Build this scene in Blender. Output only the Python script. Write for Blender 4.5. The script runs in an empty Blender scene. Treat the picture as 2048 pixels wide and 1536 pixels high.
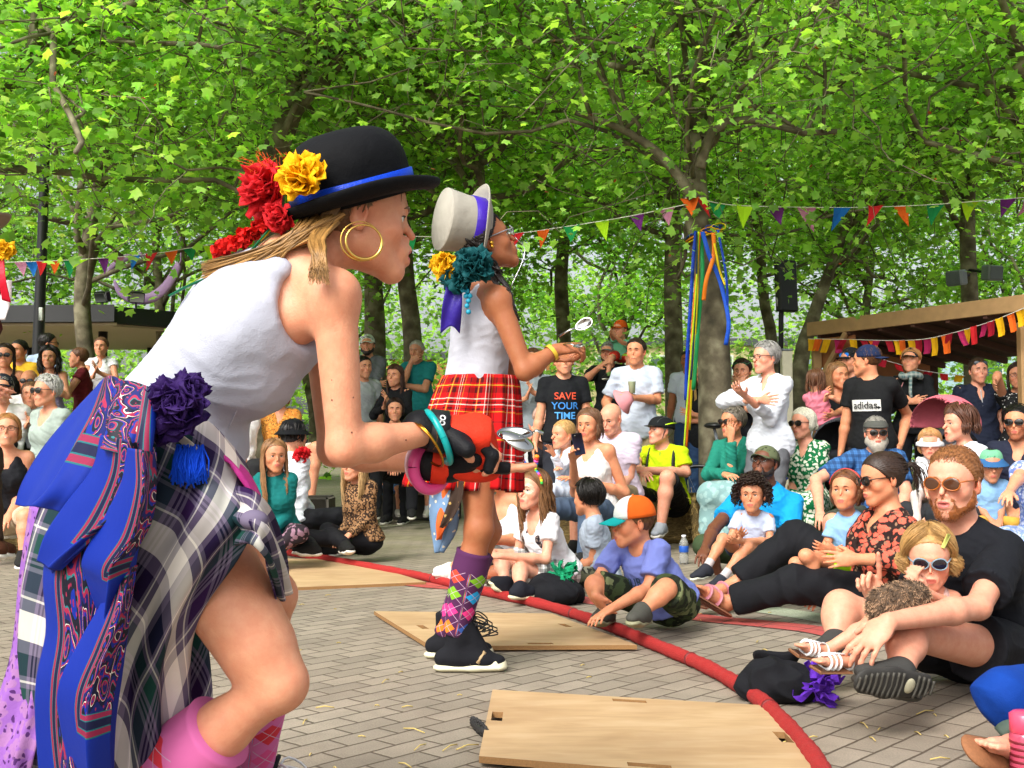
import bpy, math, random
import numpy as np
from mathutils import Vector, Matrix
R_ = math.radians
rng = np.random.default_rng(7)
random.seed(7)
scene = bpy.context.scene
COL = scene.collection

# ------------------------------------------------------------ camera, world, sun, exposure
CAMH, FPX, HORIZ = 0.85, 2250.0, 890.0
PITCH = math.atan((HORIZ - 768.0) / FPX)
cd = bpy.data.cameras.new('camera'); cam = bpy.data.objects.new('camera', cd); COL.objects.link(cam)
cd.sensor_width = 36.0; cd.lens = 36.0 * FPX / 2048.0
cd.clip_start = 0.05; cd.clip_end = 900.0
cam.location = (0, 0, CAMH); cam.rotation_euler = (math.pi / 2 + PITCH, 0, 0)
scene.camera = cam
SUN_EL, SUN_AZ = R_(44), R_(212)      # azimuth clockwise from +Y (behind the camera, to the left)
w = bpy.data.worlds.new('World'); scene.world = w; w.use_nodes = True
nt = w.node_tree; bg = nt.nodes['Background']
sky = nt.nodes.new('ShaderNodeTexSky'); sky.sky_type = 'NISHITA'; sky.sun_disc = False
sky.sun_elevation = SUN_EL; sky.sun_rotation = SUN_AZ
sky.air_density = 1.0; sky.dust_density = 6.0; sky.ozone_density = 0.6; sky.altitude = 50
hsv = nt.nodes.new('ShaderNodeHueSaturation'); hsv.inputs['Saturation'].default_value = 0.35
nt.links.new(sky.outputs[0], hsv.inputs['Color']); nt.links.new(hsv.outputs[0], bg.inputs[0])
bg.inputs[1].default_value = 0.15
sd = bpy.data.lights.new('sun', 'SUN'); sd.energy = 1.4; sd.angle = R_(20); sd.color = (1, 0.96, 0.9)
so = bpy.data.objects.new('sun', sd); COL.objects.link(so)
sdir = Vector((math.sin(SUN_AZ) * math.cos(SUN_EL), math.cos(SUN_AZ) * math.cos(SUN_EL), math.sin(SUN_EL)))
so.rotation_euler = sdir.to_track_quat('Z', 'Y').to_euler(); so.location = sdir * 30
vs = scene.view_settings; vs.view_transform = 'Standard'; vs.look = 'None'; vs.gamma = 1; vs.exposure = 0.8
scene.cycles.max_bounces = 6; scene.cycles.diffuse_bounces = 3; scene.cycles.glossy_bounces = 2
scene.cycles.transmission_bounces = 4; scene.cycles.transparent_max_bounces = 8
scene.cycles.caustics_reflective = False; scene.cycles.caustics_refractive = False

# ------------------------------------------------------------ pixel helpers (photo is 2048 x 1536)
CP, SP = math.cos(PITCH), math.sin(PITCH)
def W(px, py, d):
    x = (px - 1024.0) / FPX * d; y = -(py - 768.0) / FPX * d
    return np.array([x, d * CP - y * SP, CAMH + y * CP + d * SP])
def G(px, py, z=0.0):
    v = W(px, py, 1.0) - np.array([0, 0, CAMH]); t = (z - CAMH) / v[2]
    return np.array([0, 0, CAMH]) + v * t
def nrm(v):
    v = np.asarray(v, float); return v / (np.linalg.norm(v) + 1e-12)

def lin(h):
    if isinstance(h, str):
        h = h.lstrip('#'); c = [int(h[i:i + 2], 16) / 255 for i in (0, 2, 4)]
        return tuple((x / 12.92 if x <= .04045 else ((x + .055) / 1.055) ** 2.4) for x in c)
    return tuple(h[:3])

# ------------------------------------------------------------ objects
def tag(o, label=None, cat=None, group=None, kind=None):
    if label: o['label'] = label
    if cat: o['category'] = cat
    if group: o['group'] = group
    if kind: o['kind'] = kind
    return o
def empty(name, loc, label, cat, group=None):
    o = bpy.data.objects.new(name, None); COL.objects.link(o); o.location = tuple(float(v) for v in loc)
    o.empty_display_size = .1
    return tag(o, label, cat, group)
def mesh_obj(name, V, F, mat, parent=None, smooth=True, origin=None, cols=None, uvs=None, mats=None, fm=None):
    """V (n,3) world coordinates, F list of faces or int array (m,k)."""
    V = np.asarray(V, float)
    if parent is not None: o0 = np.array(parent.location) if parent.parent is None else np.array(parent.location) + np.array(parent.parent.location)
    elif origin is not None: o0 = np.asarray(origin, float)
    else: o0 = np.zeros(3)
    me = bpy.data.meshes.new(name)
    P = (V - o0).astype(np.float32)
    if isinstance(F, np.ndarray):
        n, k = F.shape
        me.vertices.add(len(P)); me.vertices.foreach_set('co', P.ravel())
        me.loops.add(n * k); me.loops.foreach_set('vertex_index', F.astype(np.int32).ravel())
        me.polygons.add(n); me.polygons.foreach_set('loop_start', np.arange(0, n * k, k, dtype=np.int32))
        try: me.polygons.foreach_set('loop_total', np.full(n, k, np.int32))
        except Exception: pass
    else:
        me.from_pydata([tuple(p) for p in P.tolist()], [], [tuple(f) for f in F])
    me.update(calc_edges=True)
    if smooth: me.polygons.foreach_set('use_smooth', np.ones(len(me.polygons), bool))
    if cols is None and mat is not None and mat.name.startswith(('hair', 'skin')): cols = np.ones((len(P), 3))
    if cols is not None:
        a = me.color_attributes.new('col', 'FLOAT_COLOR', 'POINT')
        c = np.ones((len(P), 4), np.float32); c[:, :3] = cols; a.data.foreach_set('color', c.ravel())
    if uvs is not None:
        ul = me.uv_layers.new(name='uv'); li = np.zeros(len(me.loops), np.int32)
        me.loops.foreach_get('vertex_index', li); ul.data.foreach_set('uv', np.asarray(uvs, np.float32)[li].ravel())
    for m in (mats or [mat]): me.materials.append(m)
    if fm is not None: me.polygons.foreach_set('material_index', np.asarray(fm, np.int32))
    me.validate()
    o = bpy.data.objects.new(name, me); COL.objects.link(o)
    if parent is not None:
        o.parent = parent
    o.location = (0, 0, 0) if parent is not None else tuple(float(v) for v in o0)
    return o

class MB:
    """mesh builder: collects shapes in world coordinates"""
    def __init__(s): s.V = []; s.F = []; s.n = 0; s.M = []; s.U = []
    def add(s, V, F, mi=0, U=None):
        V = np.asarray(V, float); s.V.append(V); s.F += [tuple(int(i) + s.n for i in f) for f in F]
        s.M += [mi] * len(F); s.U.append(np.zeros((len(V), 2)) if U is None else np.asarray(U, float)); s.n += len(V); return s
    def box(s, c, size, Rm=None, mi=0, bev=0.0):
        c = np.asarray(c, float); h = np.asarray(size, float) / 2
        Rm = np.eye(3) if Rm is None else Rm
        b = min(bev, min(h) * .9)
        if b <= 0:
            V = [[x, y, z] for x in (-1, 1) for y in (-1, 1) for z in (-1, 1)]; V = np.array(V) * h
            F = [(0, 1, 3, 2), (4, 6, 7, 5), (0, 4, 5, 1), (2, 3, 7, 6), (0, 2, 6, 4), (1, 5, 7, 3)]
            return s.add(V @ Rm.T + c, F, mi)
        V = []; 
        for x in (-1, 1):
            for y in (-1, 1):
                for z in (-1, 1):
                    e = np.array([x, y, z])
                    for ax in range(3):
                        v = e * (h - b); v[ax] = e[ax] * h[ax]; V.append(v)
        idx = lambda x, y, z, a: ((x > 0) * 4 + (y > 0) * 2 + (z > 0)) * 3 + a
        F = []
        for a in range(3):
            u, v = (a + 1) % 3, (a + 2) % 3
            for sg in (-1, 1):
                q = []
                for (p, r) in ((-1, -1), (1, -1), (1, 1), (-1, 1)):
                    e = [0, 0, 0]; e[a] = sg; e[u] = p; e[v] = r; q.append(idx(*e, a))
                F.append(tuple(q if sg > 0 else q[::-1]))
            for p in (-1, 1):
                for r in (-1, 1):
                    e1 = [0, 0, 0]; e1[u] = p; e1[v] = r; e1[a] = -1; e2 = list(e1); e2[a] = 1
                    F.append((idx(*e1, u), idx(*e2, u), idx(*e2, v), idx(*e1, v)))
        for x in (-1, 1):
            for y in (-1, 1):
                for z in (-1, 1): F.append((idx(x, y, z, 0), idx(x, y, z, 1), idx(x, y, z, 2)))
        return s.add(np.array(V) @ Rm.T + c, F, mi)
    def tube(s, pts, rad, n=8, mi=0, cap=True, flat=1.0, up=None):
        pts = np.asarray(pts, float); m = len(pts); rad = np.broadcast_to(np.asarray(rad, float), (m,))
        T = np.gradient(pts, axis=0); T /= np.linalg.norm(T, axis=1, keepdims=True) + 1e-12
        a = np.array([0, 0, 1.]) if up is None else nrm(up)
        if up is None and abs(T[0] @ a) > .9: a = np.array([1., 0, 0])
        V = []; N = a - T[0] * (a @ T[0]); N = nrm(N)
        an = np.arange(n) * 2 * math.pi / n
        U = []
        for i in range(m):
            N = N - T[i] * (N @ T[i]); N = nrm(N); B = np.cross(T[i], N)
            V.append(pts[i] + rad[i] * (np.outer(np.cos(an), N) * flat + np.outer(np.sin(an), B)))
            U.append(np.stack([np.arange(n) / n, np.full(n, i / max(1, m - 1))], 1))
        F = [(i * n + j, i * n + (j + 1) % n, (i + 1) * n + (j + 1) % n, (i + 1) * n + j) for i in range(m - 1) for j in range(n)]
        if cap: F += [tuple(range(n))[::-1], tuple((m - 1) * n + j for j in range(n))]
        return s.add(np.concatenate(V), F, mi, np.concatenate(U))
    def sphere(s, c, r, Rm=None, nu=16, nv=10, mi=0):
        r = np.broadcast_to(np.asarray(r, float), (3,)); Rm = np.eye(3) if Rm is None else Rm
        V = [[0, 0, 1]]
        for i in range(1, nv):
            t = math.pi * i / nv
            for j in range(nu): p = 2 * math.pi * j / nu; V.append([math.sin(t) * math.cos(p), math.sin(t) * math.sin(p), math.cos(t)])
        V.append([0, 0, -1]); F = [(0, 1 + j, 1 + (j + 1) % nu) for j in range(nu)]
        for i in range(nv - 2):
            for j in range(nu): a = 1 + i * nu; F.append((a + j, a + nu + j, a + nu + (j + 1) % nu, a + (j + 1) % nu))
        a = 1 + (nv - 2) * nu; F += [(a + j, len(V) - 1, a + (j + 1) % nu) for j in range(nu)]
        return s.add(np.array(V) * r @ Rm.T + np.asarray(c), F, mi)
    def lathe(s, c, prof, Rm=None, n=32, mi=0, sx=1.0, sy=1.0, warp=None):
        """prof: list of (r,z) along axis Rm[:,2]"""
        Rm = np.eye(3) if Rm is None else Rm; V = []
        for (r, z) in prof:
            for j in range(n):
                a = 2 * math.pi * j / n; v = [r * math.cos(a) * sx, r * math.sin(a) * sy, z]
                if warp: v = warp(v, a, r, z)
                V.append(v)
        m = len(prof); F = [(i * n + j, i * n + (j + 1) % n, (i + 1) * n + (j + 1) % n, (i + 1) * n + j) for i in range(m - 1) for j in range(n)]
        if prof[0][0] > 1e-6 : F.append(tuple(range(n))[::-1])
        if prof[-1][0] > 1e-6: F.append(tuple((m - 1) * n + j for j in range(n)))
        return s.add(np.array(V) @ Rm.T + np.asarray(c), F, mi)
    def obj(s, name, mat, parent=None, smooth=True, origin=None, uv=False, mats=None, cols=None):
        V = np.concatenate(s.V)
        return mesh_obj(name, V, s.F, mat, parent, smooth, origin, uvs=np.concatenate(s.U) if uv else None, mats=mats, fm=s.M if mats else None, cols=cols)

# ------------------------------------------------------------ spline / cloth patch
def cr(P, n):
    """Catmull-Rom resample of control points P (m,k) to n samples"""
    P = np.asarray(P, float); m = len(P)
    if m == 2: t = np.linspace(0, 1, n)[:, None]; return P[0] * (1 - t) + P[1] * t
    Q = np.concatenate([[2 * P[0] - P[1]], P, [2 * P[-1] - P[-2]]]); t = np.linspace(0, m - 1 - 1e-9, n); i = t.astype(int); f = (t - i)[:, None]
    a, b, c, d = Q[i], Q[i + 1], Q[i + 2], Q[i + 3]
    return .5 * (2 * b + (c - a) * f + (2 * a - 5 * b + 4 * c - d) * f * f + (3 * b - a - 3 * c + d) * f ** 3)
def patch(name, rows, mat, parent, nu=60, nv=80, fold=None, thick=.002, uvs=(1, 1), world=False, uvfun=None):
    """rows: list of rows of (px,py,d); each row any number of points; u along a row, v down the rows"""
    A = np.array([cr([(p if world else W(*p)) for p in r], nu) for r in rows])
    S = np.stack([cr(A[:, i], nv) for i in range(nu)], 1)          # nv,nu,3
    U, Vv = np.meshgrid(np.linspace(0, 1, nu), np.linspace(0, 1, nv))
    if fold is not None:
        du = np.gradient(S, axis=1); dv = np.gradient(S, axis=0); N = np.cross(du, dv); N /= np.linalg.norm(N, axis=2, keepdims=True) + 1e-12
        if N[..., 1].mean() > 0: N = -N                            # towards the camera side
        S = S + N * fold(U, Vv)[..., None]
    F = np.array([(i * nu + j, i * nu + j + 1, (i + 1) * nu + j + 1, (i + 1) * nu + j) for i in range(nv - 1) for j in range(nu - 1)])
    if uvfun: uvv = uvfun(U, Vv)
    else: uvv = np.stack([U * uvs[0], Vv * uvs[1]], -1)
    o = mesh_obj(name, S.reshape(-1, 3), F, mat, parent, uvs=uvv.reshape(-1, 2))
    if thick:
        m = o.modifiers.new('solid', 'SOLIDIFY'); m.thickness = thick; m.offset = 0
    return o

# ------------------------------------------------------------ materials
_mc = {}
def new_mat(name):
    m = bpy.data.materials.new(name); m.use_nodes = True; n = m.node_tree; b = n.nodes['Principled BSDF']; return m, n, b
def N(nt, t, **kw):
    n = nt.nodes.new('ShaderNode' + t)
    for k, v in kw.items():
        if hasattr(n, k): setattr(n, k, v)
        else:
            n.inputs[k].default_value = v
    return n
def L(nt, a, b): nt.links.new(a, b)
def ramp(nt, fac, stops, interp='LINEAR'):
    r = nt.nodes.new('ShaderNodeValToRGB'); r.color_ramp.interpolation = interp
    e = r.color_ramp.elements
    while len(e) < len(stops): e.new(.5)
    for x, (p, c) in zip(e, stops): x.position = p; x.color = (*lin(c), 1)
    L(nt, fac, r.inputs[0]); return r.outputs[0]
def mixc(nt, fac, a, b, mode='MIX'):
    m = nt.nodes.new('ShaderNodeMix'); m.data_type = 'RGBA'; m.blend_type = mode; m.clamp_result = False
    for i, v in ((0, fac), (6, a), (7, b)):
        if hasattr(v, 'is_output'): L(nt, v, m.inputs[i])
        elif i == 0: m.inputs[0].default_value = v
        else: m.inputs[i].default_value = (*lin(v), 1)
    return m.outputs[2]
def mth(nt, op, a, b=None, c=None):
    m = nt.nodes.new('ShaderNodeMath'); m.operation = op
    for i, v in enumerate((a, b, c)):
        if v is None: continue
        if hasattr(v, 'is_output'): L(nt, v, m.inputs[i])
        else: m.inputs[i].default_value = v
    return m.outputs[0]
def bump(nt, b, h, strength=.3, dist=.01):
    n = N(nt, 'Bump'); n.inputs['Strength'].default_value = strength; n.inputs['Distance'].default_value = dist
    L(nt, h, n.inputs['Height']); L(nt, n.outputs[0], b.inputs['Normal'])
def plain(name, color, rough=.6, metal=0.0, var=.12, scale=30, bmp=.15, spec=None, coat=0):
    key = (name, color, rough)
    if key in _mc: return _mc[key]
    m, n, b = new_mat(name); c = lin(color)
    t = N(n, 'TexCoord'); no = N(n, 'TexNoise'); no.inputs['Scale'].default_value = scale; no.inputs['Detail'].default_value = 4
    L(n, t.outputs['Object'], no.inputs['Vector'])
    lo = tuple(x * (1 - var) for x in c); hi = tuple(min(1, x * (1 + var)) for x in c)
    L(n, mixc(n, no.outputs[0], lo, hi), b.inputs['Base Color'])
    b.inputs['Roughness'].default_value = rough; b.inputs['Metallic'].default_value = metal
    if spec is not None: b.inputs['Specular IOR Level'].default_value = spec
    if coat: b.inputs['Coat Weight'].default_value = coat
    if bmp: bump(n, b, no.outputs[0], bmp, .004)
    _mc[key] = m; return m
def cloth(color, name='cloth', pat=None, scale=1.0, c2=None, c3=None, rough=.85, uv=False):
    """cotton with weave; pat: None|'plaid'|'floral'|'leopard'|'stripe'|'dots'|'camo'|'paisley'|'marl'"""
    key = ('cloth', name, str(color), pat, scale, str(c2), str(c3), uv)
    if key in _mc: return _mc[key]
    m, n, b = new_mat(name); c = lin(color)
    t = N(n, 'TexCoord'); vec = t.outputs['UV'] if uv else t.outputs['Object']
    no = N(n, 'TexNoise'); no.inputs['Scale'].default_value = 9; no.inputs['Detail'].default_value = 6; L(n, t.outputs['Object'], no.inputs['Vector'])
    base = mixc(n, no.outputs[0], tuple(x * .86 for x in c), tuple(min(1, x * 1.1) for x in c))
    if pat in ('floral', 'leopard', 'dots', 'camo', 'marl'):
        v = N(n, 'TexVoronoi'); v.inputs['Scale'].default_value = 22 * scale
        wn = N(n, 'TexNoise'); wn.inputs['Scale'].default_value = 14 * scale; wn.inputs['Detail'].default_value = 3; L(n, vec, wn.inputs['Vector'])
        va = n.nodes.new('ShaderNodeVectorMath'); va.operation = 'MULTIPLY_ADD'; L(n, wn.outputs['Color'], va.inputs[0]); va.inputs[1].default_value = (.07 / scale,) * 3; L(n, vec, va.inputs[2])
        L(n, va.outputs[0], v.inputs['Vector'])
        if pat == 'floral':
            f = ramp(n, v.outputs[0], [(0, '#ffffff'), (.42, '#ffffff'), (.5, '#000000')]); base = mixc(n, f, base, c2)
            if c3:
                v2 = N(n, 'TexVoronoi'); v2.inputs['Scale'].default_value = 34 * scale; L(n, va.outputs[0], v2.inputs['Vector'])
                base = mixc(n, ramp(n, v2.outputs[0], [(0, '#ffffff'), (.25, '#ffffff'), (.3, '#000000')]), base, c3)
        elif pat == 'leopard':
            f = ramp(n, v.outputs[0], [(0, '#000000'), (.28, '#000000'), (.34, '#ffffff'), (.55, '#ffffff'), (.6, '#000000')]); base = mixc(n, f, base, c2)
        elif pat == 'dots':
            f = ramp(n, v.outputs[0], [(0, '#ffffff'), (.2, '#ffffff'), (.24, '#000000')]); base = mixc(n, f, base, c2)
        elif pat == 'camo':
            f1 = ramp(n, wn.outputs[0], [(0, '#000000'), (.5, '#000000'), (.52, '#ffffff')]); base = mixc(n, f1, base, c2)
            w2 = N(n, 'TexNoise'); w2.inputs['Scale'].default_value = 11 * scale; L(n, va.outputs[0], w2.inputs['Vector'])
            base = mixc(n, ramp(n, w2.outputs[0], [(0, '#000000'), (.56, '#000000'), (.58, '#ffffff')]), base, c3 or '#111111')
        elif pat == 'marl':
            f = ramp(n, v.outputs[0], [(0, '#ffffff'), (.5, '#000000')]); base = mixc(n, f, base, c2)
    if pat in ('plaid', 'stripe'):
        sx = N(n, 'SeparateXYZ'); L(n, vec, sx.inputs[0]); f = None
        axes = (0, 1) if uv else (0, 2)
        for ax in (axes if pat == 'plaid' else (axes[1],)):
            q = mth(n, 'FRACT', mth(n, 'MULTIPLY', sx.outputs[ax], 16 * scale))
            wide = ramp(n, q, [(0, '#bbbbbb'), (.42, '#bbbbbb'), (.46, '#000000'), (.68, '#000000'), (.7, '#777777'), (.78, '#777777'), (.8, '#000000')], 'CONSTANT')
            f = wide if f is None else mixc(n, 1.0, f, wide, 'SCREEN')
        base = mixc(n, f, base, c2)
    L(n, base, b.inputs['Base Color']); b.inputs['Roughness'].default_value = rough
    b.inputs['Sheen Weight'].default_value = .0; b.inputs['Specular IOR Level'].default_value = .2
    wv = N(n, 'TexNoise'); wv.inputs['Scale'].default_value = 400; L(n, t.outputs['Object'], wv.inputs['Vector'])
    bump(n, b, mth(n, 'ADD', mth(n, 'MULTIPLY', no.outputs[0], 3.0), mth(n, 'MULTIPLY', wv.outputs[0], .2)), .55, .007)
    _mc[key] = m; return m
def skin_mat(color):
    key = ('skin', color)
    if key in _mc: return _mc[key]
    m, n, b = new_mat('skin'); c = lin(color)
    t = N(n, 'TexCoord'); no = N(n, 'TexNoise'); no.inputs['Scale'].default_value = 14; no.inputs['Detail'].default_value = 8; L(n, t.outputs['Object'], no.inputs['Vector'])
    at = N(n, 'Attribute'); at.attribute_name = 'col'
    base = mixc(n, no.outputs[0], tuple(x * y for x, y in zip(c, (.95, .80, .76))), tuple(min(1, x * y) for x, y in zip(c, (1.05, 1.12, 1.14))))
    n3 = N(n, 'TexNoise'); n3.inputs['Scale'].default_value = 48; n3.inputs['Detail'].default_value = 7; n3.inputs['Roughness'].default_value = .65; L(n, t.outputs['Object'], n3.inputs['Vector'])
    base = mixc(n, ramp(n, n3.outputs[0], [(.35, '#000000'), (.68, '#ffffff')]), mixc(n, 1.0, base, (.93, .82, .80), 'MULTIPLY'), base)
    L(n, mixc(n, 1.0, base, at.outputs['Color'], 'MULTIPLY'), b.inputs['Base Color'])
    b.inputs['Roughness'].default_value = .48; b.inputs['Specular IOR Level'].default_value = .35
    b.inputs['Subsurface Weight'].default_value = .18; b.inputs['Subsurface Radius'].default_value = (.02, .008, .004); b.inputs['Subsurface Scale'].default_value = .6
    n2 = N(n, 'TexNoise'); n2.inputs['Scale'].default_value = 260; n2.inputs['Detail'].default_value = 3; L(n, t.outputs['Object'], n2.inputs['Vector'])
    bump(n, b, mth(n, 'ADD', n2.outputs[0], mth(n, 'MULTIPLY', n3.outputs[0], .8)), .3, .0022)
    _mc[key] = m; return m
def hair_mat(color):
    key = ('hair', color)
    if key in _mc: return _mc[key]
    m, n, b = new_mat('hair'); c = lin(color)
    t = N(n, 'TexCoord'); no = N(n, 'TexNoise'); no.inputs['Scale'].default_value = 60; no.inputs['Detail'].default_value = 5; L(n, t.outputs['Object'], no.inputs['Vector'])
    at = N(n, 'Attribute'); at.attribute_name = 'col'
    base = mixc(n, no.outputs[0], tuple(x * .5 for x in c), tuple(min(1, x * 1.3) for x in c))
    L(n, mixc(n, 1.0, base, at.outputs['Color'], 'MULTIPLY'), b.inputs['Base Color'])
    b.inputs['Roughness'].default_value = .42; b.inputs['Specular IOR Level'].default_value = .35; b.inputs['Anisotropic'].default_value = .4
    bump(n, b, no.outputs[0], .3, .004)
    _mc[key] = m; return m

# ------------------------------------------------------------ signed distance volumes
class Vol:
    def __init__(s): s.P = []
    def cone(s, a, b, ra, rb, k=.02, op='+', clips=(), sq=None):
        s.P.append(('c', np.asarray(a, float), np.asarray(b, float), ra, rb, k, op, clips, sq)); return s
    def ell(s, c, r, Rm=None, k=.02, op='+', clips=()):
        s.P.append(('e', np.asarray(c, float), np.broadcast_to(np.asarray(r, float), (3,)), np.eye(3) if Rm is None else Rm, None, k, op, clips, None)); return s
    def grid(s, vox, LO=None, HI=None):
        lo = []; hi = []
        for p in s.P:
            if p[6] != '+': continue
            if p[0] == 'c': r = max(p[3], p[4]); lo.append(np.minimum(p[1], p[2]) - r); hi.append(np.maximum(p[1], p[2]) + r)
            else: e = np.sqrt(((p[3] * p[2]) ** 2).sum(1)); lo.append(p[1] - e); hi.append(p[1] + e)
        s.vox = vox; s.lo = np.min(lo, 0) - 3 * vox - .012; s.dim = np.ceil((np.max(hi, 0) + 3 * vox + .012 - s.lo) / vox).astype(int) + 1
        if LO is not None: s.lo = np.asarray(LO, float); s.dim = np.ceil((np.asarray(HI, float) - s.lo) / vox).astype(int) + 1
        s.g = np.full(s.dim, .08, np.float32)
        for (t, A, B, C, D, k, op, clips, sq) in s.P:
            m = k + 2.5 * vox
            if t == 'c': r = max(C, D); a = np.minimum(A, B) - r - m; b = np.maximum(A, B) + r + m
            else: e = np.sqrt(((C * B) ** 2).sum(1)); a = A - e - m; b = A + e + m
            i0 = np.clip(np.floor((a - s.lo) / vox).astype(int), 0, s.dim - 1); i1 = np.clip(np.ceil((b - s.lo) / vox).astype(int) + 1, 1, s.dim)
            if (i1 <= i0).any(): continue
            X = (s.lo[0] + np.arange(i0[0], i1[0]) * vox).astype(np.float32)[:, None, None]
            Y = (s.lo[1] + np.arange(i0[1], i1[1]) * vox).astype(np.float32)[None, :, None]
            Z = (s.lo[2] + np.arange(i0[2], i1[2]) * vox).astype(np.float32)[None, None, :]
            if t == 'c':
                ba = B - A; L2 = ba @ ba + 1e-12
                x, y, z = X - A[0], Y - A[1], Z - A[2]
                h = np.clip((x * ba[0] + y * ba[1] + z * ba[2]) / L2, 0, 1)
                dx, dy, dz = x - h * ba[0], y - h * ba[1], z - h * ba[2]
                if sq is not None:     # sq=(unit vector, factor): squash along a direction
                    q = (dx * sq[0][0] + dy * sq[0][1] + dz * sq[0][2]); extra = (1 / sq[1] ** 2 - 1) * q * q
                    d = np.sqrt(dx * dx + dy * dy + dz * dz + extra) - (C + (D - C) * h)
                else:
                    d = np.sqrt(dx * dx + dy * dy + dz * dz) - (C + (D - C) * h)
            else:
                x, y, z = X - A[0], Y - A[1], Z - A[2]; M = C.T
                p = [M[i][0] * x + M[i][1] * y + M[i][2] * z for i in range(3)]
                k0 = np.sqrt(sum((p[i] / B[i]) ** 2 for i in range(3))) + 1e-6; k1 = np.sqrt(sum((p[i] / B[i] ** 2) ** 2 for i in range(3))) + 1e-6
                d = k0 * (k0 - 1) / k1
            for (q, nn) in clips:
                d = np.maximum(d, (X - q[0]) * nn[0] + (Y - q[1]) * nn[1] + (Z - q[2]) * nn[2])
            sl = tuple(slice(i0[i], i1[i]) for i in range(3)); g = s.g[sl]
            if op == '+': h = np.maximum(k - np.abs(g - d), 0) / max(k, 1e-6); s.g[sl] = np.minimum(g, d) - h * h * k * .25
            elif op == '-': d = -d; h = np.maximum(k - np.abs(g - d), 0) / max(k, 1e-6); s.g[sl] = np.maximum(g, d) + h * h * k * .25
        return s
    def sample(s, P):
        q = (np.asarray(P) - s.lo) / s.vox; i = np.clip(np.floor(q).astype(int), 0, s.dim - 2); f = np.clip(q - i, 0, 1); r = 0
        for a in (0, 1):
            for b in (0, 1):
                for c in (0, 1):
                    r = r + s.g[i[..., 0] + a, i[..., 1] + b, i[..., 2] + c] * (f[..., 0] if a else 1 - f[..., 0]) * (f[..., 1] if b else 1 - f[..., 1]) * (f[..., 2] if c else 1 - f[..., 2])
        return r
    def hit(s, P, D, maxd=.3, step=.002):
        """first surface crossing from P along D"""
        P = np.asarray(P, float); t = np.arange(0, maxd, step); v = s.sample(P + t[:, None] * nrm(D)); i = np.argmax(v < 0)
        return P + nrm(D) * t[i] if v[i] < 0 else None
    def mesh(s):
        g = s.g; sg = g < 0; dim = s.dim
        cm = np.zeros(dim - 1, bool); a0 = sg[:-1, :-1, :-1]
        for a in (0, 1):
            for b in (0, 1):
                for c in (0, 1):
                    if a + b + c: cm |= sg[a:dim[0] - 1 + a, b:dim[1] - 1 + b, c:dim[2] - 1 + c] != a0
        ci = np.argwhere(cm); idx = np.full(dim - 1, -1, np.int32); idx[cm] = np.arange(len(ci))
        acc = np.zeros((len(ci), 3)); cnt = np.zeros(len(ci))
        cor = {(a, b, c): g[ci[:, 0] + a, ci[:, 1] + b, ci[:, 2] + c] for a in (0, 1) for b in (0, 1) for c in (0, 1)}
        for ax in range(3):
            o = [i for i in range(3) if i != ax]
            for u in (0, 1):
                for v in (0, 1):
                    k0 = [0, 0, 0]; k0[o[0]] = u; k0[o[1]] = v; k1 = list(k0); k1[ax] = 1
                    p, q = cor[tuple(k0)], cor[tuple(k1)]; m = (p < 0) != (q < 0); t = np.where(m, p / np.where(m, p - q, 1), 0)
                    e = np.array(k0, float)[None, :].repeat(len(ci), 0); e[:, ax] = t; acc[m] += e[m]; cnt[m] += 1
        V = s.lo + (ci + acc / np.maximum(cnt, 1)[:, None]) * s.vox
        F = []
        for ax in range(3):
            o = [i for i in range(3) if i != ax]
            s0 = [slice(None)] * 3; s1 = [slice(None)] * 3; s0[ax] = slice(0, dim[ax] - 1); s1[ax] = slice(1, dim[ax])
            e = np.argwhere(sg[tuple(s0)] != sg[tuple(s1)])
            e = e[(e[:, o[0]] > 0) & (e[:, o[1]] > 0) & (e[:, o[0]] < dim[o[0]] - 1) & (e[:, o[1]] < dim[o[1]] - 1)]
            q = []
            for (u, v) in ((-1, -1), (0, -1), (0, 0), (-1, 0)):
                c = e.copy(); c[:, o[0]] += u; c[:, o[1]] += v; q.append(idx[c[:, 0], c[:, 1], c[:, 2]])
            q = np.stack(q, 1); fl = sg[e[:, 0], e[:, 1], e[:, 2]]
            if ax == 1: fl = ~fl
            q[~fl] = q[~fl][:, ::-1]; F.append(q)
        F = np.concatenate(F); F = F[(F >= 0).all(1)]
        return V, F
def vnorm(V, F):
    n = np.cross(V[F[:, 2]] - V[F[:, 0]], V[F[:, 3]] - V[F[:, 1]]); out = np.zeros_like(V)
    for i in range(4):
        for c in range(3): out[:, c] += np.bincount(F[:, i], n[:, c], len(V))
    return out / (np.linalg.norm(out, axis=1, keepdims=True) + 1e-12)
def relax(V, F, it=2, lam=.5):
    """Laplacian smoothing along quad edges"""
    e = np.concatenate([F[:, [0, 1]], F[:, [1, 2]], F[:, [2, 3]], F[:, [3, 0]]]); e = np.concatenate([e, e[:, ::-1]])
    n = np.bincount(e[:, 0], minlength=len(V)).astype(float)[:, None]
    for _ in range(it):
        a = np.stack([np.bincount(e[:, 0], V[e[:, 1], c], len(V)) for c in range(3)], 1); V = V + lam * (a / np.maximum(n, 1) - V)
    return V
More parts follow.
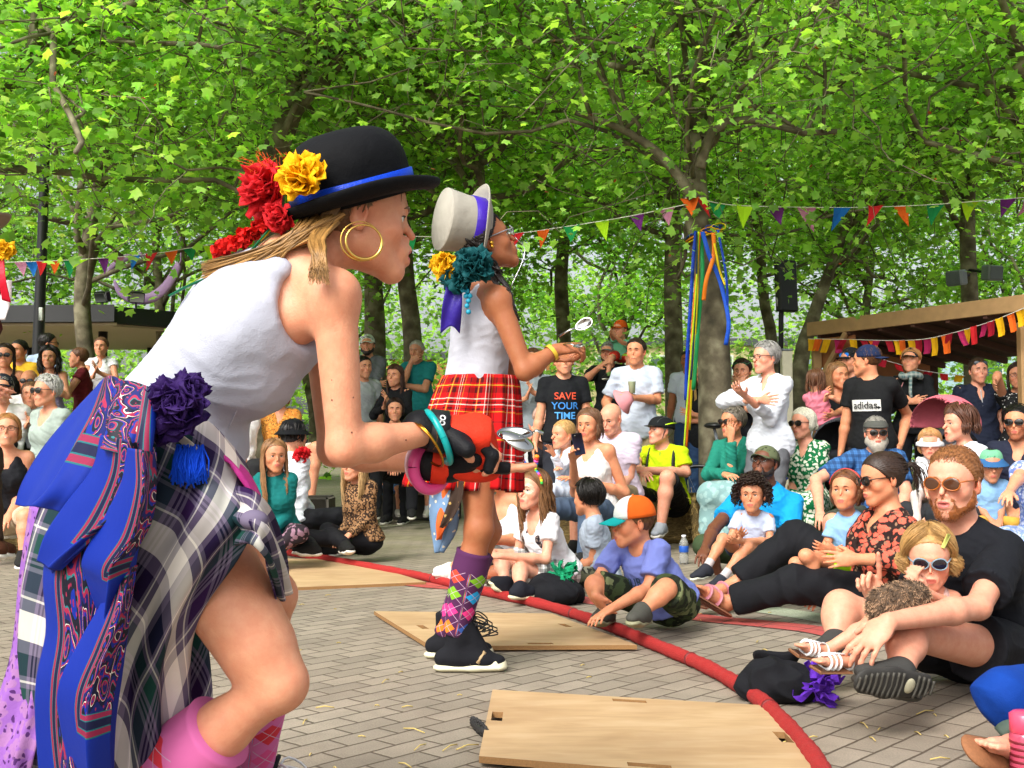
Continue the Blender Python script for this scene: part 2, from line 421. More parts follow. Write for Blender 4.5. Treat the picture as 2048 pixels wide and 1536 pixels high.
def wrinkle(V, amp, freq, seed=0, dirv=None):
    r = np.random.default_rng(seed); o = np.zeros(len(V))
    wp = V * freq; 
    for i in range(3):
        d = nrm(r.normal(size=3)); e = nrm(r.normal(size=3)); o += np.sin(wp @ d * (1 + .7 * i) + 1.7 * np.sin(wp @ e * .6 + r.uniform(0, 6)) + r.uniform(0, 6)) / (1 + .5 * i)
    if dirv is not None:
        d = nrm(dirv); o += 1.4 * np.sin((V @ d) * freq * 1.6 + 2 * np.sin(wp @ nrm(r.normal(size=3)) * .5))
    return amp * (1 - np.abs(o) * .75)
# ------------------------------------------------------------ people
def frame(yaw, pitch=0, roll=0):
    y, p, r = R_(yaw), R_(pitch), R_(roll); z = np.array([0, 0, 1.])
    f = np.array([math.sin(y), -math.cos(y), 0]); s = np.array([math.cos(y), math.sin(y), 0])
    f, u = f * math.cos(p) - z * math.sin(p), z * math.cos(p) + f * math.sin(p)
    u, s = u * math.cos(r) + s * math.sin(r), s * math.cos(r) - u * math.sin(r)
    return np.stack([s, f, u], 1)
def ik(A, T, l1, l2, pole):
    v = T - A; d = np.linalg.norm(v); n = v / (d + 1e-9)
    if d >= (l1 + l2) * .995: return A + v * l1 / (l1 + l2)
    a = (l1 * l1 - l2 * l2 + d * d) / (2 * d); h = math.sqrt(max(1e-6, l1 * l1 - a * a))
    p = pole - n * (pole @ n); return A + n * a + nrm(p) * h
SKIN = dict(fair='#dca07e', pink='#dfa488', tan='#cb906c', brown='#a66c48', dark='#6b4430', olive='#c69070', orange='#d69670')

def hand(v, Wr, d, n, t, sc=1.0, curl=.35, thumb=.5, spread=.12, kf=.006, pose=None):
    """v volume, Wr wrist, d finger direction, n palm normal, t thumb side"""
    d = nrm(d); n = nrm(n - d * (n @ d)); t = np.cross(n, d) * np.sign(np.cross(n, d) @ t + 1e-9); t = nrm(t)
    Rm = np.stack([t, d, n], 1)
    v.ell(Wr + d * .048 * sc, np.array([.040, .053, .017]) * sc, Rm, .012)
    v.cone(Wr, Wr + d * .03 * sc, .024 * sc, .024 * sc, .015, sq=(n, .75))
    L3 = np.array([.043, .027, .022]) * sc; tips = []
    for i in range(4):
        k = (-1.5 + i)                              # 0 = little finger side .. 3 = index
        b = Wr + d * (.082 + (.006, .0, -.003, -.012)[3 - i] * 1.0) * sc + t * k * .0195 * sc
        ln = L3 * (.8, .95, 1.0, .94)[i]; r = (.0078, .0088, .0092, .0092)[i] * sc
        c = curl if pose is None else pose[i]
        dd = nrm(d + t * k * spread); ang = 0
        for j in range(3):
            ang += c * (.75, 1.15, .8)[j]; e = b + (dd * math.cos(ang) + n * math.sin(ang)) * ln[j]
            v.cone(b, e, r * (1 - .07 * j), r * (.93 - .09 * j), kf); b = e
        tips.append(b)
    b = Wr + d * .022 * sc + t * .026 * sc + n * .006 * sc; dd = nrm(t * .8 + d * .75 + n * .25)
    v.cone(Wr + d * .02 * sc + t * .01 * sc, b, .016 * sc, .0145 * sc, .012)
    e = b + dd * .034 * sc; v.cone(b, e, .0135 * sc, .011 * sc, .008); d2 = nrm(t * (.8 - thumb) + d * .9 + n * thumb)
    f = e + d2 * .03 * sc; v.cone(e, f, .011 * sc, .009 * sc, kf)
    return tips

def head_prims(v, Hc, M, h, q):
    def P(x, y, z): return Hc + M @ (np.array([x, y, z]) * h)
    E = lambda c, r, k=.02, op='+': v.ell(P(*c), np.array(r) * h, M, k * h, op)
    C = lambda a, b, ra, rb, k=.015, op='+': v.cone(P(*a), P(*b), ra * h, rb * h, k * h, op)
    kid = q.get('kid', 0); cw = q.get('cw', 1.0)
    E((0, -.018, .037), (.077, .096, .084)); E((0, .03, .03), (.066, .062, .066), .03)
    E((0, .028, -.026), (.0625 * cw, .056, .078), .03)
    jw = q.get('jaw', 1.0)
    for sg in (-1, 1):
        C((sg * .047 * jw, .000, -.052), (sg * .014 * jw, .068, -.098 + .008 * kid), .022, .019, .03)
        E((sg * .041 * cw, .054, -.026), (.025, .024, .024 + .004 * kid), .02)
        C((sg * .012, .087, .023), (sg * .042, .070, .024), .008, .007, .014)
        E((sg * .0315, .094, .003), (.019, .016, .0125), .012, '-')
    C((0, .071, -.100 + .008 * kid), (0, .068, -.095), .019, .018, .02)
    ns = q.get('nose', 1.0) * (1 - .2 * kid)
    C((0, .079, .014), (0, .091 + .019 * ns, -.026), .0072, .0092 * ns, .01)
    for sg in (-1, 1): E((sg * .0105 * ns, .088 + .004 * ns, -.035), (.0075 * ns, .010, .0075), .006)
    mo = q.get('open', 0)
    E((0, .083 + q.get('pout', 0) * .7, -.062), (.031, .018, .024), .015)
    if not q.get('far'):
        E((0, .105, -.0625 - mo * .003), (.019, .013, .0020 + mo * .009), .005, '-')
        C((-.014, .0975, -.0560), (0, .1000, -.0555), .0046, .0052, .006); C((.014, .0975, -.0560), (0, .1000, -.0555), .0046, .0052, .006); C((-.012, .0955, -.0695 - mo * .012), (0, .0975, -.0705 - mo * .012), .0052, .0058, .006); C((.012, .0955, -.0695 - mo * .012), (0, .0975, -.0705 - mo * .012), .0052, .0058, .006)
        if q.get('pout'): C((-.010, .101, -.055), (.010, .101, -.055), .0062, .0062, .006); C((-.009, .098, -.076), (.009, .098, -.076), .0066, .0066, .006)
        for sg in (-1, 1):       # lids
            C((sg * .0185, .0800, .0092), (sg * .0325, .0812, .0108), .0052, .0056, .004); C((sg * .0325, .0812, .0108), (sg * .046, .0720, .0075), .0056, .0050, .004); C((sg * .0195, .0785, -.0062), (sg * .044, .0730, -.0052), .0044, .0044, .004)
    for sg in (-1, 1):
        if q.get('noears'): break
        Re = M @ np.array([[math.cos(.35 * sg), math.sin(.35 * sg), 0], [-math.sin(.35 * sg), math.cos(.35 * sg), 0], [0, 0, 1]])
        v.ell(P(sg * .079, -.014, -.004), np.array([.008, .019, .031]) * h, Re, .006 * h)
        v.ell(P(sg * .076, -.010, -.026), np.array([.007, .010, .012]) * h, Re, .006 * h)
        if not q.get('far'): v.ell(P(sg * .088, -.009, .0), np.array([.007, .0095, .019]) * h, Re, .004 * h, '-')
    return P

def locks(mb, Hc, M, h, n, r, path, seed=0, ns=4, seg=12, body=None, mi=0, jit=.25):
    g = np.random.default_rng(seed)
    for i in range(n):
        p = path(i, g)
        if p is None: continue
        p = cr(p, seg)
        if body is not None:
            for it in range(2):
                s = body.sample(p); m = s < r * 1.2
                if m.any():
                    e = .006; gr = np.stack([body.sample(p + np.eye(3)[a] * e) - body.sample(p - np.eye(3)[a] * e) for a in range(3)], 1)
                    gr /= np.linalg.norm(gr, axis=1, keepdims=True) + 1e-9; p[m] += gr[m] * (r * 1.3 - s[m])[:, None]
        rr = r * g.uniform(1 - jit * 2, 1 + jit) * np.concatenate([np.linspace(.6, 1, 3), np.ones(seg - 6), np.linspace(.9, .12, 3)])
        mb.tube(p, rr, ns, mi, cap=False)
def hair(o, hs, Hc, M, h, body):
    st, col = hs[0], hs[1]; kw = hs[2] if len(hs) > 2 else {}
    if st == 'bald': return None
    C0 = np.array([0, -.014, .034]); vox = kw.get('vox', .006)
    cov = kw.get('cover', 1.0)
    def S(az, th, inf=.012):
        Rr = np.array([.080, .100, .089]) + inf
        return C0 + np.array([math.sin(az) * math.sin(th), math.cos(az) * math.sin(th), math.cos(th)]) * Rr
    X = lambda p: Hc + M @ (np.asarray(p) * h)
    v = Vol(); hl = kw.get('line', .075)
    inf = {'short': .006, 'crop': .004, 'curly': .03, 'afro': .03}.get(st, .008)
    n1 = M @ nrm([0, .75, -.66]); clips = [(X((0, hl, .078)), n1), (X((0, 0, -.055)), -M[:, 2])]
    v.ell(X(C0), (np.array([.080, .100, .089]) + inf) * h, M, .01, clips=clips)
    v.grid(vox); V, F = v.mesh(); V = relax(V, F, 1)
    if st in ('short', 'crop', 'curly'): V = V + vnorm(V, F) * wrinkle(V, .002 * h, 140 if st != 'curly' else 90, 3)[:, None]
    if st not in ('curly', 'afro'):
        q_ = (V - X(C0)) @ M / h; kn = np.array(kw.get('knot', (0, -.2, .0))) - C0; pa = np.arctan2(q_[:, 0] - kn[0], (q_[:, 2] - kn[2]) if st == 'pony' else q_[:, 2] + .02); V = V + vnorm(V, F) * (.0013 * h * np.sin(pa * 52 + 2 * np.sin(q_[:, 1] * 60)) + .0008 * h * np.sin(pa * 117 + 3 * np.sin(q_[:, 1] * 40)))[:, None]
    mb = MB(); mb.add(V, F.tolist())
    r = kw.get('r', .0045) * h; n = kw.get('n', 130); ln = kw.get('len', .25); seed = kw.get('seed', 1)
    zd = M.T @ np.array([0, 0, -1.])                       # gravity in head space
    part = kw.get('part', 0.0)
    def long_(i, g):
        sd = 1 if g.random() < .5 else -1; b = g.random()
        if b < .42:    # from the parting, forward half, sweeping round the face
            a0 = sd * g.uniform(.05, .5); a1 = sd * g.uniform(1.2, 1.75); t0 = g.uniform(.05, .75)
        else: a0 = sd * g.uniform(.6, 3.14); a1 = sd * np.clip(abs(a0) + g.uniform(-.2, .4), 1.3, 3.14); t0 = g.uniform(.1, .9)
        i2 = g.uniform(.006, .014 + kw.get('vol', 0)); pts = [S(a0 + (a1 - a0) * (t ** .8), t0 + (1.75 - t0) * t, i2) + np.array([part * (1 - t), 0, 0]) for t in np.linspace(0, 1, 6)]
        e = pts[-1]; out = np.array([math.sin(a1), math.cos(a1) * .5, 0]) ; le = ln * g.uniform(.8, 1.08); wv = g.uniform(0, 6)
        fw = kw.get('front', 0.0)
        for t in (np.linspace(.15, 1, 6) if ln > .05 else ()):
            pts.append(e + zd * le * t + out * .012 * math.sin(t * 3) + np.array([math.sin(wv + t * 7), math.cos(wv + t * 6), 0]) * kw.get('wave', .006) + np.array([-.02 * sd * t * (1 if abs(a1) < 2 else 0), fw * t, 0]))
        if kw.get('tuck'): pts[-1] = pts[-1] + np.array([-.03 * math.sin(a1), -.02 * math.cos(a1), 0])
        return np.array([X(p) for p in pts])
    def bangs(i, g):
        a0 = g.uniform(-.65, .65); i2 = g.uniform(.006, .016)
        return np.array([X(S(a0 * (.5 + .5 * t), .1 + t * (kw.get('bang', 1.22) - .1), i2)) for t in np.linspace(0, 1, 6)])
    def short(i, g):
        az = g.uniform(-3.14, 3.14); t0 = math.acos(g.uniform(-.15 if abs(az) > 1.3 else .42, 1)); s = g.uniform(.25, .5) * kw.get('ls', 1)
        back = kw.get('back', 1); i2 = g.uniform(.003, .01) + kw.get('lift', 0)
        if back: a = [(az + np.sign(az) * .25 * t * s, t0 + s * t * (1 if abs(az) > 1.2 else -.2 if back == 1 else .7)) for t in np.linspace(0, 1, 4)]
        else: a = [(az, t0 + s * t) for t in np.linspace(0, 1, 4)]
        return np.array([X(S(p[0], p[1], i2 + .004 * math.sin(3 * k))) for k, p in enumerate(a)])
    def curl(i, g):
        az = g.uniform(-3.14, 3.14); lim = -.35 if abs(az) > 1.0 else .48
        t0 = math.acos(g.uniform(lim, 1)); c = S(az, t0, g.uniform(.012, .04)); ra = g.uniform(.008, .014); ph = g.uniform(0, 6); pts = []
        drop = ln * g.uniform(.4, 1) if abs(az) > 1.05 else .03
        nv = nrm(c - C0)
        for t in np.linspace(0, 1, 12):
            pts.append(X(c + zd * drop * t + nv * .018 * math.sin(t * 2.5) + np.array([math.cos(ph + t * 11), math.sin(ph + t * 11), .3 * math.sin(ph + t * 11)]) * ra))
        return np.array(pts)
    def pony(i, g):
        az = g.uniform(-3.14, 3.14); t0 = g.uniform(.5, 1.9) if abs(az) > 1.2 else g.uniform(.3, .95)
        pk = np.array(kw.get('knot', (0, -.135, .05))); a = S(az, t0, .008)
        m = (a + pk) / 2; m = C0 + nrm(m - C0) * (.101 + .008 * g.random()) * np.array([.95, 1.05, 1]); return np.array([X(a), X(m), X(pk)])
    def tail(i, g):
        pk = np.array(kw.get('knot', (0, -.135, .05))); j = g.normal(size=3) * .008; e = g.normal(size=3) * .02
        return np.array([X(pk + j * .4), X(pk + np.array([0, -.03, .01]) + j), X(pk + np.array([0, -.055, -.03]) + j * 1.8 + e * .5), X(pk + np.array([0, -.06, -.03]) + zd * ln * g.uniform(.6, 1.05) + e)])
    if st in ('long', 'bob'): locks(mb, Hc, M, h, n, r, long_, seed, body=body)
    if st in ('long', 'bob', 'short') and kw.get('bangs'): locks(mb, Hc, M, h, 50, r, bangs, seed + 1, seg=8)
    if st in ('short', 'crop'): locks(mb, Hc, M, h, kw.get('n', 220), kw.get('r', .0026) * h, short, seed, ns=3, seg=8)
    if st in ('curly', 'afro'): locks(mb, Hc, M, h, kw.get('n', 260), r * .8, curl, seed, ns=4, seg=24)
    if st == 'pony': locks(mb, Hc, M, h, n, r, pony, seed, seg=8); locks(mb, Hc, M, h, kw.get('nt', 40), r, tail, seed + 5, seg=12, body=body)
    g = np.random.default_rng(seed + 9); V = np.concatenate(mb.V); u = V @ nrm([.7, .6, .1])
    cols = np.clip(1 + .25 * np.sin(u * 300) * .4 + g.normal(size=len(V)) * .05, .5, 1.6)[:, None].repeat(3, 1)
    if kw.get('tips'): z = (V - Hc) @ M[:, 2] / h; t = np.clip((.02 - z) / .2, 0, 1)[:, None]; cols = cols * (1 - t) + cols * np.array(kw['tips']) * t
    return mb.obj('hair', hair_mat(col), o, cols=cols)

def eyewear(o, kind, X, M, h, body, lens='#15120f', framec='#101010', z=.005, up=0):
    mb = MB(); ml = MB(); z = z + up; tilt = up * 4
    sun = kind == 'sun'
    for sg in (-1, 1):
        c = np.array([sg * .033, .106 - up * .5, z]); a = .16 * sg
        Rl = np.array([[math.cos(a), math.sin(a), 0], [-math.sin(a), math.cos(a), 0], [0, 0, 1]])
        w_, h_ = (.0285, .0215) if sun else (.026, .018)
        ring = [c + Rl @ np.array([w_ * math.cos(t), 0, h_ * math.sin(t) * (1 - .15 * math.cos(t) * sg * -1)]) for t in np.linspace(0, 2 * math.pi, 19)]
        mb.tube([X(p) for p in ring], (.0026 if sun else .0019) * h, 5, cap=False)
        if sun: ml.sphere(X(c), np.array([w_, .0025, h_]) * h, M @ Rl, 16, 8)
        s0 = c + np.array([sg * w_ * .95, 0, .006])
        mb.tube([X(s0), X((sg * .071, .07, z + .008)), X((sg * .084, -.005, z + .006 + up * .4))], .0025 * h, 5)
    mb.tube([X((-.009, .107, z + .004)), X((0, .110, z + .007)), X((.009, .107, z + .004))], .0022 * h, 5)
    f = mb.obj('sunglasses' if sun else 'glasses', plain('frame', framec, .3, bmp=0), o)
    if sun: ml.obj('lens', plain('lens', lens, .06, bmp=0, spec=.8), f)
    return f

def headwear(o, kind, c1, X, M, h, **kw):
    mb = MB(); m1 = kw.get('m1') or cloth(c1, 'hat_cloth'); bk = -1 if kind == 'backcap' else 1
    def dome(rad, top, z0=.03, n=10, sx=1., sy=1., cy=-.014, sq=.9):
        prof = []
        for i in range(n + 1): t = math.pi / 2 * i / n; prof.append((rad * math.cos(t) ** sq if i < n else .0005, z0 + top * math.sin(t)))
        mb.lathe(X((0, cy, 0)), [(r * h, z * h) for r, z in prof], M, 28, 0, sx, sy)
    if kind in ('cap', 'backcap'):
        dome(.09, .105, .028, sy=1.17)
        r = mb.obj('hat', m1, o); b = MB(); rows = []
        for i in range(8):
            t = i / 7; ln = .075 * kw.get('bill', 1)
            rows.append([X((xx * .075 * (1 - .25 * t * t), bk * (.078 * math.sqrt(max(0, 1 - (xx * .78) ** 2)) + t * ln * math.sqrt(max(0, 1 - (xx * .8) ** 2)) + .012) + (-.014 if bk < 0 else 0), .036 - .012 * xx * xx * 1.2 - .012 * t)) for xx in np.linspace(-1, 1, 9)])
        V = np.array(rows).reshape(-1, 3); F = [(i * 9 + j, i * 9 + j + 1, (i + 1) * 9 + j + 1, (i + 1) * 9 + j) for i in range(7) for j in range(8)]
        bb = mesh_obj('bill', V, F, kw.get('m2') or m1, r); md = bb.modifiers.new('s', 'SOLIDIFY'); md.thickness = .003; return r
    if kind == 'flat':
        dome(.093, .062, .04, sy=1.2, sq=.6, cy=-.005); mb.sphere(X((0, .08, .045)), np.array([.062, .05, .012]) * h, M)
    if kind == 'bucket':
        dome(.088, .085, .04, sy=1.12, sq=.45); r = mb.obj('hat', m1, o)
        b = MB(); b.lathe(X((0, -.014, 0)), [(r_ * h, z * h) for r_, z in [(.086, .062), (.095, .045), (.13, .012), (.131, .009), (.093, .04), (.084, .05)]], M, 28, 0, 1, 1.12)
        b.obj('brim', kw.get('m2') or m1, r); return r
    if kind == 'bonnet':
        dome(.093, .092, .02, sy=1.15); mb.lathe(X((0, -.014, 0)), [(r_ * h, z * h) for r_, z in [(.088, .03), (.108, .01), (.112, -.012), (.110, -.013), (.09, .02)]], M, 28, 0, 1, 1.15)
    if kind == 'helmet':
        dome(.098, .1, .025, sy=1.3, sq=.7); r = mb.obj('helmet', m1, o); b = MB()
        for x in (-.05, -.02, .02, .05):
            b.tube([X((x * 1.1, .112 * math.cos(t) * (1 - abs(x) * 2) - .014, .03 + (.106 - abs(x) * .45) * math.sin(t))) for t in np.linspace(.35, 2.8, 12)], .007 * h, 6, flat=.6)
        b.obj('shell_rib', plain('helmet_rib', '#23272b', .35, bmp=0), r); s = MB()
        s.tube([X((-.088, .02, .05)), X((-.095, -.05, .07)), X((-.06, -.12, .08))], .006 * h, 5); s.tube([X((.088, .02, .05)), X((.095, -.05, .07)), X((.06, -.12, .08))], .006 * h, 5)
        s.obj('stripe', plain('neon', '#b8e010', .4, bmp=0), r)
        q = MB(); q.tube([X((-.08, .0, .03)), X((-.066, .02, -.06)), X((0, .045, -.118)), X((.066, .02, -.06)), X((.08, 0, .03))], .005 * h, 5, flat=.4); q.obj('chin_strap', plain('strap', '#111111', .7), r)
        pk = MB(); pk.sphere(X((0, .115, .03)), np.array([.07, .035, .006]) * h, M); pk.obj('peak', plain('helmet_peak', '#15181a', .4, bmp=0), r); return r
    return mb.obj('hat', m1, o)

def person(label, at, yaw=0, H=1.0, hs=None, lean=6, side=0, hyaw=None, hpitch=0, hroll=0, skin='fair', sex='f', fat=1.0,
           hairs=('short', '#3a2a1c'), top=None, bottom=None, shoes='#222222', sole='#d8d4c8', sock=None, legs='stand', seat=.42,
           rh=None, lh=None, re=None, le=None, arms='lap', hip=None, shR=None, shL=None, knR=None, knL=None, anR=None, anL=None, toR=None, toL=None,
           hR=None, hL=None, face=None, eyes=None, hat=None, beard=None, vox=.0075, group=None, lips='#bb6a5c', extra=None, nofeet=False, torso=None, waist=None, armhole=0, hd=None, name='person', hm=None, eyec='#3a2a1a', limb=1.0, barefoot=False, root=None):
    px, py, d = at; face = dict(face or {}); far = vox > .0065; face['far'] = far; gf = np.random.default_rng(int(abs(px) * 7 + abs(py))); face.setdefault('nose', gf.uniform(.78, 1.25)); face.setdefault('jaw', gf.uniform(.86, 1.1)); face.setdefault('cw', gf.uniform(.93, 1.07)); face.setdefault('mz', gf.uniform(-.003, .003))
    hs = hs or (.92 + .08 * H if H > .9 else .80 + .16 * H) ; h = hs * 1.0
    Mt = frame(yaw, lean, side); Mh = frame(yaw if hyaw is None else hyaw, hpitch, hroll); Hc = W(px, py, d)
    def pt(p, base=None, fr=Mt):
        if p is None: return None
        p = np.asarray(p, float)
        if abs(p[0]) > 5 or abs(p[1]) > 5: return W(p[0], p[1], d + p[2])
        return base + fr @ (p * H)
    B0 = Hc + Mh @ (np.array([0, -.025, -.055]) * h)
    NB = B0 - Mt[:, 2] * .095 * H - Mt[:, 1] * .012 * H; SM = NB - Mt[:, 2] * .045 * H
    if hip is not None:
        HM = pt(hip); u = nrm(SM - HM); s = nrm(Mt[:, 0] - u * (Mt[:, 0] @ u)); f = np.cross(u, s); f = f * (1 if f @ Mt[:, 1] > 0 else -1); Mt = np.stack([s, f, u], 1)
    else: HM = SM - Mt[:, 2] * (torso or .45) * H
    bw = .158 if sex == 'm' else .134; bw = bw * (H if H > .9 else H * .95)
    SR = pt(shR) if shR is not None else SM - Mt[:, 0] * bw; SL = pt(shL) if shL is not None else SM + Mt[:, 0] * bw
    hw = .09 * H; Mp = frame(yaw, 0 if legs != 'stand' else lean * .3, 0) if hip is None else Mt
    HR, HL = HM - Mp[:, 0] * hw, HM + Mp[:, 0] * hw
    # arms
    ua, fa = .285 * H, .245 * H
    A = dict(lap=((.05, .27, -.37), (-.1, .03, -1)), clap=((.03, .27, -.14), (.9, 0, -1)), cross=((-.11, .16, -.23), (.5, .25, -1)), down=((.25, .03, -.52), (.4, -.6, -.3)), chin=((.02, .17, .07), (.3, .4, -1)), knee=((.13, .36, -.36), (.6, 0, -.6)), hold=((.0, .30, -.2), (.9, 0, -1)))
    def arm(t, e, S, sg, tk):
        if isinstance(t, str): tk = t; t = None
        loc, pl = A[tk]; T = pt(t, SM) if t is not None else SM + Mt @ (np.array([-sg * loc[0] * -1, loc[1] + (.02 * sg if tk == 'cross' else 0), loc[2] + (.03 * sg if tk in ('cross', 'clap') else 0)]) * H)
        E = pt(e, SM) if e is not None else ik(S, T, ua, fa, Mt @ np.array([pl[0] * sg, pl[1], pl[2]]))
        return T, E, tk
    kR, kL = (arms if isinstance(arms, tuple) else (arms, arms))
    WR, ER, kR = arm(rh, re, SR, -1, kR); WL, EL, kL = arm(lh, le, SL, 1, kL)
    # legs
    tl, sl = .43 * H, .41 * H; fz = Mp[:, 1] * np.array([1, 1, 0]); fz = nrm(fz); sz = nrm(Mp[:, 0] * np.array([1, 1, 0])); Z = np.array([0, 0, 1.])
    def leg(sg, Hp, kn, an, to):
        K, An, To = pt(kn, HM, np.stack([sz, fz, Z], 1)), pt(an, HM, np.stack([sz, fz, Z], 1)), pt(to, HM, np.stack([sz, fz, Z], 1))
        if legs == 'stand':
            if An is None: An = np.array([*(Hp + sz * sg * .02)[:2], .085 * H])
            if K is None: K = (Hp * .47 + An * .53) + fz * .02 if abs(Hp[2] - An[2]) > tl + sl else ik(Hp, An, tl, sl, fz)
        elif legs == 'sit':
            if K is None: K = Hp + fz * tl * .96 + sz * sg * .09 * H + Z * (.03 * H)
            if An is None: An = np.array([*(K + fz * .04 * H)[:2], max(.08, K[2] - sl)])
        elif legs == 'cross':
            if K is None: K = Hp + fz * .30 * H + sz * sg * .20 * H; K[2] = max(.12 * H, Hp[2] + .03)
            if An is None: An = Hp * .5 + HM * .5 + fz * (.33 + .05 * sg) * H - sz * sg * .13 * H; An[2] = .06 * H
            if To is None: To = An + nrm(-sz * sg * .8 + fz * .5 - Z * .1) * .15 * H
        if K is None: K = ik(Hp, An, tl, sl, fz * .8 + Z)
        if To is None: To = An + fz * .15 * H; To[2] = max(.03, An[2] - .05 * H)
        return K, An, To
    KR, AR, TR = leg(-1, HR, knR, anR, toR); KL, AL, TL = leg(1, HL, knL, anL, toL)
    rootp = root if root is not None else ((AR[0] + AL[0]) / 2, (AR[1] + AL[1]) / 2, 0) if legs == 'stand' else (HM[0], HM[1], max(0, HM[2] - .12))
    o = empty(name, rootp, label, 'person', group)
    # ---- body
    v = Vol(); P = head_prims(v, Hc, Mh, h, face)
    v.cone(B0, NB, (.052 if sex == 'm' else .042) * H ** .5 * h, (.060 if sex == 'm' else .049) * H, .03)
    ch = SM - Mt[:, 2] * .13 * H + Mt[:, 1] * .015 * H; be = HM + Mt[:, 2] * .13 * H + Mt[:, 1] * .01 * H * fat
    Mc = Mt
    if waist is not None:
        be = pt(waist); u = nrm(SM - be); s = nrm(Mt[:, 0] - u * (Mt[:, 0] @ u)); f = np.cross(u, s); f = f * (1 if f @ Mt[:, 1] > 0 else -1); Mc = np.stack([s, f, u], 1); ch = SM + (be - SM) * .42 + f * .012
    TP = [('e', ch, np.array([.145 if sex == 'm' else .130, .100 * (.6 + .4 * fat), .165]) * H, Mc), ('e', be, np.array([.135 * fat if sex == 'm' else .118 * fat, .098 * fat, .15]) * H, Mt),
          ('e', HM - Mt[:, 2] * .0, np.array([.155 * (.5 + .5 * fat), .112 * fat, .12]) * H, Mt)]
    if sex == 'f' and H > .85:
        for sg in (-1, 1): TP.append(('e', ch + Mc @ (np.array([sg * .058, .068, -.02]) * H), np.array([.056, .047, .058]) * H, Mc))
    for t in TP: v.ell(t[1], t[2], t[3], .05 * H)
    if waist is not None: TP.append(('e', (be + HM) / 2, np.array([.125, .1, .13]) * H, Mt))
    lw = H * (1.0 if sex == 'm' else .88) * (.75 + .25 * fat)
    if H < .85: lw *= .92
    lw *= limb
    SH = []; 
    for S in (SR, SL): SH.append((NB - Mt[:, 2] * .012 * H, S, .048 * H, .050 * lw)); SH.append((ch, S - Mt[:, 2] * .03 * H, .07 * H, .046 * lw))
    for a, b, c, e in SH: v.cone(a, b, c, e, .03 * H)
    AP = []
    for S, E, Wq in ((SR, ER, WR), (SL, EL, WL)):
        AP += [(S, E, .052 * lw, .039 * lw), (E, E * .7 + Wq * .3, .038 * lw, .041 * lw), (E * .7 + Wq * .3, Wq, .041 * lw, .0265 * lw)]
        v.ell(S, .055 * lw, None, .02)
    for a, b, c, e in AP: v.cone(a, b, c, e, .02 * H)
    Fv = [AR - KR, AL - KL]
    LP = []
    for Hp, K, An in ((HR, KR, AR), (HL, KL, AL)):
        LP += [(Hp, K, .088 * lw * (1.06 if sex == 'f' else 1), .056 * lw), (K, K * .68 + An * .32, .054 * lw, .057 * lw), (K * .68 + An * .32, An, .057 * lw, .036 * lw)]
    for a, b, c, e in LP: v.cone(a, b, c, e, .03 * H)
    for K in (KR, KL): v.ell(K, .054 * lw, None, .02)
    fs = 1.0 if barefoot else .7
    for An, To in ((AR, TR), (AL, TL)):
        if nofeet: break
        if not barefoot: To = An + (To - An) * .75
        v.cone(An - nrm(To - An) * .02 * H, An * .35 + To * .65, .034 * H * fs, .030 * H * fs, .02); v.cone(An * .4 + To * .6, To, .03 * H * fs, .02 * H * fs, .02)
        if barefoot:
            dd = nrm(To - An); ud = nrm(Z - dd * (Z @ dd)); sd_ = np.cross(dd, ud)
            for i in range(5): b = To + sd_ * (i - 2) * .016 * H; v.cone(b, b + dd * (.032 - .004 * abs(i - 1)) * H, .011 * H, .009 * H, .005)
    # hands
    for S, E, Wq, kk, hp, sg in ((SR, ER, WR, kR, hR, -1), (SL, EL, WL, kL, hL, 1)):
        hp = dict(hp or {}); fd = nrm(Wq - E)
        dv = hp.get('d'); nv = hp.get('n')
        if dv is None: dv = {'clap': fd * .5 + Mt[:, 2] * .8 + Mt[:, 1] * .3, 'chin': fd * .6 - sg * Mt[:, 0] * .5}.get(kk, fd)
        else: dv = np.array(dv, float) if hp.get('w') else Mt @ np.array(dv, float)
        if nv is None: nv = {'clap': -sg * Mt[:, 0], 'lap': -Mt[:, 2] - Mt[:, 1] * .3, 'cross': -Mt[:, 1], 'down': -sg * Mt[:, 0], 'chin': -Mt[:, 1], 'knee': -Mt[:, 2], 'hold': -sg * Mt[:, 0]}[kk]
        else: nv = np.array(nv, float) if hp.get('w') else Mt @ np.array(nv, float)
        tv = hp.get('t'); tv = (np.array(tv, float) if hp.get('w') else Mt @ np.array(tv, float)) if tv is not None else ({'clap': -Mt[:, 1] + Mt[:, 2] * .2, 'lap': -sg * Mt[:, 0], 'cross': Mt[:, 2], 'down': Mt[:, 1], 'chin': Mt[:, 2], 'knee': -sg * Mt[:, 0], 'hold': Mt[:, 2]}[kk])
        hand(v, Wq, dv, nv, tv, .92 * H if sex == 'f' or H < .85 else 1.02, hp.get('curl', .3 if kk != 'clap' else .12), hp.get('thumb', .4), pose=hp.get('pose'))
    if extra: extra(v, locals())
    v.grid(vox); V, F = v.mesh(); V = relax(V, F, 1, .4); vh = v
    if hd:
        import copy
        vh = Vol(); vh.P = list(v.P); R0 = .155 * h; vh.grid(hd, Hc - R0 - .0, Hc + R0); V2, F2 = vh.mesh(); V2 = relax(V2, F2, 2, .5)
        n_ = nrm(B0 - NB); q_ = B0 - n_ * .028 * h; k1 = ((V[F].mean(1) - q_) @ n_) > .002; k1 &= (np.abs(V[F].mean(1) - Hc) < R0 - .004).all(1); k2 = ((V2[F2].mean(1) - q_) @ n_) < -.001
        F = F[~k1]; F2 = F2[~k2]; F = np.concatenate([F, F2 + len(V)]); V = np.concatenate([V, V2])
        us = np.zeros(len(V), bool); us[F.ravel()] = True; mp_ = np.cumsum(us) - 1; V = V[us]; F = mp_[F]
    cols = np.ones((len(V), 3)); Lc = (V - Hc) @ Mh / h
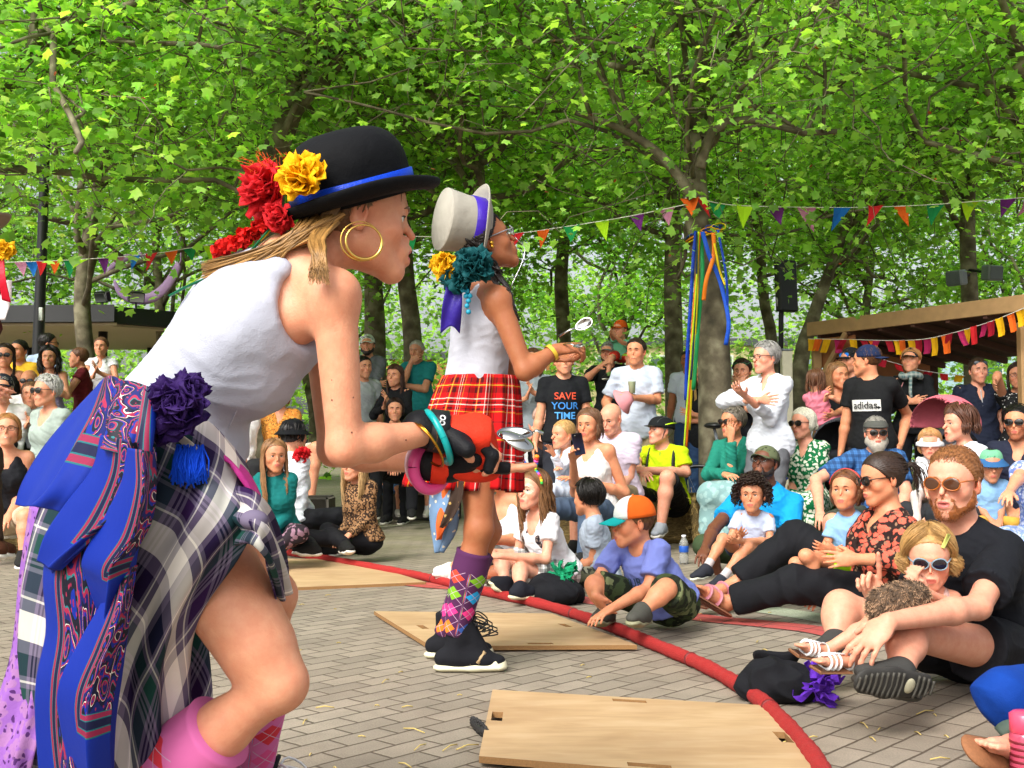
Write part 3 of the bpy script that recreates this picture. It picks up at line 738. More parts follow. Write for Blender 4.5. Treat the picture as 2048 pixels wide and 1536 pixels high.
    near = (np.abs(Lc[:, 0]) < .09) & (Lc[:, 2] > -.13) & (Lc[:, 1] > 0) & (np.abs(Lc[:, 2]) < .2)
    sk = lin(SKIN.get(skin, skin)); kc = 1.0
    def blot(c, r, col):
        d2 = (((Lc - np.array(c)) / np.array(r)) ** 2).sum(1); t = np.exp(-d2 * 1.2)[:, None]; cols[:] = cols * (1 - t) + cols * np.array(col) * t
    for sg in (-1, 1): blot((sg * .042, .07, -.03), (.022, .04, .02), (1.04, .86, .82)); blot((sg * .08, 0, 0), (.012, .03, .035), (1.05, .8, .76))
    blot((0, .105, -.032), (.014, .015, .012), (1.05, .82, .78))
    if not far:
        lt = (((Lc - np.array([0, .098, -.0625 - .006 * face.get('open', 0)])) / np.array([.021, .017, .0115 + .006 * face.get('open', 0)])) ** 2).sum(1) < 1; lp = np.array(lin(lips)) / np.array(sk); cols[lt] *= np.clip(lp, 0, 1.6)
    if face.get('stubble'):
        z = Lc[:, 2]; y = Lc[:, 1]; m = (z < -.045 + .02 * (np.abs(Lc[:, 0]) > .04)) & (y > -.01) & (z > -.13) & ~((np.abs(Lc[:, 0]) < .022) & (np.abs(z + .063) < .012) & (y > .08)); cols[m] *= np.array(face['stubble'])
    if face.get('paint'): face['paint'](Lc, cols)
    body = mesh_obj('body', V, F, skin_mat(SKIN.get(skin, skin)), o, cols=cols)
    # ---- face parts
    g = vh
    if not face.get('noeyes'):
        for sg in (-1, 1):
            ey = MB(); iris = MB(); br = MB()
            if far:
                p = g.hit(P(sg * .031, .2, .004), -Mh[:, 1], .3) 
                if p is None: continue
                if eyes != 'sun':
                    ey.sphere(p + Mh[:, 1] * -.004 * h, np.array([.0125, .0065, .0044]) * h, Mh, 10, 6); iris.sphere(p + Mh[:, 1] * .0008 * h, np.array([.0055, .0035, .0046]) * h, Mh, 8, 6)
            else:
                c = P(sg * .0315, .0722, .0018); ey.sphere(c, .0122 * h, Mh, 20, 12)
                lk = nrm(Mh[:, 1] + Mh[:, 0] * face.get('look', 0) + Mh[:, 2] * face.get('lookz', 0)); a = np.stack([*(lambda s: (s, np.cross(lk, s)))(nrm(np.cross(lk, Mh[:, 2]))), lk], 1)
                iris.sphere(c + lk * .0096 * h, np.array([.0062, .0062, .0034]) * h, a, 16, 8); ls_ = MB(); ls_.tube([P(sg * x, y, z) for x, y, z in ((.0185, .0845, .0052), (.025, .0870, .0068), (.0325, .0870, .0072), (.040, .0825, .0060), (.0465, .0765, .0035))], np.array([.0006, .0011, .0013, .0013, .0005]) * h, 5); ls_.obj('eyelashes', plain('lash', '#20140e', .6, bmp=0), o)
            pts = []
            for x, zz in ((.014, .021), (.027, .026), (.045, .020)):
                p = g.hit(P(sg * x, .2, zz), -Mh[:, 1], .3, .001)
                if p is not None: pts.append(p + Mh[:, 1] * .0005 * h)
            if len(pts) == 3 and not face.get('nobrow'): br.tube(cr(pts, 7), np.array([.0022, .003, .0032, .003, .0026, .002, .0008]) * h * (1.3 if far else 1), 6, flat=1.0)
            if ey.n and eyes != 'sun': e_ = ey.obj('eye', plain('eyeball', '#d9d0c8', .2, var=.02, bmp=0), o); iris.obj('iris', plain('iris', eyec, .1, var=.3, scale=400, bmp=0), e_)
            if br.n: br.obj('eyebrow', hair_mat(face.get('brow', hairs[1])), o)
    if far:
        lp = MB(); pts = []
        sm = face.get('smile', .5)
        for x, zz in ((-.022, -.060 + .006 * sm), (-.011, -.062), (0, -.063), (.011, -.062), (.022, -.060 + .006 * sm)):
            p = g.hit(P(x, .2, zz), -Mh[:, 1], .3, .001)
            if p is not None: pts.append(p)
        if len(pts) == 5:
            lp.tube(pts, np.array([.001, .0036, .0044, .0036, .001]) * h, 6)
            lp.obj('mouth', plain('lip', lips, .4, bmp=0), o)
            if face.get('open'):
                tt = MB(); tt.tube([p + Mh[:, 1] * .0025 * h - Mh[:, 2] * .001 * h for p in pts[1:4]], np.array([.001, .0032, .001]) * h, 6); tt.obj('teeth', plain('teeth', '#e8e0d0', .3, bmp=0), o)
    elif face.get('open'):
        mt = MB(); mt.sphere(P(0, .079, -.0635 - face['open'] * .003), np.array([.018, .011, .004 + face['open'] * .008]) * h, Mh); mt.obj('mouth', plain('mouth', '#4a1512', .4, bmp=0), o)
        tt = MB(); tt.sphere(P(0, .083, -.0595), np.array([.014, .008, .003]) * h, Mh); tt.obj('teeth', plain('teeth', '#e8e0d0', .3, bmp=0), o)
    if beard:
        b = Vol()
        bl = beard[1] if len(beard) > 1 else .01
        for sg in (-1, 1):
            b.cone(P(sg * .062, .012, -.03), P(sg * .052, .018, -.062), .012 * h, .018 * h + bl * .3, .02)
            b.cone(P(sg * .052, .018, -.062), P(sg * .016, .070, -.100), .02 * h + bl * .4, .021 * h + bl * .6, .02); b.cone(P(sg * .022, .085, -.052), P(0, .093, -.048), .0055 * h, .006 * h, .01); b.cone(P(sg * .024, .084, -.053), P(sg * .026, .074, -.085), .006 * h, .011 * h, .01)
        b.cone(P(0, .07, -.09), P(0, .07, -.1 - bl), .02 * h + bl * .4, .014 * h + bl * .6, .02)
        b.ell(P(0, .1, -.0625), np.array([.019, .03, .0085]) * h, Mh, .004, '-')
        b.grid(min(vox, .005)); BV, BF = b.mesh(); BV = BV + vnorm(BV, BF) * wrinkle(BV, .0016, 260, 4)[:, None]
        bo = mesh_obj('beard', BV, BF, hair_mat(beard[0]), o)
        if hd:
            bn = vnorm(BV, BF); g_ = np.random.default_rng(5); mb = MB()
            for k in g_.integers(0, len(BV), 2600):
                if g.sample(BV[k]) < -.002: continue
                dd_ = nrm(bn[k] * .6 - Mh[:, 2] * .8 + g_.normal(size=3) * .3); mb.tube([BV[k], BV[k] + dd_ * .004, BV[k] + dd_ * g_.uniform(.005, .009)], [.0006, .0005, .0002], 3, cap=False)
            if mb.n: mb.obj('whiskers', hair_mat(beard[0]), bo)
    X = lambda p: Hc + Mh @ (np.asarray(p) * h)
    hair(o, hairs, Hc, Mh, h, v)
    if eyes: 
        ek = {} if isinstance(eyes, str) else dict(eyes[1]); eyewear(o, eyes if isinstance(eyes, str) else eyes[0], X, Mh, h, v, **ek)
    if hat: headwear(o, hat[0], hat[1], X, Mh, h, **(hat[2] if len(hat) > 2 else {}))
    # ---- top
    inf = .011 * H
    info = dict(o=o, v=v, Hc=Hc, Mh=Mh, Mt=Mt, SM=SM, HM=HM, SR=SR, SL=SL, ER=ER, EL=EL, WR=WR, WL=WL, KR=KR, KL=KL, AR=AR, AL=AL, TR=TR, TL=TL, h=h, H=H, X=X, NB=NB)
    if top:
        mt, slv = top[0], top[1]; kw = top[2] if len(top) > 2 else {}
        mt = cloth(mt) if isinstance(mt, str) else mt
        t = Vol(); lo = kw.get('hem', -.045 if legs == 'stand' else .015) * H; cl = [(HM + Mt[:, 2] * lo, -Mt[:, 2])]
        ex = kw.get('loose', .004) * H + inf
        for e in TP: t.ell(e[1], e[2] + ex, e[3], .05 * H, clips=cl)
        t.ell(HM, TP[2][2] + ex + .012 * H, Mt, .04 * H, clips=cl); (t.ell(HM - Mt[:, 2] * .05 * H, TP[2][2] + ex + .004 * H, Mt, .04 * H, clips=cl) if lo < 0 else 0)
        if slv == 0:
            for sg, S in ((-1, SR), (1, SL)): t.cone(NB - Mt[:, 2] * .02 * H + Mt[:, 0] * sg * .055 * H - Mt[:, 1] * .02 * H, S * .25 + ch * .75 + Mt[:, 1] * .03 * H, .028 * H, .08 * H, .02)
            for a, b, c, e in SH[1::2]: t.cone(a, a * .6 + b * .4, c + inf, c + inf, .03 * H)
        else:
            for a, b, c, e in SH: t.cone(a, b, c + inf * .6, e + inf * .6, .03 * H)
            for S, E, Wq in ((SR, ER, WR), (SL, EL, WL)):
                s1 = min(slv, 1.0); e1 = S + (E - S) * s1; fl = inf + kw.get('flare', .012) * H * (1 if slv < 1 else .3)
                t.cone(S, e1 + nrm(E - S) * .03, .052 * lw + inf * .8, (.052 - .013 * s1) * lw + fl, .02 * H, clips=[(e1, nrm(E - S))] if slv < 1 else ())
                if slv > 1:
                    e2 = E + (Wq - E) * (slv - 1); t.cone(E, e2 + nrm(Wq - E) * .02, .041 * lw + inf, (.041 - .013 * (slv - 1)) * lw + inf, .02 * H, clips=[(e2, nrm(Wq - E))])
        nk = kw.get('neck', 'crew'); nr = {'crew': .062, 'v': .062, 'scoop': .085, 'tank': .078, 'shirt': .062, 'wide': .10}[nk] * H
        t.ell(NB + Mt[:, 2] * .035 * H + Mt[:, 1] * .02 * H, np.array([nr, nr * 1.05, .062 * H]), Mt, .01, '-')
        if nk in ('v', 'shirt'): t.cone(NB + Mt[:, 1] * .07 * H + Mt[:, 2] * .02 * H, SM + Mt[:, 1] * .16 * H - Mt[:, 2] * .12 * H, .058 * H, .012 * H, .006, '-')
        if nk in ('tank', 'scoop', 'wide'): t.cone(NB + Mt[:, 1] * .05 * H + Mt[:, 2] * .02 * H, SM + Mt[:, 1] * .15 * H - Mt[:, 2] * .03 * H, .075 * H, .06 * H, .01, '-')
        if armhole:
            for S, E in ((SR, ER), (SL, EL)): t.ell(S - Mc[:, 2] * .01, (armhole * .9, armhole, armhole * 1.15), Mc, .008, '-')
        tv_ = kw.get('vox', vox); t.grid(tv_); TV, TF = t.mesh(); TV = relax(TV, TF, 1)
        wa = kw.get('wr', .008) * H; nv_ = vnorm(TV, TF); TV = TV + nv_ * (wrinkle(TV, wa, kw.get('wf', 24) / H, int(abs(px)) + 3) + wrinkle(TV, wa * .28, 62 / H, int(abs(py)) + 9, Mt[:, 2] + .5 * Mt[:, 0]))[:, None]
        info['top'] = mesh_obj(kw.get('name', 'shirt'), TV, TF, mt, o); info['tv'] = t; info['ch'] = ch
        if nk == 'shirt':
            mb = MB()
            for sg in (-1, 1):
                a = NB - Mt[:, 1] * .065 * H + Mt[:, 2] * .03 * H; mb.tube(cr([a, NB + Mt @ (np.array([sg * .062, -.01, .025]) * H), NB + Mt @ (np.array([sg * .05, .06, -.005]) * H), NB + Mt @ (np.array([sg * .045, .095, -.055]) * H)], 10), np.array([.02, .022, .022, .022, .022, .024, .026, .026, .02, .006]) * H, 8, flat=.28)
            mb.obj('collar', mt, o)
    if bottom:
        kind, mt = bottom[0], bottom[1]; kw = bottom[2] if len(bottom) > 2 else {}
        mt = cloth(mt) if isinstance(mt, str) else mt; t = Vol(); c = [(HM + Mt[:, 2] * .09 * H, Mt[:, 2])]
        t.ell(HM, TP[2][2] + .006 * H, Mt, .03 * H, clips=c)
        if kind == 'legs':
            fr_ = kw.get('len', 2.0); ls = kw.get('loose', .01) * H
            for Hp, K, An in ((HR, KR, AR), (HL, KL, AL)):
                f1 = min(fr_, 1); e1 = Hp + (K - Hp) * f1; t.cone(Hp, e1 + nrm(K - Hp) * (.03 if fr_ < 1 else 0), .088 * lw * (1.06 if sex == 'f' else 1) + .008, (.088 - .03 * f1) * lw + ls * 1.6, .03 * H, clips=[(e1, nrm(K - Hp))] if fr_ < 1 else ())
                if fr_ > 1: e2 = K + (An - K) * (fr_ - 1); t.cone(K, e2 + nrm(An - K) * .02, .060 * lw + ls, .048 * lw + ls * 1.2, .03 * H, clips=[(e2, nrm(An - K))])
        if kind == 'skirt':
            ln = kw.get('len', 1.0); e = [Hp + (K - Hp) * min(1, ln) for Hp, K in ((HR, KR), (HL, KL))]
            for a, b in ((HR, e[0]), (HL, e[1]), (HM, (e[0] + e[1]) / 2)): t.cone(a, b, .1 * H, .1 * H, .05 * H)
            if ln > 1:
                for K, An, e0 in ((KR, AR, e[0]), (KL, AL, e[1])): b = K + (An - K) * (ln - 1); t.cone(e0, b, .066 * H, .06 * H, .03 * H)
                t.cone((KR + KL) / 2, (KR + (AR - KR) * (ln - 1) + KL + (AL - KL) * (ln - 1)) / 2, .05 * H, .05 * H, .04 * H)
        t.grid(vox); TV, TF = t.mesh(); TV = relax(TV, TF, 1); TV = TV + vnorm(TV, TF) * wrinkle(TV, .008 * H, 26, int(abs(py)) + 1)[:, None]
        info['bot'] = mesh_obj('skirt' if kind == 'skirt' else ('shorts' if kw.get('len', 2) < 1.15 else 'trousers'), TV, TF, mt, o)
    if sock:
        t = Vol()
        for K, An, To in ((KR, AR, TR), (KL, AL, TL)): q = An + (K - An) * sock[1]; t.cone(q, An, .038 * lw + .012 * sock[1] + .002, .038 * H, .01, clips=[(q, nrm(K - An))])
        t.grid(min(vox, .006)); TV, TF = t.mesh(); mesh_obj('sock', TV, TF, cloth(sock[0]), o)
    if shoes and not nofeet:
        for An, To in ((AR, TR), (AL, TL)): shoe(o, An, To, H, shoes, sole, min(vox, .006), face.get('shoe_up'))
    return info

def shoe(o, An, To, H, col, sole, vox=.005, upv=None):
    Z = np.array([0, 0, 1.]); dd = nrm(To - An); u = nrm(Z - dd * (Z @ dd)) if abs(dd[2]) < .93 else nrm(np.array([0, 1., 0]) - dd * dd[1])
    if upv is not None: u = nrm(np.asarray(upv, float) - dd * (dd @ np.asarray(upv, float)))
    t = Vol(); a = An - dd * .035 * H - u * .035 * H; b = To - dd * .02 * H - u * .004 * H; pl = [(An - u * .08 * H + dd * 0, -u)]
    t.cone(a, An * .5 + To * .5 - u * .02 * H, .038 * H, .043 * H, .03, sq=(u, .9)); t.cone(An * .5 + To * .5 - u * .022 * H, b, .044 * H, .036 * H, .02, sq=(u, .68)); t.cone(An, An - u * .03 * H, .043 * H, .044 * H, .03); t.cone(An + u * .004 * H, An * .42 + To * .58 - u * .012 * H, .040 * H, .037 * H, .02)
    t.grid(vox); V, F = t.mesh(); mesh_obj('shoe', V, F, cloth(col) if isinstance(col, str) else col, o)
    s = Vol(); s.cone(a - u * .028 * H, An * .5 + To * .5 - u * .05 * H, .041 * H, .045 * H, .01, sq=(u, .42)); s.cone(An * .5 + To * .5 - u * .05 * H, b - u * .024 * H, .046 * H, .042 * H, .01, sq=(u, .42))
    s.grid(vox); V, F = s.mesh(); mesh_obj('shoe_sole', V, F, plain('sole', sole, .6), o)

def text_on(info, txt, cx, cz, size, color, parent, off=.003, name='print', font=None, rot=0, sy=1.0):
    """lettering laid on the front of the shirt; cx, cz metres in the torso frame from the chest centre"""
    c = bpy.data.curves.new('t', 'FONT'); c.body = txt; c.size = size; c.align_x = 'CENTER'; c.align_y = 'CENTER'; c.offset = size * .012
    to = bpy.data.objects.new('t', c); COL.objects.link(to); dg = bpy.context.evaluated_depsgraph_get(); me = bpy.data.meshes.new_from_object(to.evaluated_get(dg))
    V = np.array([v.co[:] for v in me.vertices]); F = [tuple(p.vertices) for p in me.polygons]
    bpy.data.objects.remove(to); bpy.data.curves.remove(c); bpy.data.meshes.remove(me)
    if not len(V): return
    Mt = info['Mt']; out = []
    ca, sa = math.cos(rot), math.sin(rot); q0 = None
    for p in V:
        x, y = p[0] * ca - p[1] * sa * sy, p[0] * sa + p[1] * ca * sy
        s = info['ch'] + Mt[:, 0] * (cx + x) + Mt[:, 2] * (cz + y) + Mt[:, 1] * .35; q = info['tv'].hit(s, -Mt[:, 1], .5, .003)
        if q is None: q = q0 if q0 is not None else s - Mt[:, 1] * .2
        q0 = q; out.append(q + Mt[:, 1] * (off + .009))
    o = mesh_obj(name, out, F, plain('ink', color, .7, bmp=0), parent, smooth=False); return o
# ------------------------------------------------------------ ground
def ground_material():
    m, n, b = new_mat('brick_paving'); t = N(n, 'TexCoord'); mp = N(n, 'Mapping'); mp.inputs['Rotation'].default_value = (0, 0, R_(-47.3)); L(n, t.outputs['Object'], mp.inputs['Vector'])
    wn = N(n, 'TexNoise'); wn.inputs['Scale'].default_value = 9; wn.inputs['Detail'].default_value = 3; L(n, t.outputs['Object'], wn.inputs['Vector'])
    va = n.nodes.new('ShaderNodeVectorMath'); va.operation = 'MULTIPLY_ADD'; L(n, wn.outputs['Color'], va.inputs[0]); va.inputs[1].default_value = (.010,) * 3; L(n, mp.outputs[0], va.inputs[2])
    br = N(n, 'TexBrick'); L(n, va.outputs[0], br.inputs['Vector']); br.inputs['Scale'].default_value = 1.0
    br.inputs['Brick Width'].default_value = .188; br.inputs['Row Height'].default_value = .094; br.inputs['Mortar Size'].default_value = .0045; br.inputs['Mortar Smooth'].default_value = .35; br.inputs['Bias'].default_value = -.1
    br.inputs['Color1'].default_value = (*lin('#9a9080'), 1); br.inputs['Color2'].default_value = (*lin('#837b6d'), 1); br.inputs['Mortar'].default_value = (*lin('#4f4638'), 1)
    n1 = N(n, 'TexNoise'); n1.inputs['Scale'].default_value = 1.3; n1.inputs['Detail'].default_value = 6; L(n, t.outputs['Object'], n1.inputs['Vector'])
    n2 = N(n, 'TexNoise'); n2.inputs['Scale'].default_value = 190; n2.inputs['Detail'].default_value = 5; L(n, t.outputs['Object'], n2.inputs['Vector'])
    n3 = N(n, 'TexNoise'); n3.inputs['Scale'].default_value = 5; n3.inputs['Detail'].default_value = 8; n3.inputs['Roughness'].default_value = .7; L(n, t.outputs['Object'], n3.inputs['Vector'])
    base = mixc(n, ramp(n, n2.outputs[0], [(.3, '#000000'), (.7, '#ffffff')]), (.8, .8, .8), (1.16, 1.14, 1.12)); base = mixc(n, 1.0, br.outputs[0], base, 'MULTIPLY')
    base = mixc(n, ramp(n, n1.outputs[0], [(.35, '#000000'), (.7, '#777777')]), base, '#7a5c4c')
    base = mixc(n, ramp(n, n3.outputs[0], [(.45, '#000000'), (.7, '#999999')]), base, '#5c5448')
    sp = N(n, 'SeparateXYZ'); L(n, t.outputs['Object'], sp.inputs[0])
    far = mth(n, 'MULTIPLY', ramp(n, mth(n, 'DIVIDE', sp.outputs[1], 20.0), [(.36, '#000000'), (.5, '#ffffff')]), ramp(n, n1.outputs[0], [(.4, '#000000'), (.62, '#888888')]))
    base = mixc(n, far, base, '#6f7a3c')
    L(n, base, b.inputs['Base Color']); b.inputs['Roughness'].default_value = .85
    h = mth(n, 'ADD', mth(n, 'MULTIPLY', mth(n, 'SUBTRACT', 1.0, br.outputs['Fac']), 1.0), mth(n, 'MULTIPLY', n2.outputs[0], .25)); h = mth(n, 'ADD', h, mth(n, 'MULTIPLY', n3.outputs[0], .3))
    bump(n, b, h, .8, .008); return m
g = MB(); 
xs = [-250, -30, -10, 10, 30, 250]; ys = [-40, -5, 8, 25, 60, 400]
V = [(x, y, 0) for y in ys for x in xs]; F = [(i * 6 + j, i * 6 + j + 1, (i + 1) * 6 + j + 1, (i + 1) * 6 + j) for i in range(5) for j in range(5)]
tag(g.add(V, F).obj('ground', ground_material()), kind='structure')
def strip(name, pts, wd, z, mat, kind='structure'):
    P = cr(np.array([G(*p) for p in pts]), 60); T = np.gradient(P, axis=0); Nn = np.stack([-T[:, 1], T[:, 0], 0 * T[:, 0]], 1); Nn /= np.linalg.norm(Nn, axis=1, keepdims=True)
    s = np.concatenate([[0], np.cumsum(np.linalg.norm(np.diff(P, axis=0), axis=1))]); V = []; U = []
    for sg in (-.5, .5): V.append(P + Nn * wd * sg + [0, 0, z]); U.append(np.stack([s, np.full(60, sg * wd)], 1))
    F = [(i, i + 1, 61 + i, 60 + i) for i in range(59)]
    return tag(mesh_obj(name, np.concatenate(V), F, mat, uvs=np.concatenate(U)), kind=kind)
m, n, b = new_mat('red_brick'); t = N(n, 'TexCoord'); br = N(n, 'TexBrick'); L(n, t.outputs['UV'], br.inputs['Vector']); br.inputs['Scale'].default_value = 1; br.inputs['Brick Width'].default_value = .2; br.inputs['Row Height'].default_value = .1; br.inputs['Mortar Size'].default_value = .004; br.offset = 0
br.inputs['Color1'].default_value = (*lin('#b8524c'), 1); br.inputs['Color2'].default_value = (*lin('#a3453f'), 1); br.inputs['Mortar'].default_value = (*lin('#5a3a34'), 1)
no = N(n, 'TexNoise'); no.inputs['Scale'].default_value = 60; L(n, t.outputs['Object'], no.inputs['Vector']); L(n, mixc(n, 1.0, br.outputs[0], mixc(n, no.outputs[0], (.75, .75, .75), (1.2, 1.2, 1.2)), 'MULTIPLY'), b.inputs['Base Color']); b.inputs['Roughness'].default_value = .85; bump(n, b, mth(n, 'SUBTRACT', 1.0, br.outputs['Fac']), .6, .006)
strip('path', [(760, 1157), (860, 1172), (1010, 1182), (1200, 1205), (1400, 1236), (1520, 1248), (1640, 1262), (1760, 1290)], .2, .004, m)
strip('mosaic_path', [(1440, 1206), (1560, 1224), (1660, 1240), (1760, 1262)], .22, .003, cloth('#a9b09a', 'mosaic', 'marl', 4, c2='#7d8a72'))

# ------------------------------------------------------------ plywood boards, ropes
def ply():
    m, n, b = new_mat('plywood'); t = N(n, 'TexCoord'); mp = N(n, 'Mapping'); mp.inputs['Scale'].default_value = (2.2, 9, 9); L(n, t.outputs['Object'], mp.inputs['Vector'])
    a = N(n, 'TexNoise'); a.inputs['Scale'].default_value = 2.2; a.inputs['Detail'].default_value = 7; a.inputs['Distortion'].default_value = .6; L(n, mp.outputs[0], a.inputs['Vector'])
    c = N(n, 'TexNoise'); c.inputs['Scale'].default_value = 2.5; c.inputs['Detail'].default_value = 4; L(n, t.outputs['Object'], c.inputs['Vector'])
    base = ramp(n, a.outputs[0], [(.3, '#b0926c'), (.5, '#bd9e76'), (.72, '#c6aa84')]); base = mixc(n, ramp(n, c.outputs[0], [(.42, '#000000'), (.72, '#aaaaaa')]), base, '#8c6844')
    L(n, base, b.inputs['Base Color']); b.inputs['Roughness'].default_value = .6; bump(n, b, a.outputs[0], .15, .002); return m
PLY = ply(); EDGE = plain('ply_edge', '#8f6a3f', .8, scale=200, var=.3)
def board(name, corners, label, slots, th=.018, lift=.0):
    """corners: 4 photo pixels on the ground, far-left, far-right, near-right, near-left; slots as (u,v,along u)"""
    Q = [G(*c, z=th + lift) for c in corners]; c0 = sum(Q) / 4
    u = nrm(Q[1] - Q[0] + Q[2] - Q[3]); root = empty(name, (c0[0], c0[1], 0), label, 'board', 'plywood dance boards on the paving')
    S = lambda a, b: (Q[0] * (1 - a) + Q[1] * a) * (1 - b) + (Q[3] * (1 - a) + Q[2] * a) * b
    LU = np.linalg.norm(Q[1] - Q[0]); LV = np.linalg.norm(Q[3] - Q[0])
    ts = set([0, 1]); vs_ = set([0, 1]); holes = []
    for (a, b, al) in slots:
        hu, hv = (.055 / LU, .017 / LV) if al else (.017 / LU, .055 / LV); holes.append((a - hu, a + hu, b - hv, b + hv)); ts |= {a - hu, a + hu}; vs_ |= {b - hv, b + hv}
    ts, vs_ = sorted(ts), sorted(vs_); keep = {(i, j): not any(h[0] - 1e-6 <= (ts[i] + ts[i + 1]) / 2 <= h[1] + 1e-6 and h[2] - 1e-6 <= (vs_[j] + vs_[j + 1]) / 2 <= h[3] + 1e-6 for h in holes) for i in range(len(ts) - 1) for j in range(len(vs_) - 1)}
    nu, nv = len(ts), len(vs_); V = [S(a, b) for b in vs_ for a in ts] + [S(a, b) - [0, 0, th] for b in vs_ for a in ts]; F = []; o2 = nu * nv; E = []
    for (i, j), k in keep.items():
        if not k: continue
        q = (j * nu + i, j * nu + i + 1, (j + 1) * nu + i + 1, (j + 1) * nu + i); F.append(q); F.append(tuple(x + o2 for x in q[::-1]))
        for (di, dj, e) in ((0, -1, (q[0], q[1])), (1, 0, (q[1], q[2])), (0, 1, (q[2], q[3])), (-1, 0, (q[3], q[0]))):
            if not keep.get((i + di, j + dj), False): E.append((e[1], e[0], e[0] + o2, e[1] + o2))
    o = mesh_obj('board_panel', V, F + E, None, root, smooth=False, mats=[PLY, EDGE], fm=[0] * len(F) + [1] * len(E)); return root
board('dance_board', [(985, 1379), (1522, 1410), (1680, 1572), (958, 1512)], 'large plywood board nearest the camera, a dark cone at its left edge', [(.035, .45, 0), (.97, .47, 0), (.52, .06, 1), (.5, .95, 1)], lift=.012)
board('dance_board', [(748, 1222), (1104, 1227), (1274, 1290), (862, 1292)], 'plywood board behind the black high-top shoes of the dancer in the red tartan skirt', [(.12, .5, 0), (.9, .42, 0), (.55, .95, 1)], lift=.008)
board('dance_board', [(560, 1117), (700, 1118), (852, 1164), (560, 1176)], 'plywood board half hidden behind the bent knee of the dancer in the bowler hat', [(.7, .1, 1)])
board('dance_board', [(-120, 1060), (62, 1064), (92, 1094), (-120, 1098)], 'plywood board at the left edge of the photo behind the blue scarf', [(.6, .5, 1)])
def ropem():
    m, n, b = new_mat('red_rope'); t = N(n, 'TexCoord'); no = N(n, 'TexNoise'); no.inputs['Scale'].default_value = 220; no.inputs['Detail'].default_value = 5; L(n, t.outputs['Object'], no.inputs['Vector'])
    L(n, mixc(n, no.outputs[0], '#7c1214', '#bd2a26'), b.inputs['Base Color']); b.inputs['Roughness'].default_value = .95; bump(n, b, no.outputs[0], 1, .006); return m
ROPE = ropem()
def rope(pts, r, label):
    P = cr([G(x, y, r) for x, y in pts], 260); g_ = np.random.default_rng(3)
    root = empty('rope', (*P[len(P) // 2][:2], 0), label, 'rope', 'thick red ropes on the paving'); mb = MB()
    s = np.concatenate([[0], np.cumsum(np.linalg.norm(np.diff(P, axis=0), axis=1))]); rr = r * (1 + .05 * np.sin(s * 90) + .05 * np.sin(s * 21) + g_.normal(size=len(s)) * .015)
    mb.tube(P, rr, 16); mb.obj('rope_body', ROPE, root)
    for k in (.12, .3, .46, .63, .8):
        i = int(k * 259); a = P[i]; T = nrm(P[i + 1] - P[i - 1]); q = MB(); q.tube([a - T * .006, a + T * .006], r * 1.1, 14); q.obj('tape_band', plain('tape', '#6d1517', .6), root)
rope([(553, 1098), (575, 1104), (640, 1115), (740, 1133), (850, 1154), (950, 1178), (1090, 1210), (1215, 1250), (1300, 1285), (1400, 1327), (1475, 1368), (1530, 1408), (1580, 1458), (1625, 1512), (1680, 1600)], .026, 'long thick red rope curving from the teal hoodie girl past all the boards')
rope([(-150, 1056), (-40, 1057), (52, 1060)], .026, 'short visible end of red rope at the left edge behind the blue scarf')

# ------------------------------------------------------------ trees
def leaf_mat():
    m, n, b = new_mat('plane_leaf'); at = N(n, 'Attribute'); at.attribute_name = 'col'
    t = N(n, 'TexCoord'); no = N(n, 'TexNoise'); no.inputs['Scale'].default_value = .5; L(n, t.outputs['Object'], no.inputs['Vector'])
    c = mixc(n, 1.0, at.outputs['Color'], mixc(n, no.outputs[0], (1., 1.02, .98), (1.5, 1.36, 1.25)), 'MULTIPLY'); L(n, c, b.inputs['Base Color']); b.inputs['Roughness'].default_value = .45; b.inputs['Specular IOR Level'].default_value = .35
    tr = N(n, 'BsdfTranslucent'); L(n, mixc(n, 1.0, c, (1.9, 1.7, .75), 'MULTIPLY'), tr.inputs[0]); mx = N(n, 'MixShader'); mx.inputs[0].default_value = .56
    L(n, b.outputs[0], mx.inputs[1]); L(n, tr.outputs[0], mx.inputs[2]); L(n, mx.outputs[0], n.nodes['Material Output'].inputs[0]); return m
LEAF = leaf_mat()
def bark():
    m, n, b = new_mat('bark'); t = N(n, 'TexCoord'); v = N(n, 'TexVoronoi'); v.inputs['Scale'].default_value = 9; no = N(n, 'TexNoise'); no.inputs['Scale'].default_value = 6; no.inputs['Detail'].default_value = 8
    L(n, t.outputs['Object'], no.inputs['Vector']); L(n, t.outputs['Object'], v.inputs['Vector'])
    c = ramp(n, no.outputs[0], [(.3, '#443e30'), (.5, '#665e4a'), (.68, '#8c866e')]); L(n, c, b.inputs['Base Color']); b.inputs['Roughness'].default_value = .9; bump(n, b, no.outputs[0], .6, .03); return m
BARK = bark()
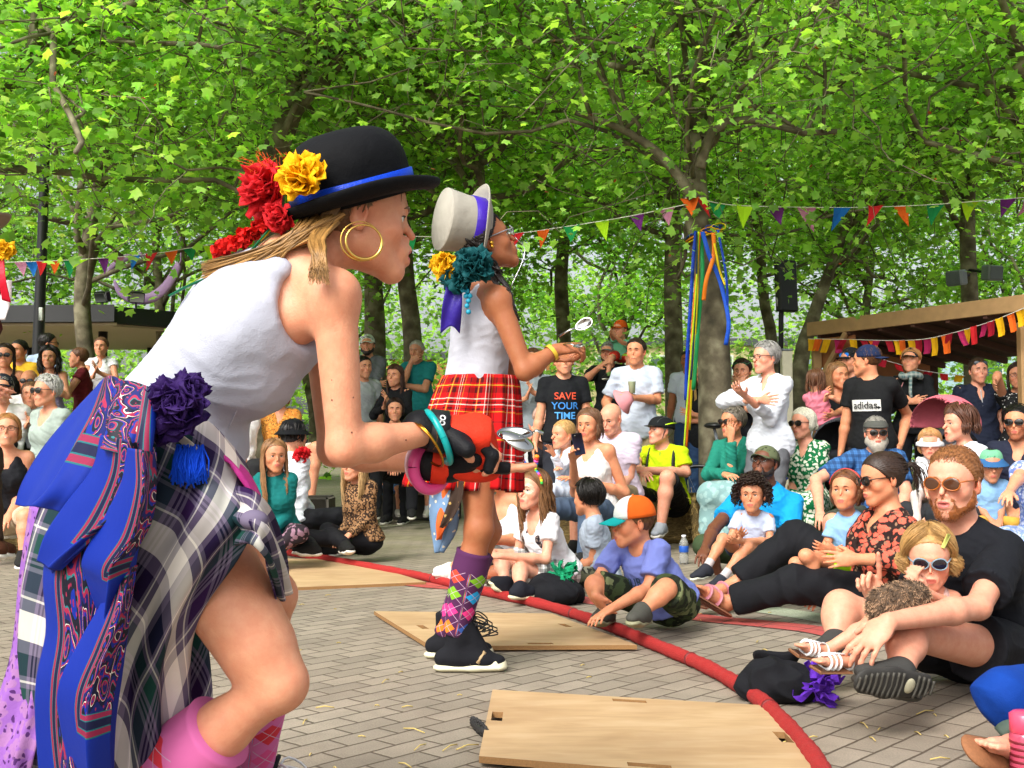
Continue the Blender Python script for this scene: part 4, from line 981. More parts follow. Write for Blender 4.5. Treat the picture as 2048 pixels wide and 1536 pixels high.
def leaves(P, size, seed, col=('#3a6a1a', '#74a82c'), droop=.5, flat=.6):
    g_ = np.random.default_rng(seed); n = len(P)
    a = np.radians([-90, -52, -20, 18, 50, 90, 130, 162, 200, 232]); 
    ang = np.radians([90, 118, 144, 172, 205, 250, 290, 335, 8, 36, 62]); rad = np.array([1, .57, .9, .53, .74, .40, .40, .74, .53, .9, .57])
    out = np.stack([np.cos(ang) * rad, np.sin(ang) * rad + .15, -.12 * rad ** 2], 1); out = np.concatenate([[[0, .05, .06]], out]); k = len(out)
    Nn = g_.normal(size=(n, 3)) * flat; Nn[:, 2] += 1; Nn[:, 1] -= .25; Nn /= np.linalg.norm(Nn, axis=1, keepdims=True)
    Y = g_.normal(size=(n, 3)); Y[:, 2] -= droop * 1.4; Y -= Nn * (Y * Nn).sum(1, keepdims=True); Y /= np.linalg.norm(Y, axis=1, keepdims=True); X = np.cross(Y, Nn)
    sz = size * g_.uniform(.35, 1.1, n) * .44
    V = P[:, None] + sz[:, None, None] * (out[None, :, 0:1] * X[:, None] + out[None, :, 1:2] * Y[:, None] + out[None, :, 2:3] * Nn[:, None])
    q = np.array([(0, 1 + (i * 2 + 1) % 11, 1 + (i * 2 + 2) % 11, 1 + (i * 2 + 3) % 11) for i in range(5)]); q[4] = (0, 10, 11, 1); q = np.concatenate([q, [[0, 11, 1, 2]]])
    F = (np.arange(n)[:, None, None] * k + q[None]).reshape(-1, 4)
    tn = g_.uniform(.82, 1.18); c1, c2 = np.array(lin(col[0])) * tn, np.array(lin(col[1])) * tn; t = g_.beta(1.6, 1.8, n)[:, None]; C = c1 * (1 - t) + c2 * t; C = np.clip(C * g_.uniform(.8, 1.9, (n, 1)) + g_.uniform(0, .05, (n, 1)), 0, .7)
    return V.reshape(-1, 3), F, np.repeat(C, k, 0)
def limb(g_, a, b, wob=.12, n=7):
    a, b = np.asarray(a, float), np.asarray(b, float); L_ = np.linalg.norm(b - a); t = np.linspace(0, 1, n)[:, None]
    p = a * (1 - t) + b * t; p += np.array([0, 0, 1]) * np.sin(t * math.pi) * L_ * .08; w_ = g_.normal(size=(n, 3)) * wob * L_ * .35; w_[0] = 0; w_[-1] = 0; return p + w_
def tree(label, trunk, radii, crown, rad, nleaf, size, seed, limbs=(), nl=9, col=('#3a6a1a', '#74a82c'), red=0, thin=0, group='plane trees of the grove'):
    """trunk: world points; radii: per point; crown: centre; rad: ellipsoid radii"""
    g_ = np.random.default_rng(seed); root = empty('plane_tree', (trunk[0][0], trunk[0][1], 0), label, 'tree', group)
    crown, rad = np.asarray(crown, float), np.asarray(rad, float); mb = MB(); T = cr(trunk, 16); rr = np.interp(np.linspace(0, 1, 16), np.linspace(0, 1, len(radii)), radii)
    mb.tube(T, rr, 10); ends = []; tw = []
    def within():
        while True:
            p = g_.uniform(-1, 1, 3)
            if .25 < (p ** 2).sum() < 1: return crown + p * rad
    for (pts, r0) in limbs: p = cr(pts, 10); mb.tube(p, np.linspace(r0, r0 * .45, 10), 7); ends.append((p, r0 * .5))
    for i in range(nl): a = T[int(g_.integers(9, 16))]; b = within(); p = cr(limb(g_, a, b), 10); r0 = rr[-1] * g_.uniform(.45, .75); mb.tube(p, np.linspace(r0, r0 * .4, 10), 6); ends.append((p, r0 * .45))
    tips = []
    for p, r0 in ends:
        for j in range(5):
            a = p[int(g_.integers(3, 10))]; b = a + (within() - a) * g_.uniform(.3, .75); q = cr(limb(g_, a, b, .2), 9); mb.tube(q, np.linspace(r0 * .8, r0 * .3, 9), 5); tips.append(q)
            for k in range(4):
                a2 = q[int(g_.integers(2, 9))]; b2 = a2 + g_.normal(size=3) * [.8, .8, .45] + [0, 0, -.12]; s = cr(limb(g_, a2, b2, .28, 6), 7); mb.tube(s, np.linspace(r0 * .4, .004, 7), 4); tips.append(s)
    mb.obj('trunk', BARK, root); nleaf = int(nleaf * 1.5)
    C = np.concatenate([t[2:] for t in tips]); m = len(C)
    P = C[g_.integers(0, m, nleaf)] + g_.normal(size=(nleaf, 3)) * [.24, .24, .2] + [0, 0, -.05]
    if thin: P = P[~((P[:, 2] < thin) )]
    V, F, K = leaves(P, size, seed + 1, col)
    mesh_obj('crown', V, F, LEAF, root, cols=K, smooth=False)
    if red:
        P = C[g_.integers(0, m, red)] + g_.normal(size=(red, 3)) * .2; V, F, K = leaves(P, size * .4, seed + 3, ('#6a2418', '#a8482c')); tag(mesh_obj('seed_cluster', V, F, LEAF, root, cols=K, smooth=False), kind='stuff')
    return root
def tz(px, d, z=0.0): return np.array([(px - 1024) / FPX * d, d, z])
def tw_(lst, d): return [W(x, y, d + (0 if len(l) < 3 else l[2])) for l in lst for x, y in [l[:2]]]
D1 = 10.5
DKG, LTG = '#42702c', '#84b24a'
tree('tree with the coloured ribbons tied round its trunk, standing right of centre', [tz(1432, D1)] + tw_([(1428, 700), (1418, 560), (1396, 440), (1388, 330), (1392, 210), (1405, 60)], D1), [.17, .155, .14, .13, .12, .1, .07, .05],
     tz(1390, D1 - .6, 5.2), (4.6, 4.6, 2.9), 9000, .155, 11, limbs=[(tw_([(1388, 395), (1340, 330), (1290, 285), (1225, 250), (1150, 225)], D1 - .3), .055), (tw_([(1400, 335), (1430, 255), (1520, 240), (1600, 265), (1680, 262)], D1 - .5), .05), (tw_([(1390, 300), (1360, 190), (1300, 150), (1220, 130, -.8)], D1), .06), (tw_([(1392, 230), (1430, 110), (1500, 70, -1)], D1), .05), (tw_([(1440, 470), (1500, 470), (1580, 465), (1660, 430), (1760, 415)], D1 + 1), .02)], red=260, col=('#46762e', '#8ab850'))
D2 = 11.5
tree('tree with the thick forked trunk above the bowler hat', [tz(520, D2)] + tw_([(530, 700), (540, 420), (552, 300), (585, 215), (598, 130), (640, 20)], D2), [.16, .15, .145, .14, .12, .07, .05],
     tz(560, D2 - 1.2, 5.4), (4.9, 4.5, 2.9), 10000, .15, 21, limbs=[(tw_([(575, 230), (620, 190), (680, 120), (720, 60), (760, -10)], D2 - .2), .09), (tw_([(585, 190), (575, 120), (560, 20)], D2), .06), (tw_([(560, 280), (640, 130), (760, 110)], D2 - .4), .04)], red=160, col=('#40702e', '#80ac4c'))
tree('slim tree carrying two grey loudspeakers near the wooden stall', [tz(1945, 15)] + tw_([(1944, 700), (1938, 560), (1935, 450), (1940, 380), (1965, 280), (1990, 180)], 15), [.12, .115, .11, .1, .08, .06, .04],
     tz(1900, 14.2, 5.7), (4.6, 4, 3.1), 9000, .2, 31, limbs=[(tw_([(1932, 470), (1905, 430), (1870, 350), (1835, 320), (1780, 275)], 15), .05), (tw_([(1940, 400), (1945, 330), (1990, 300), (2040, 250)], 15), .05)], red=120, col=(DKG, LTG))
tree('tall pale trunk just left of the ribboned tree', [tz(1350, 17), *tw_([(1348, 700), (1345, 560), (1345, 440), (1335, 330)], 17)], [.15, .14, .13, .11, .08], tz(1250, 16, 6.0), (5, 4, 3.4), 8500, .2, 41, col=(DKG, LTG))
tree('dark leaning trunk between the bowler hat and the grey top hat', [tz(828, 15.5), *tw_([(826, 700), (812, 560), (805, 430), (790, 300)], 15.5)], [.14, .13, .12, .1, .07], tz(800, 15, 5.9), (4.8, 4, 3.1), 8500, .19, 51, col=(DKG, LTG))
tree('broad trunk behind the man in the white cap', [tz(752, 17.5), *tw_([(750, 700), (748, 600), (740, 480), (720, 350)], 17.5)], [.18, .17, .15, .12, .08], tz(640, 18, 6.2), (5, 4, 3.4), 10000, .2, 61, col=(DKG, LTG))
tree('slender trunk behind the outstretched hands of the spoon player', [tz(1130, 20), *tw_([(1128, 690), (1122, 560), (1130, 440), (1120, 330)], 20)], [.14, .13, .12, .1, .07], tz(1080, 19.5, 6.2), (5, 4.4, 3.7), 8500, .21, 71, col=(DKG, LTG))
tree('thin leaning tree behind the black loudspeaker panel', [tz(1548, 19), *tw_([(1545, 700), (1528, 600), (1520, 480), (1510, 350)], 19)], [.11, .1, .09, .08, .06], tz(1560, 19, 6.2), (5, 4.4, 3.8), 9000, .21, 81, col=(DKG, LTG))
tree('dark tree leaning right behind the grey-haired woman in the white shirt', [tz(1590, 16.5), *tw_([(1600, 740), (1625, 640), (1660, 540), (1700, 430)], 16.5)], [.13, .12, .1, .08, .06], tz(1700, 17.5, 6.0), (4.6, 4, 3.3), 8500, .2, 91, col=(DKG, LTG))
sp = [(-60, 10.2, .18, DKG, LTG, 'tree whose dark boughs fill the upper left corner'), (170, 15, .19, DKG, LTG, 'tree standing behind the black pavilion roof'), (330, 21, .2, DKG, LTG, 'tree far behind the purple curved sculpture'), (-40, 22, .2, DKG, LTG, 'distant tree left of the lamp post'), (960, 13.2, .19, DKG, LTG, 'tree whose crown spreads above the grey top hat'), (1740, 24, .21, DKG, LTG, 'distant tree above the wooden stall roof'), (2140, 11.5, .19, DKG, LTG, 'tree whose crown hangs in from the upper right corner'), (1250, 27, .22, DKG, LTG, 'distant tree behind the boy in the orange cap'), (620, 27, .22, DKG, LTG, 'distant tree behind the forked trunk'), (2080, 22, .21, DKG, LTG, 'distant tree behind the slim tree with loudspeakers')]
for i, (px, d, sz, c1, c2, lb) in enumerate(sp):
    g_ = np.random.default_rng(100 + i); hid = d < 14; tr_ = [tz(px, d), tz(px + 8, d, 1.5), tz(px - 10, d, 3), tz(px + g_.uniform(-40, 40), d, 5)]
    if px == 960: tr_ = [tz(965, d), tz(962, d, 1.5), tz(958, d, 3), tz(950, d, 5)]
    tree(lb, tr_, [.13, .12, .11, .07], tz(px, d - .5, 5.0 + .06 * d + (.4 if px == 960 else 0)), (4.9, 4.2, 2.9 + .04 * d), 8500, sz, 200 + i * 7, col=(c1, c2), red=80 if d < 16 else 0, nl=11)
# far wood closing the view, and low shrubs
def mass(name, label, n, x, y, z, size, seed, col, cat=None):
    g_ = np.random.default_rng(seed); k = n // 60; C = np.stack([g_.uniform(*x, k), g_.uniform(*y, k), g_.uniform(0, 1, k) ** .9 * (z[1] - z[0]) + z[0]], 1)
    P = C[g_.integers(0, k, n)] + g_.normal(size=(n, 3)) * [.9, .7, .6]; P = P[P[:, 2] > .05]; V, F, K = leaves(P, size, seed, col); o = mesh_obj(name, V, F, LEAF, cols=K, smooth=False)
    return tag(o, label, cat, kind='stuff')
mass('woodland', 'far green woodland closing the view behind all the trees', 36000, (-26, 26), (33, 46), (1.5, 10.5), .34, 5, (DKG, LTG), 'woodland')
mass('understorey', 'leafy low growth behind the standing crowd', 16000, (-15, 15), (26, 31), (.2, 4.2), .3, 6, (DKG, LTG), 'undergrowth')
# ------------------------------------------------------------ pavilion, lamp post, sculpture, stall, bunting
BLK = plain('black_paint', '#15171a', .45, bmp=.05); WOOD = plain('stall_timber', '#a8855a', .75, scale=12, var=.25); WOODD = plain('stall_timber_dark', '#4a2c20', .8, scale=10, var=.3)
STEEL = plain('grey_plastic', '#7c8288', .5)
def bar(mb, a, b, w_, h_, bev=.004, up=(0, 0, 1), mi=0):
    a, b = np.asarray(a, float), np.asarray(b, float); d = nrm(b - a); u = nrm(np.asarray(up, float) - d * (d @ np.asarray(up, float))); s = np.cross(d, u)
    mb.box((a + b) / 2, (np.linalg.norm(b - a), w_, h_), np.stack([d, s, u], 1), mi, bev)
r = empty('pavilion', tz(60, 22), 'black flat-roofed pavilion with pale soffit on slim columns, behind the crowd on the left', 'pavilion')
mb = MB(); A, B = W(-420, 636, 20), W(352, 640, 20); z0 = 3.02
pts = [(-14, 20.2), (A[0], 20), (-7, 19.7), (B[0] - 1.2, 19.9), (B[0], 21), (B[0] + .2, 25), (-14, 25)]
def slab(mb, poly, za, zb, mi=0):
    n_ = len(poly); V = [(x, y, za) for x, y in poly] + [(x, y, zb) for x, y in poly]
    mb.add(V, [tuple(range(n_))[::-1], tuple(range(n_, 2 * n_))] + [(i, (i + 1) % n_, n_ + (i + 1) % n_, n_ + i) for i in range(n_)], mi)
slab(mb, pts, z0, z0 + .3); mb.obj('roof', BLK, r, smooth=False)
mb = MB(); slab(mb, [(x, y + .15) for x, y in pts[:4]] + [(x - .15, y) for x, y in pts[4:]], z0 - .05, z0 - .004); mb.obj('soffit', plain('soffit', '#b8a68c', .7), r, smooth=False)
for px, d in ((203, 21), (-60, 21), (60, 24.5), (300, 24.5)):
    mb = MB(); p = tz(px, d); mb.tube([p, p + [0, 0, z0]], .085, 12); mb.obj('column', BLK, r)
mb = MB(); bar(mb, tz(-60, 24.6, .45), tz(330, 24.6, .45), .05, .9); mb.obj('balustrade', BLK, r)
for px, rot in ((205, -.4), (272, .5)):
    q = W(px, 612, 20.3); e = empty('floodlight', (q[0], q[1], z0 + .3), 'small floodlight on the pavilion roof, ' + ('left of the two' if px < 240 else 'right of the two, nearer the purple sculpture'), 'light', 'floodlights on the pavilion roof')
    m1 = MB(); m1.tube([(q[0], q[1], z0 + .3), (q[0], q[1], z0 + .42)], .02, 6); m1.obj('bracket', BLK, e)
    m2 = MB(); Rm = frame(rot * 60, 20); m2.box((q[0], q[1], z0 + .5), (.28, .14, .2), Rm, 0, .02); hd = m2.obj('lamp_head', BLK, e); m3 = MB(); m3.box(np.array([q[0], q[1], z0 + .5]) + Rm[:, 1] * .073, (.24, .006, .16), Rm, 0, .002); m3.obj('lens', plain('lamp_glass', '#9fa3a0', .15), hd)
r = empty('lamp_post', tz(74, 14), 'tall slim black lamp post rising through the foliage at the left', 'lamp post')
mb = MB(); mb.tube([tz(74, 14), W(76, 700, 14), W(84, 500, 14), W(92, 250, 14), W(96, 120, 14)], [.075, .07, .062, .055, .05], 14); mb.obj('pole', BLK, r)
mb = MB(); mb.box(W(82, 628, 13.9), (.05, .04, .16), None, 0, .005); mb.obj('connection_box', plain('pale_metal', '#b9bdb8', .5), r)
mb = MB(); mb.tube([W(96, 120, 14), W(100, 95, 14)], [.06, .2], 14); mb.obj('lamp_head', BLK, r)
PUR = plain('purple_sheet', '#a884b8', .5)
r = empty('sculpture', (*W(300, 600, 20.6)[:2], z0 + .3), 'curved lilac metal sculpture standing on the pavilion roof, partly hidden by leaves', 'sculpture')
mb = MB(); P = cr([W(*p) for p in [(228, 560, 20.6), (240, 585, 20.6), (268, 598, 20.6), (300, 596, 20.6), (330, 575, 20.6), (352, 540, 20.6), (354, 524, 20.6)]], 30); mb.tube(P, np.interp(np.linspace(0, 1, 30), [0, .3, .55, .9, 1], [.02, .09, .10, .07, .02]), 12, flat=.35, up=(0, 1, 0)); mb.obj('lower_curve', PUR, r)
mb = MB(); P = cr([W(*p) for p in [(212, 556, 20.6), (222, 535, 20.6), (252, 516, 20.6), (288, 508, 20.6), (312, 512, 20.6)]], 20); mb.tube(P, np.interp(np.linspace(0, 1, 20), [0, .5, 1], [.02, .07, .02]), 10, flat=.5, up=(0, 1, 0)); mb.obj('upper_curve', PUR, r)
mb = MB(); mb.sphere(W(361, 466, 20.6), (.09, .03, .07)); mb.tube([W(361, 466, 20.6), W(362, 520, 20.6), W(352, 545, 20.6)], [.02, .012, .03], 6); mb.obj('drop', PUR, r)
# wooden stall
r = empty('market_stall', tz(1850, 12), 'wooden market stall with a sloping timber roof and hanging pennants at the right', 'stall')
A, B = W(1616, 672, 12.4), W(2170, 596, 9.7); zr = 2.12; A[2] = zr; B[2] = zr + .02; dv = nrm(B - A); bk = np.array([-dv[1], dv[0], 0]) ; bk = bk if bk[1] > 0 else -bk
mb = MB(); bar(mb, A, B, .04, .15); mb.obj('fascia', WOOD, r, smooth=False)
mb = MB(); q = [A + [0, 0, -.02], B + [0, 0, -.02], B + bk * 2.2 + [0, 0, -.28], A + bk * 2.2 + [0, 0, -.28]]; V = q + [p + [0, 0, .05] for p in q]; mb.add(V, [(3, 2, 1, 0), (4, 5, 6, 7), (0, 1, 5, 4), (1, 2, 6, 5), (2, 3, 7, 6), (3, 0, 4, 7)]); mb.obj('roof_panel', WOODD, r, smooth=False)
mb = MB()
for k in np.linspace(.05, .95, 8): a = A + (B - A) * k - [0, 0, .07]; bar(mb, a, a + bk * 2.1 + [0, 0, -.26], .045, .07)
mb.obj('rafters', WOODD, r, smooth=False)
for k, p in enumerate((A + dv * .12, A + (B - A) * .815, A + bk * 2.1, B + bk * 2.1 - dv * .3)):
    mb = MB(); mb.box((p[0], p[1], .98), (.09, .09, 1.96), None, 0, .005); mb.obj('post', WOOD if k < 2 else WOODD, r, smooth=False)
mb = MB(); a = A + dv * .12; bar(mb, a + [0, 0, -.62], a + dv * .42 + [0, 0, -.08], .05, .05); mb.obj('brace', WOOD, r, smooth=False)
mb = MB(); a = A + bk * .6 + dv * .1; bar(mb, a - [0, 0, .40], a + bk * 1.3 - [0, 0, .45], .03, .55); bar(mb, A + dv * .15 - [0, 0, .27] + bk * .05, A + dv * .62 - [0, 0, .27] + bk * .05, .02, .32); mb.obj('side_panel', plain('orange_timber', '#9a6238', .7, scale=9, var=.25), r, smooth=False)
mb = MB(); a = A + bk * .3 + dv * .15; a[2] = .5; b_ = A + dv * .9 + bk * .3; b_[2] = .5; bar(mb, a, b_, .04, .95); mb.obj('counter', WOOD, r, smooth=False)
FC = {k: cloth(v, 'flag') for k, v in dict(r='#c8242c', o='#e0641e', g='#1f8a4c', l='#a8d820', p='#6a2a78', k='#b87a98', b='#1f6cc0', y='#e8b018', m='#b0285c', d='#a81c30').items()}
def bunting(name, label, P, flags, wf, hf, tri=True, r0=.004, seed=0, strc='#e8e4dc', par=.0):
    P = cr(P, 200); s = np.concatenate([[0], np.cumsum(np.linalg.norm(np.diff(P, axis=0), axis=1))]); g_ = np.random.default_rng(seed); mid = P[100]
    root = empty(name, mid, label, 'bunting'); mb = MB(); mb.tube(P, r0, 5); mb.obj('string', plain('cord', strc, .8), root)
    for t, c in flags:
        i = int(np.searchsorted(s, t * s[-1])); i = min(max(i, 1), 198); a = P[i]; T = nrm(P[i + 1] - P[i - 1]); sw = g_.normal() * .25; dn = nrm(np.array([0, 0, -1.]) + T * sw + np.array([0, 1, 0]) * g_.normal() * .35); wi = wf * g_.uniform(.85, 1.1); hh = hf * g_.uniform(.7, 1.08)
        nr_ = nrm(np.cross(T, dn)); V = []; n_ = 5
        for k in range(n_ + 1):
            f = k / n_; ww = wi / 2 * ((1 - f) if tri else (1 - .12 * f)); c_ = a + dn * hh * f + nr_ * math.sin(f * 2.5 + sw * 4) * hh * .12 + T * (sw * .3 * f * f * hh)
            V += [c_ - T * ww, c_ + nr_ * ww * .25, c_ + T * ww]
        F = [(k * 3 + j, k * 3 + j + 1, k * 3 + 4 + j, k * 3 + 3 + j) for k in range(n_) for j in (0, 1)]
        o = mesh_obj('flag', V, F, FC[c], root, smooth=False); md = o.modifiers.new('s', 'SOLIDIFY'); md.thickness = .0015
def fx(pxs, x0, x1): return [((x - x0) / (x1 - x0), c) for x, c in pxs]
bunting('bunting', 'triangular bunting sweeping from the left edge behind the dancers to the ribboned tree', [W(-30, 526, 12.4), W(140, 520, 12.2), W(300, 508, 12), W(440, 487, 11.8), W(640, 470, 11.5), W(900, 474, 11), W(1020, 468, 10.8), W(1120, 455, 10.6), W(1250, 434, 10.4), W(1372, 409, 10.25)], fx([(-5, 'r'), (42, 'k'), (66, 'b'), (92, 'r'), (122, 'o'), (155, 'g'), (185, 'l'), (222, 'p'), (258, 'k'), (292, 'b'), (334, 'r'), (374, 'o'), (414, 'g'), (450, 'l'), (860, 'g'), (985, 'k'), (1032, 'b'), (1074, 'r'), (1124, 'o'), (1172, 'g'), (1228, 'l'), (1288, 'p'), (1336, 'k')], -30, 1372), .155, .19, seed=1)
bunting('bunting', 'triangular bunting running from the ribboned tree to the right edge', [W(1370, 396, 10.25), W(1396, 395, 10.2), W(1430, 405, 10.3), W(1500, 412, 10.4), W(1700, 415, 10.6), W(1850, 410, 10.8), W(1960, 402, 10.9), W(2090, 392, 11)], fx([(1378, 'o'), (1404, 'r'), (1438, 'g'), (1488, 'l'), (1550, 'p'), (1610, 'k'), (1672, 'b'), (1738, 'r'), (1800, 'o'), (1868, 'g'), (1938, 'l'), (2010, 'p'), (2060, 'k')], 1370, 2090), .18, .24, seed=2)
q = 'rymrdydymodyrmdyroymrdyoymrdy'
bunting('bunting', 'rectangular red, pink and yellow pennants hung along the front of the wooden stall roof', [W(1616, 678, 12.2), W(1700, 679, 11.8), (W(1780, 681, 11.4)), W(1850, 678, 11.0), W(1920, 662, 10.6), W(1990, 640, 10.2), W(2060, 612, 9.85), W(2110, 600, 9.6)], [(.015 + .034 * i, 'yoymdydomdyoydmyodmyrmdyoydmy'[i]) for i in range(29)], .088, .175, False, seed=4)
bunting('bunting', 'short row of square red and yellow flags behind the woman in the dark cap', [W(1755, 716, 11.6), W(1790, 726, 11.6), W(1850, 742, 11.6), W(1930, 752, 11.6)], [(.06 + .175 * i, 'drydry'[i]) for i in range(6)], .085, .1, False, seed=5)
# ribbons round the trunk
r = empty('ribbon_bunch', (*W(1405, 470, 10.25)[:2], 2.4), 'bunch of long blue, yellow, green and orange ribbons knotted round the tree trunk', 'ribbons')
RB = [('#1a3fa8', [(1392, 462), (1384, 560), (1376, 680), (1372, 800)], .03), ('#d8c018', [(1396, 462), (1394, 570), (1388, 700), (1378, 860)], .022), ('#1f8a4c', [(1403, 464), (1404, 560), (1398, 640), (1386, 780)], .034), ('#d86a1a', [(1400, 464), (1388, 600), (1381, 740), (1372, 900)], .018), ('#2456c8', [(1404, 464), (1418, 510), (1440, 560), (1456, 640), (1452, 690)], .035), ('#e07a20', [(1426, 466), (1428, 510), (1412, 560), (1408, 600)], .035), ('#1a3fa8', [(1436, 460), (1446, 510), (1454, 580), (1457, 650)], .02), ('#d8c018', [(1428, 470), (1434, 520), (1450, 570)], .018), ('#a8c820', [(1398, 462), (1391, 580), (1377, 780), (1367, 900)], .014), ('#12233a', [(1394, 464), (1390, 640), (1381, 760)], .016)]
for i, (c, pts, wd) in enumerate(RB):
    dd = 10.22 - .012 * i; mb = MB(); P = cr([W(x, y, dd - .05 * (k > 0)) for k, (x, y) in enumerate(pts)], 30); P += np.array([0, .02, 0]) * np.sin(np.linspace(0, 9, 30) + i)[:, None]; mb.tube(P, wd * .62, 6, flat=.10, up=(0, 1, .3)); mb.obj('ribbon', cloth(c, 'ribbon', rough=.5), r)
for c, dz_ in (('#e08a1a', 0), ('#1a3fa8', .03), ('#d8c018', -.03)):
    t_ = np.linspace(0, 2 * math.pi, 25); cx = W(1408, 470, 10.5); mb = MB(); mb.tube([cx + [.155 * math.cos(a), .17 * math.sin(a), dz_ + .05 * math.cos(a)] for a in t_], .022, 6, flat=.35, cap=False, up=(0, 0, 1)); mb.obj('ribbon_band', cloth(c, 'ribbon', rough=.5), r)
for k in range(3):
    mb = MB(); c_ = W(1404 + k * 10, 462 - k * 4, 10.2); t_ = np.linspace(0, 2 * math.pi, 14); mb.tube([c_ + [.07 * math.cos(a) * (1 if k % 2 else -1) + .05, -.02, .04 * math.sin(a) * math.sin(a / 2)] for a in t_], .016, 5, flat=.3); mb.obj('ribbon_bow', cloth(('#e8a018', '#1a3fa8', '#d8c018')[k], 'ribbon', rough=.5), r)
# speakers
r = empty('screen_panel', tz(1562, 13), 'tall black flat loudspeaker panel on a black pole', 'speaker'); Rm = frame(25, -3)
mb = MB(); mb.box(W(1572, 572, 13), (.26, .1, .6), Rm, 0, .012); mb.obj('panel', BLK, r, smooth=False); mb = MB(); mb.tube([tz(1560, 13.1), W(1562, 640, 13.05), W(1566, 520, 13.0)], .03, 8); mb.obj('pole', BLK, r)
mb = MB(); mb.box(W(1556, 604, 12.93), (.04, .006, .1), Rm); mb.obj('label_plate', plain('plate', '#b8b8b0', .6), r)
for (px, py, ya, lb) in ((1913, 556, -50, 'grey loudspeaker on the left side of the slim tree'), (1984, 546, 15, 'grey loudspeaker on the right side of the slim tree')):
    r = empty('loudspeaker', W(px, py, 14.6), lb, 'speaker', 'loudspeakers strapped to the slim tree'); Rm = frame(ya, 8)
    mb = MB(); mb.box(W(px, py, 14.6), (.22, .18, .2), Rm, 0, .02); cab = mb.obj('cabinet', STEEL, r, smooth=False); mb = MB(); mb.box(W(px, py, 14.6) + Rm[:, 1] * .092, (.19, .01, .17), Rm, 0, .004); mb.obj('grille', plain('grille', '#5a6066', .7, scale=300, var=.4), r, smooth=False)
    mb = MB(); mb.tube([W(px, py, 14.65), W(1938, py - 6, 14.9)], .018, 6); mb.obj('bracket', BLK, r)
mb = MB(); r = empty('cabinet_post', tz(1574, 11), 'tall cream metal post standing beside the woman in the white shirt', 'post'); p = tz(1574, 11); zt = .85 + (890 - 702) / (2250 / 11); mb.box(p + [0, 0, zt / 2], (.1, .1, zt), None, 0, .006); mb.obj('post_body', plain('cream_metal', '#b8b49c', .5), r, smooth=False); mb = MB(); mb.box(p + [0, 0, zt + .01], (.115, .115, .02), None, 0, .004); mb.obj('cap_plate', STEEL, r)
# background buildings glimpsed through the trunks
def building(label, x0, x1, y, h_, wallc, winc, rows, cols_):
    r = empty('building', ((x0 + x1) / 2, y, 0), label, 'building'); mb = MB(); mb.box(((x0 + x1) / 2, y + 3, h_ / 2), (x1 - x0, 6, h_)); mb.obj('wall', plain('render_' + wallc, wallc, .8, scale=3), r, smooth=False)
    mb = MB(); mb.box(((x0 + x1) / 2, y + 3, h_ + .15), (x1 - x0 + .4, 6.4, .3)); mb.obj('roof', plain('roofing', '#4a4d52', .7), r, smooth=False)
    for i in range(rows):
        for j in range(cols_):
            cx = x0 + (x1 - x0) * (j + .5) / cols_; cz = h_ * (i + .55) / rows; mb = MB(); ww = (x1 - x0) / cols_ * .5; mb.box((cx, y - .02, cz), (ww + .16, .08, 1.5)); f = mb.obj('window', plain('frame_white', '#dadcd8', .5), r, smooth=False); mb = MB(); mb.box((cx, y - .045, cz), (ww, .06, 1.34)); mb.obj('pane', plain('pane_' + winc, winc, .08, bmp=0, spec=.8), f, smooth=False)
building('pale blue building glimpsed low between the trunks at the right', 13, 27, 47.5, 5.5, '#a9c3d6', '#3f5a70', 2, 5)
building('orange brick building glimpsed between trunks behind the man in the teal shirt', -8, 2, 48, 4.5, '#b87a4c', '#4a4a48', 2, 4)
building('cream building glimpsed low behind the man in the white T-shirt', 3, 12, 47, 5, '#c8b890', '#56646a', 2, 4)
# seats: low wall and straw bales
mb = MB(); a, b_ = tz(752, 13), tz(905, 12.6); bar(mb, a + [0, .2, .22], b_ + [0, .2, .22], .45, .44, .02); tag(mb.obj('low_wall', plain('dark_stone', '#46423a', .9, scale=14, var=.3), origin=(*((a + b_) / 2)[:2], 0)), 'dark low stone wall with children sitting on it behind the red tartan skirt', 'wall')
mb = MB(); a, b_ = tz(440, 9.9), tz(662, 9.9); bar(mb, a + [0, .1, .2], b_ + [0, .1, .2], .42, .4, .02); tag(mb.obj('low_wall', plain('dark_stone', '#46423a', .9, scale=14, var=.3), origin=(*((a + b_) / 2)[:2], 0)), 'dark low stone bench behind the girl in the teal hoodie', 'wall')
def hay():
    m, n, b = new_mat('straw'); t = N(n, 'TexCoord'); mp = N(n, 'Mapping'); mp.inputs['Scale'].default_value = (4, 40, 60); L(n, t.outputs['Object'], mp.inputs['Vector']); a = N(n, 'TexNoise'); a.inputs['Scale'].default_value = 2.5; a.inputs['Detail'].default_value = 8; a.inputs['Distortion'].default_value = 2; L(n, mp.outputs[0], a.inputs['Vector'])
    L(n, ramp(n, a.outputs[0], [(.3, '#4a3c20'), (.5, '#8a7340'), (.7, '#c4aa6a')]), b.inputs['Base Color']); b.inputs['Roughness'].default_value = .9; bump(n, b, a.outputs[0], 1, .02); return m
HAY = hay()
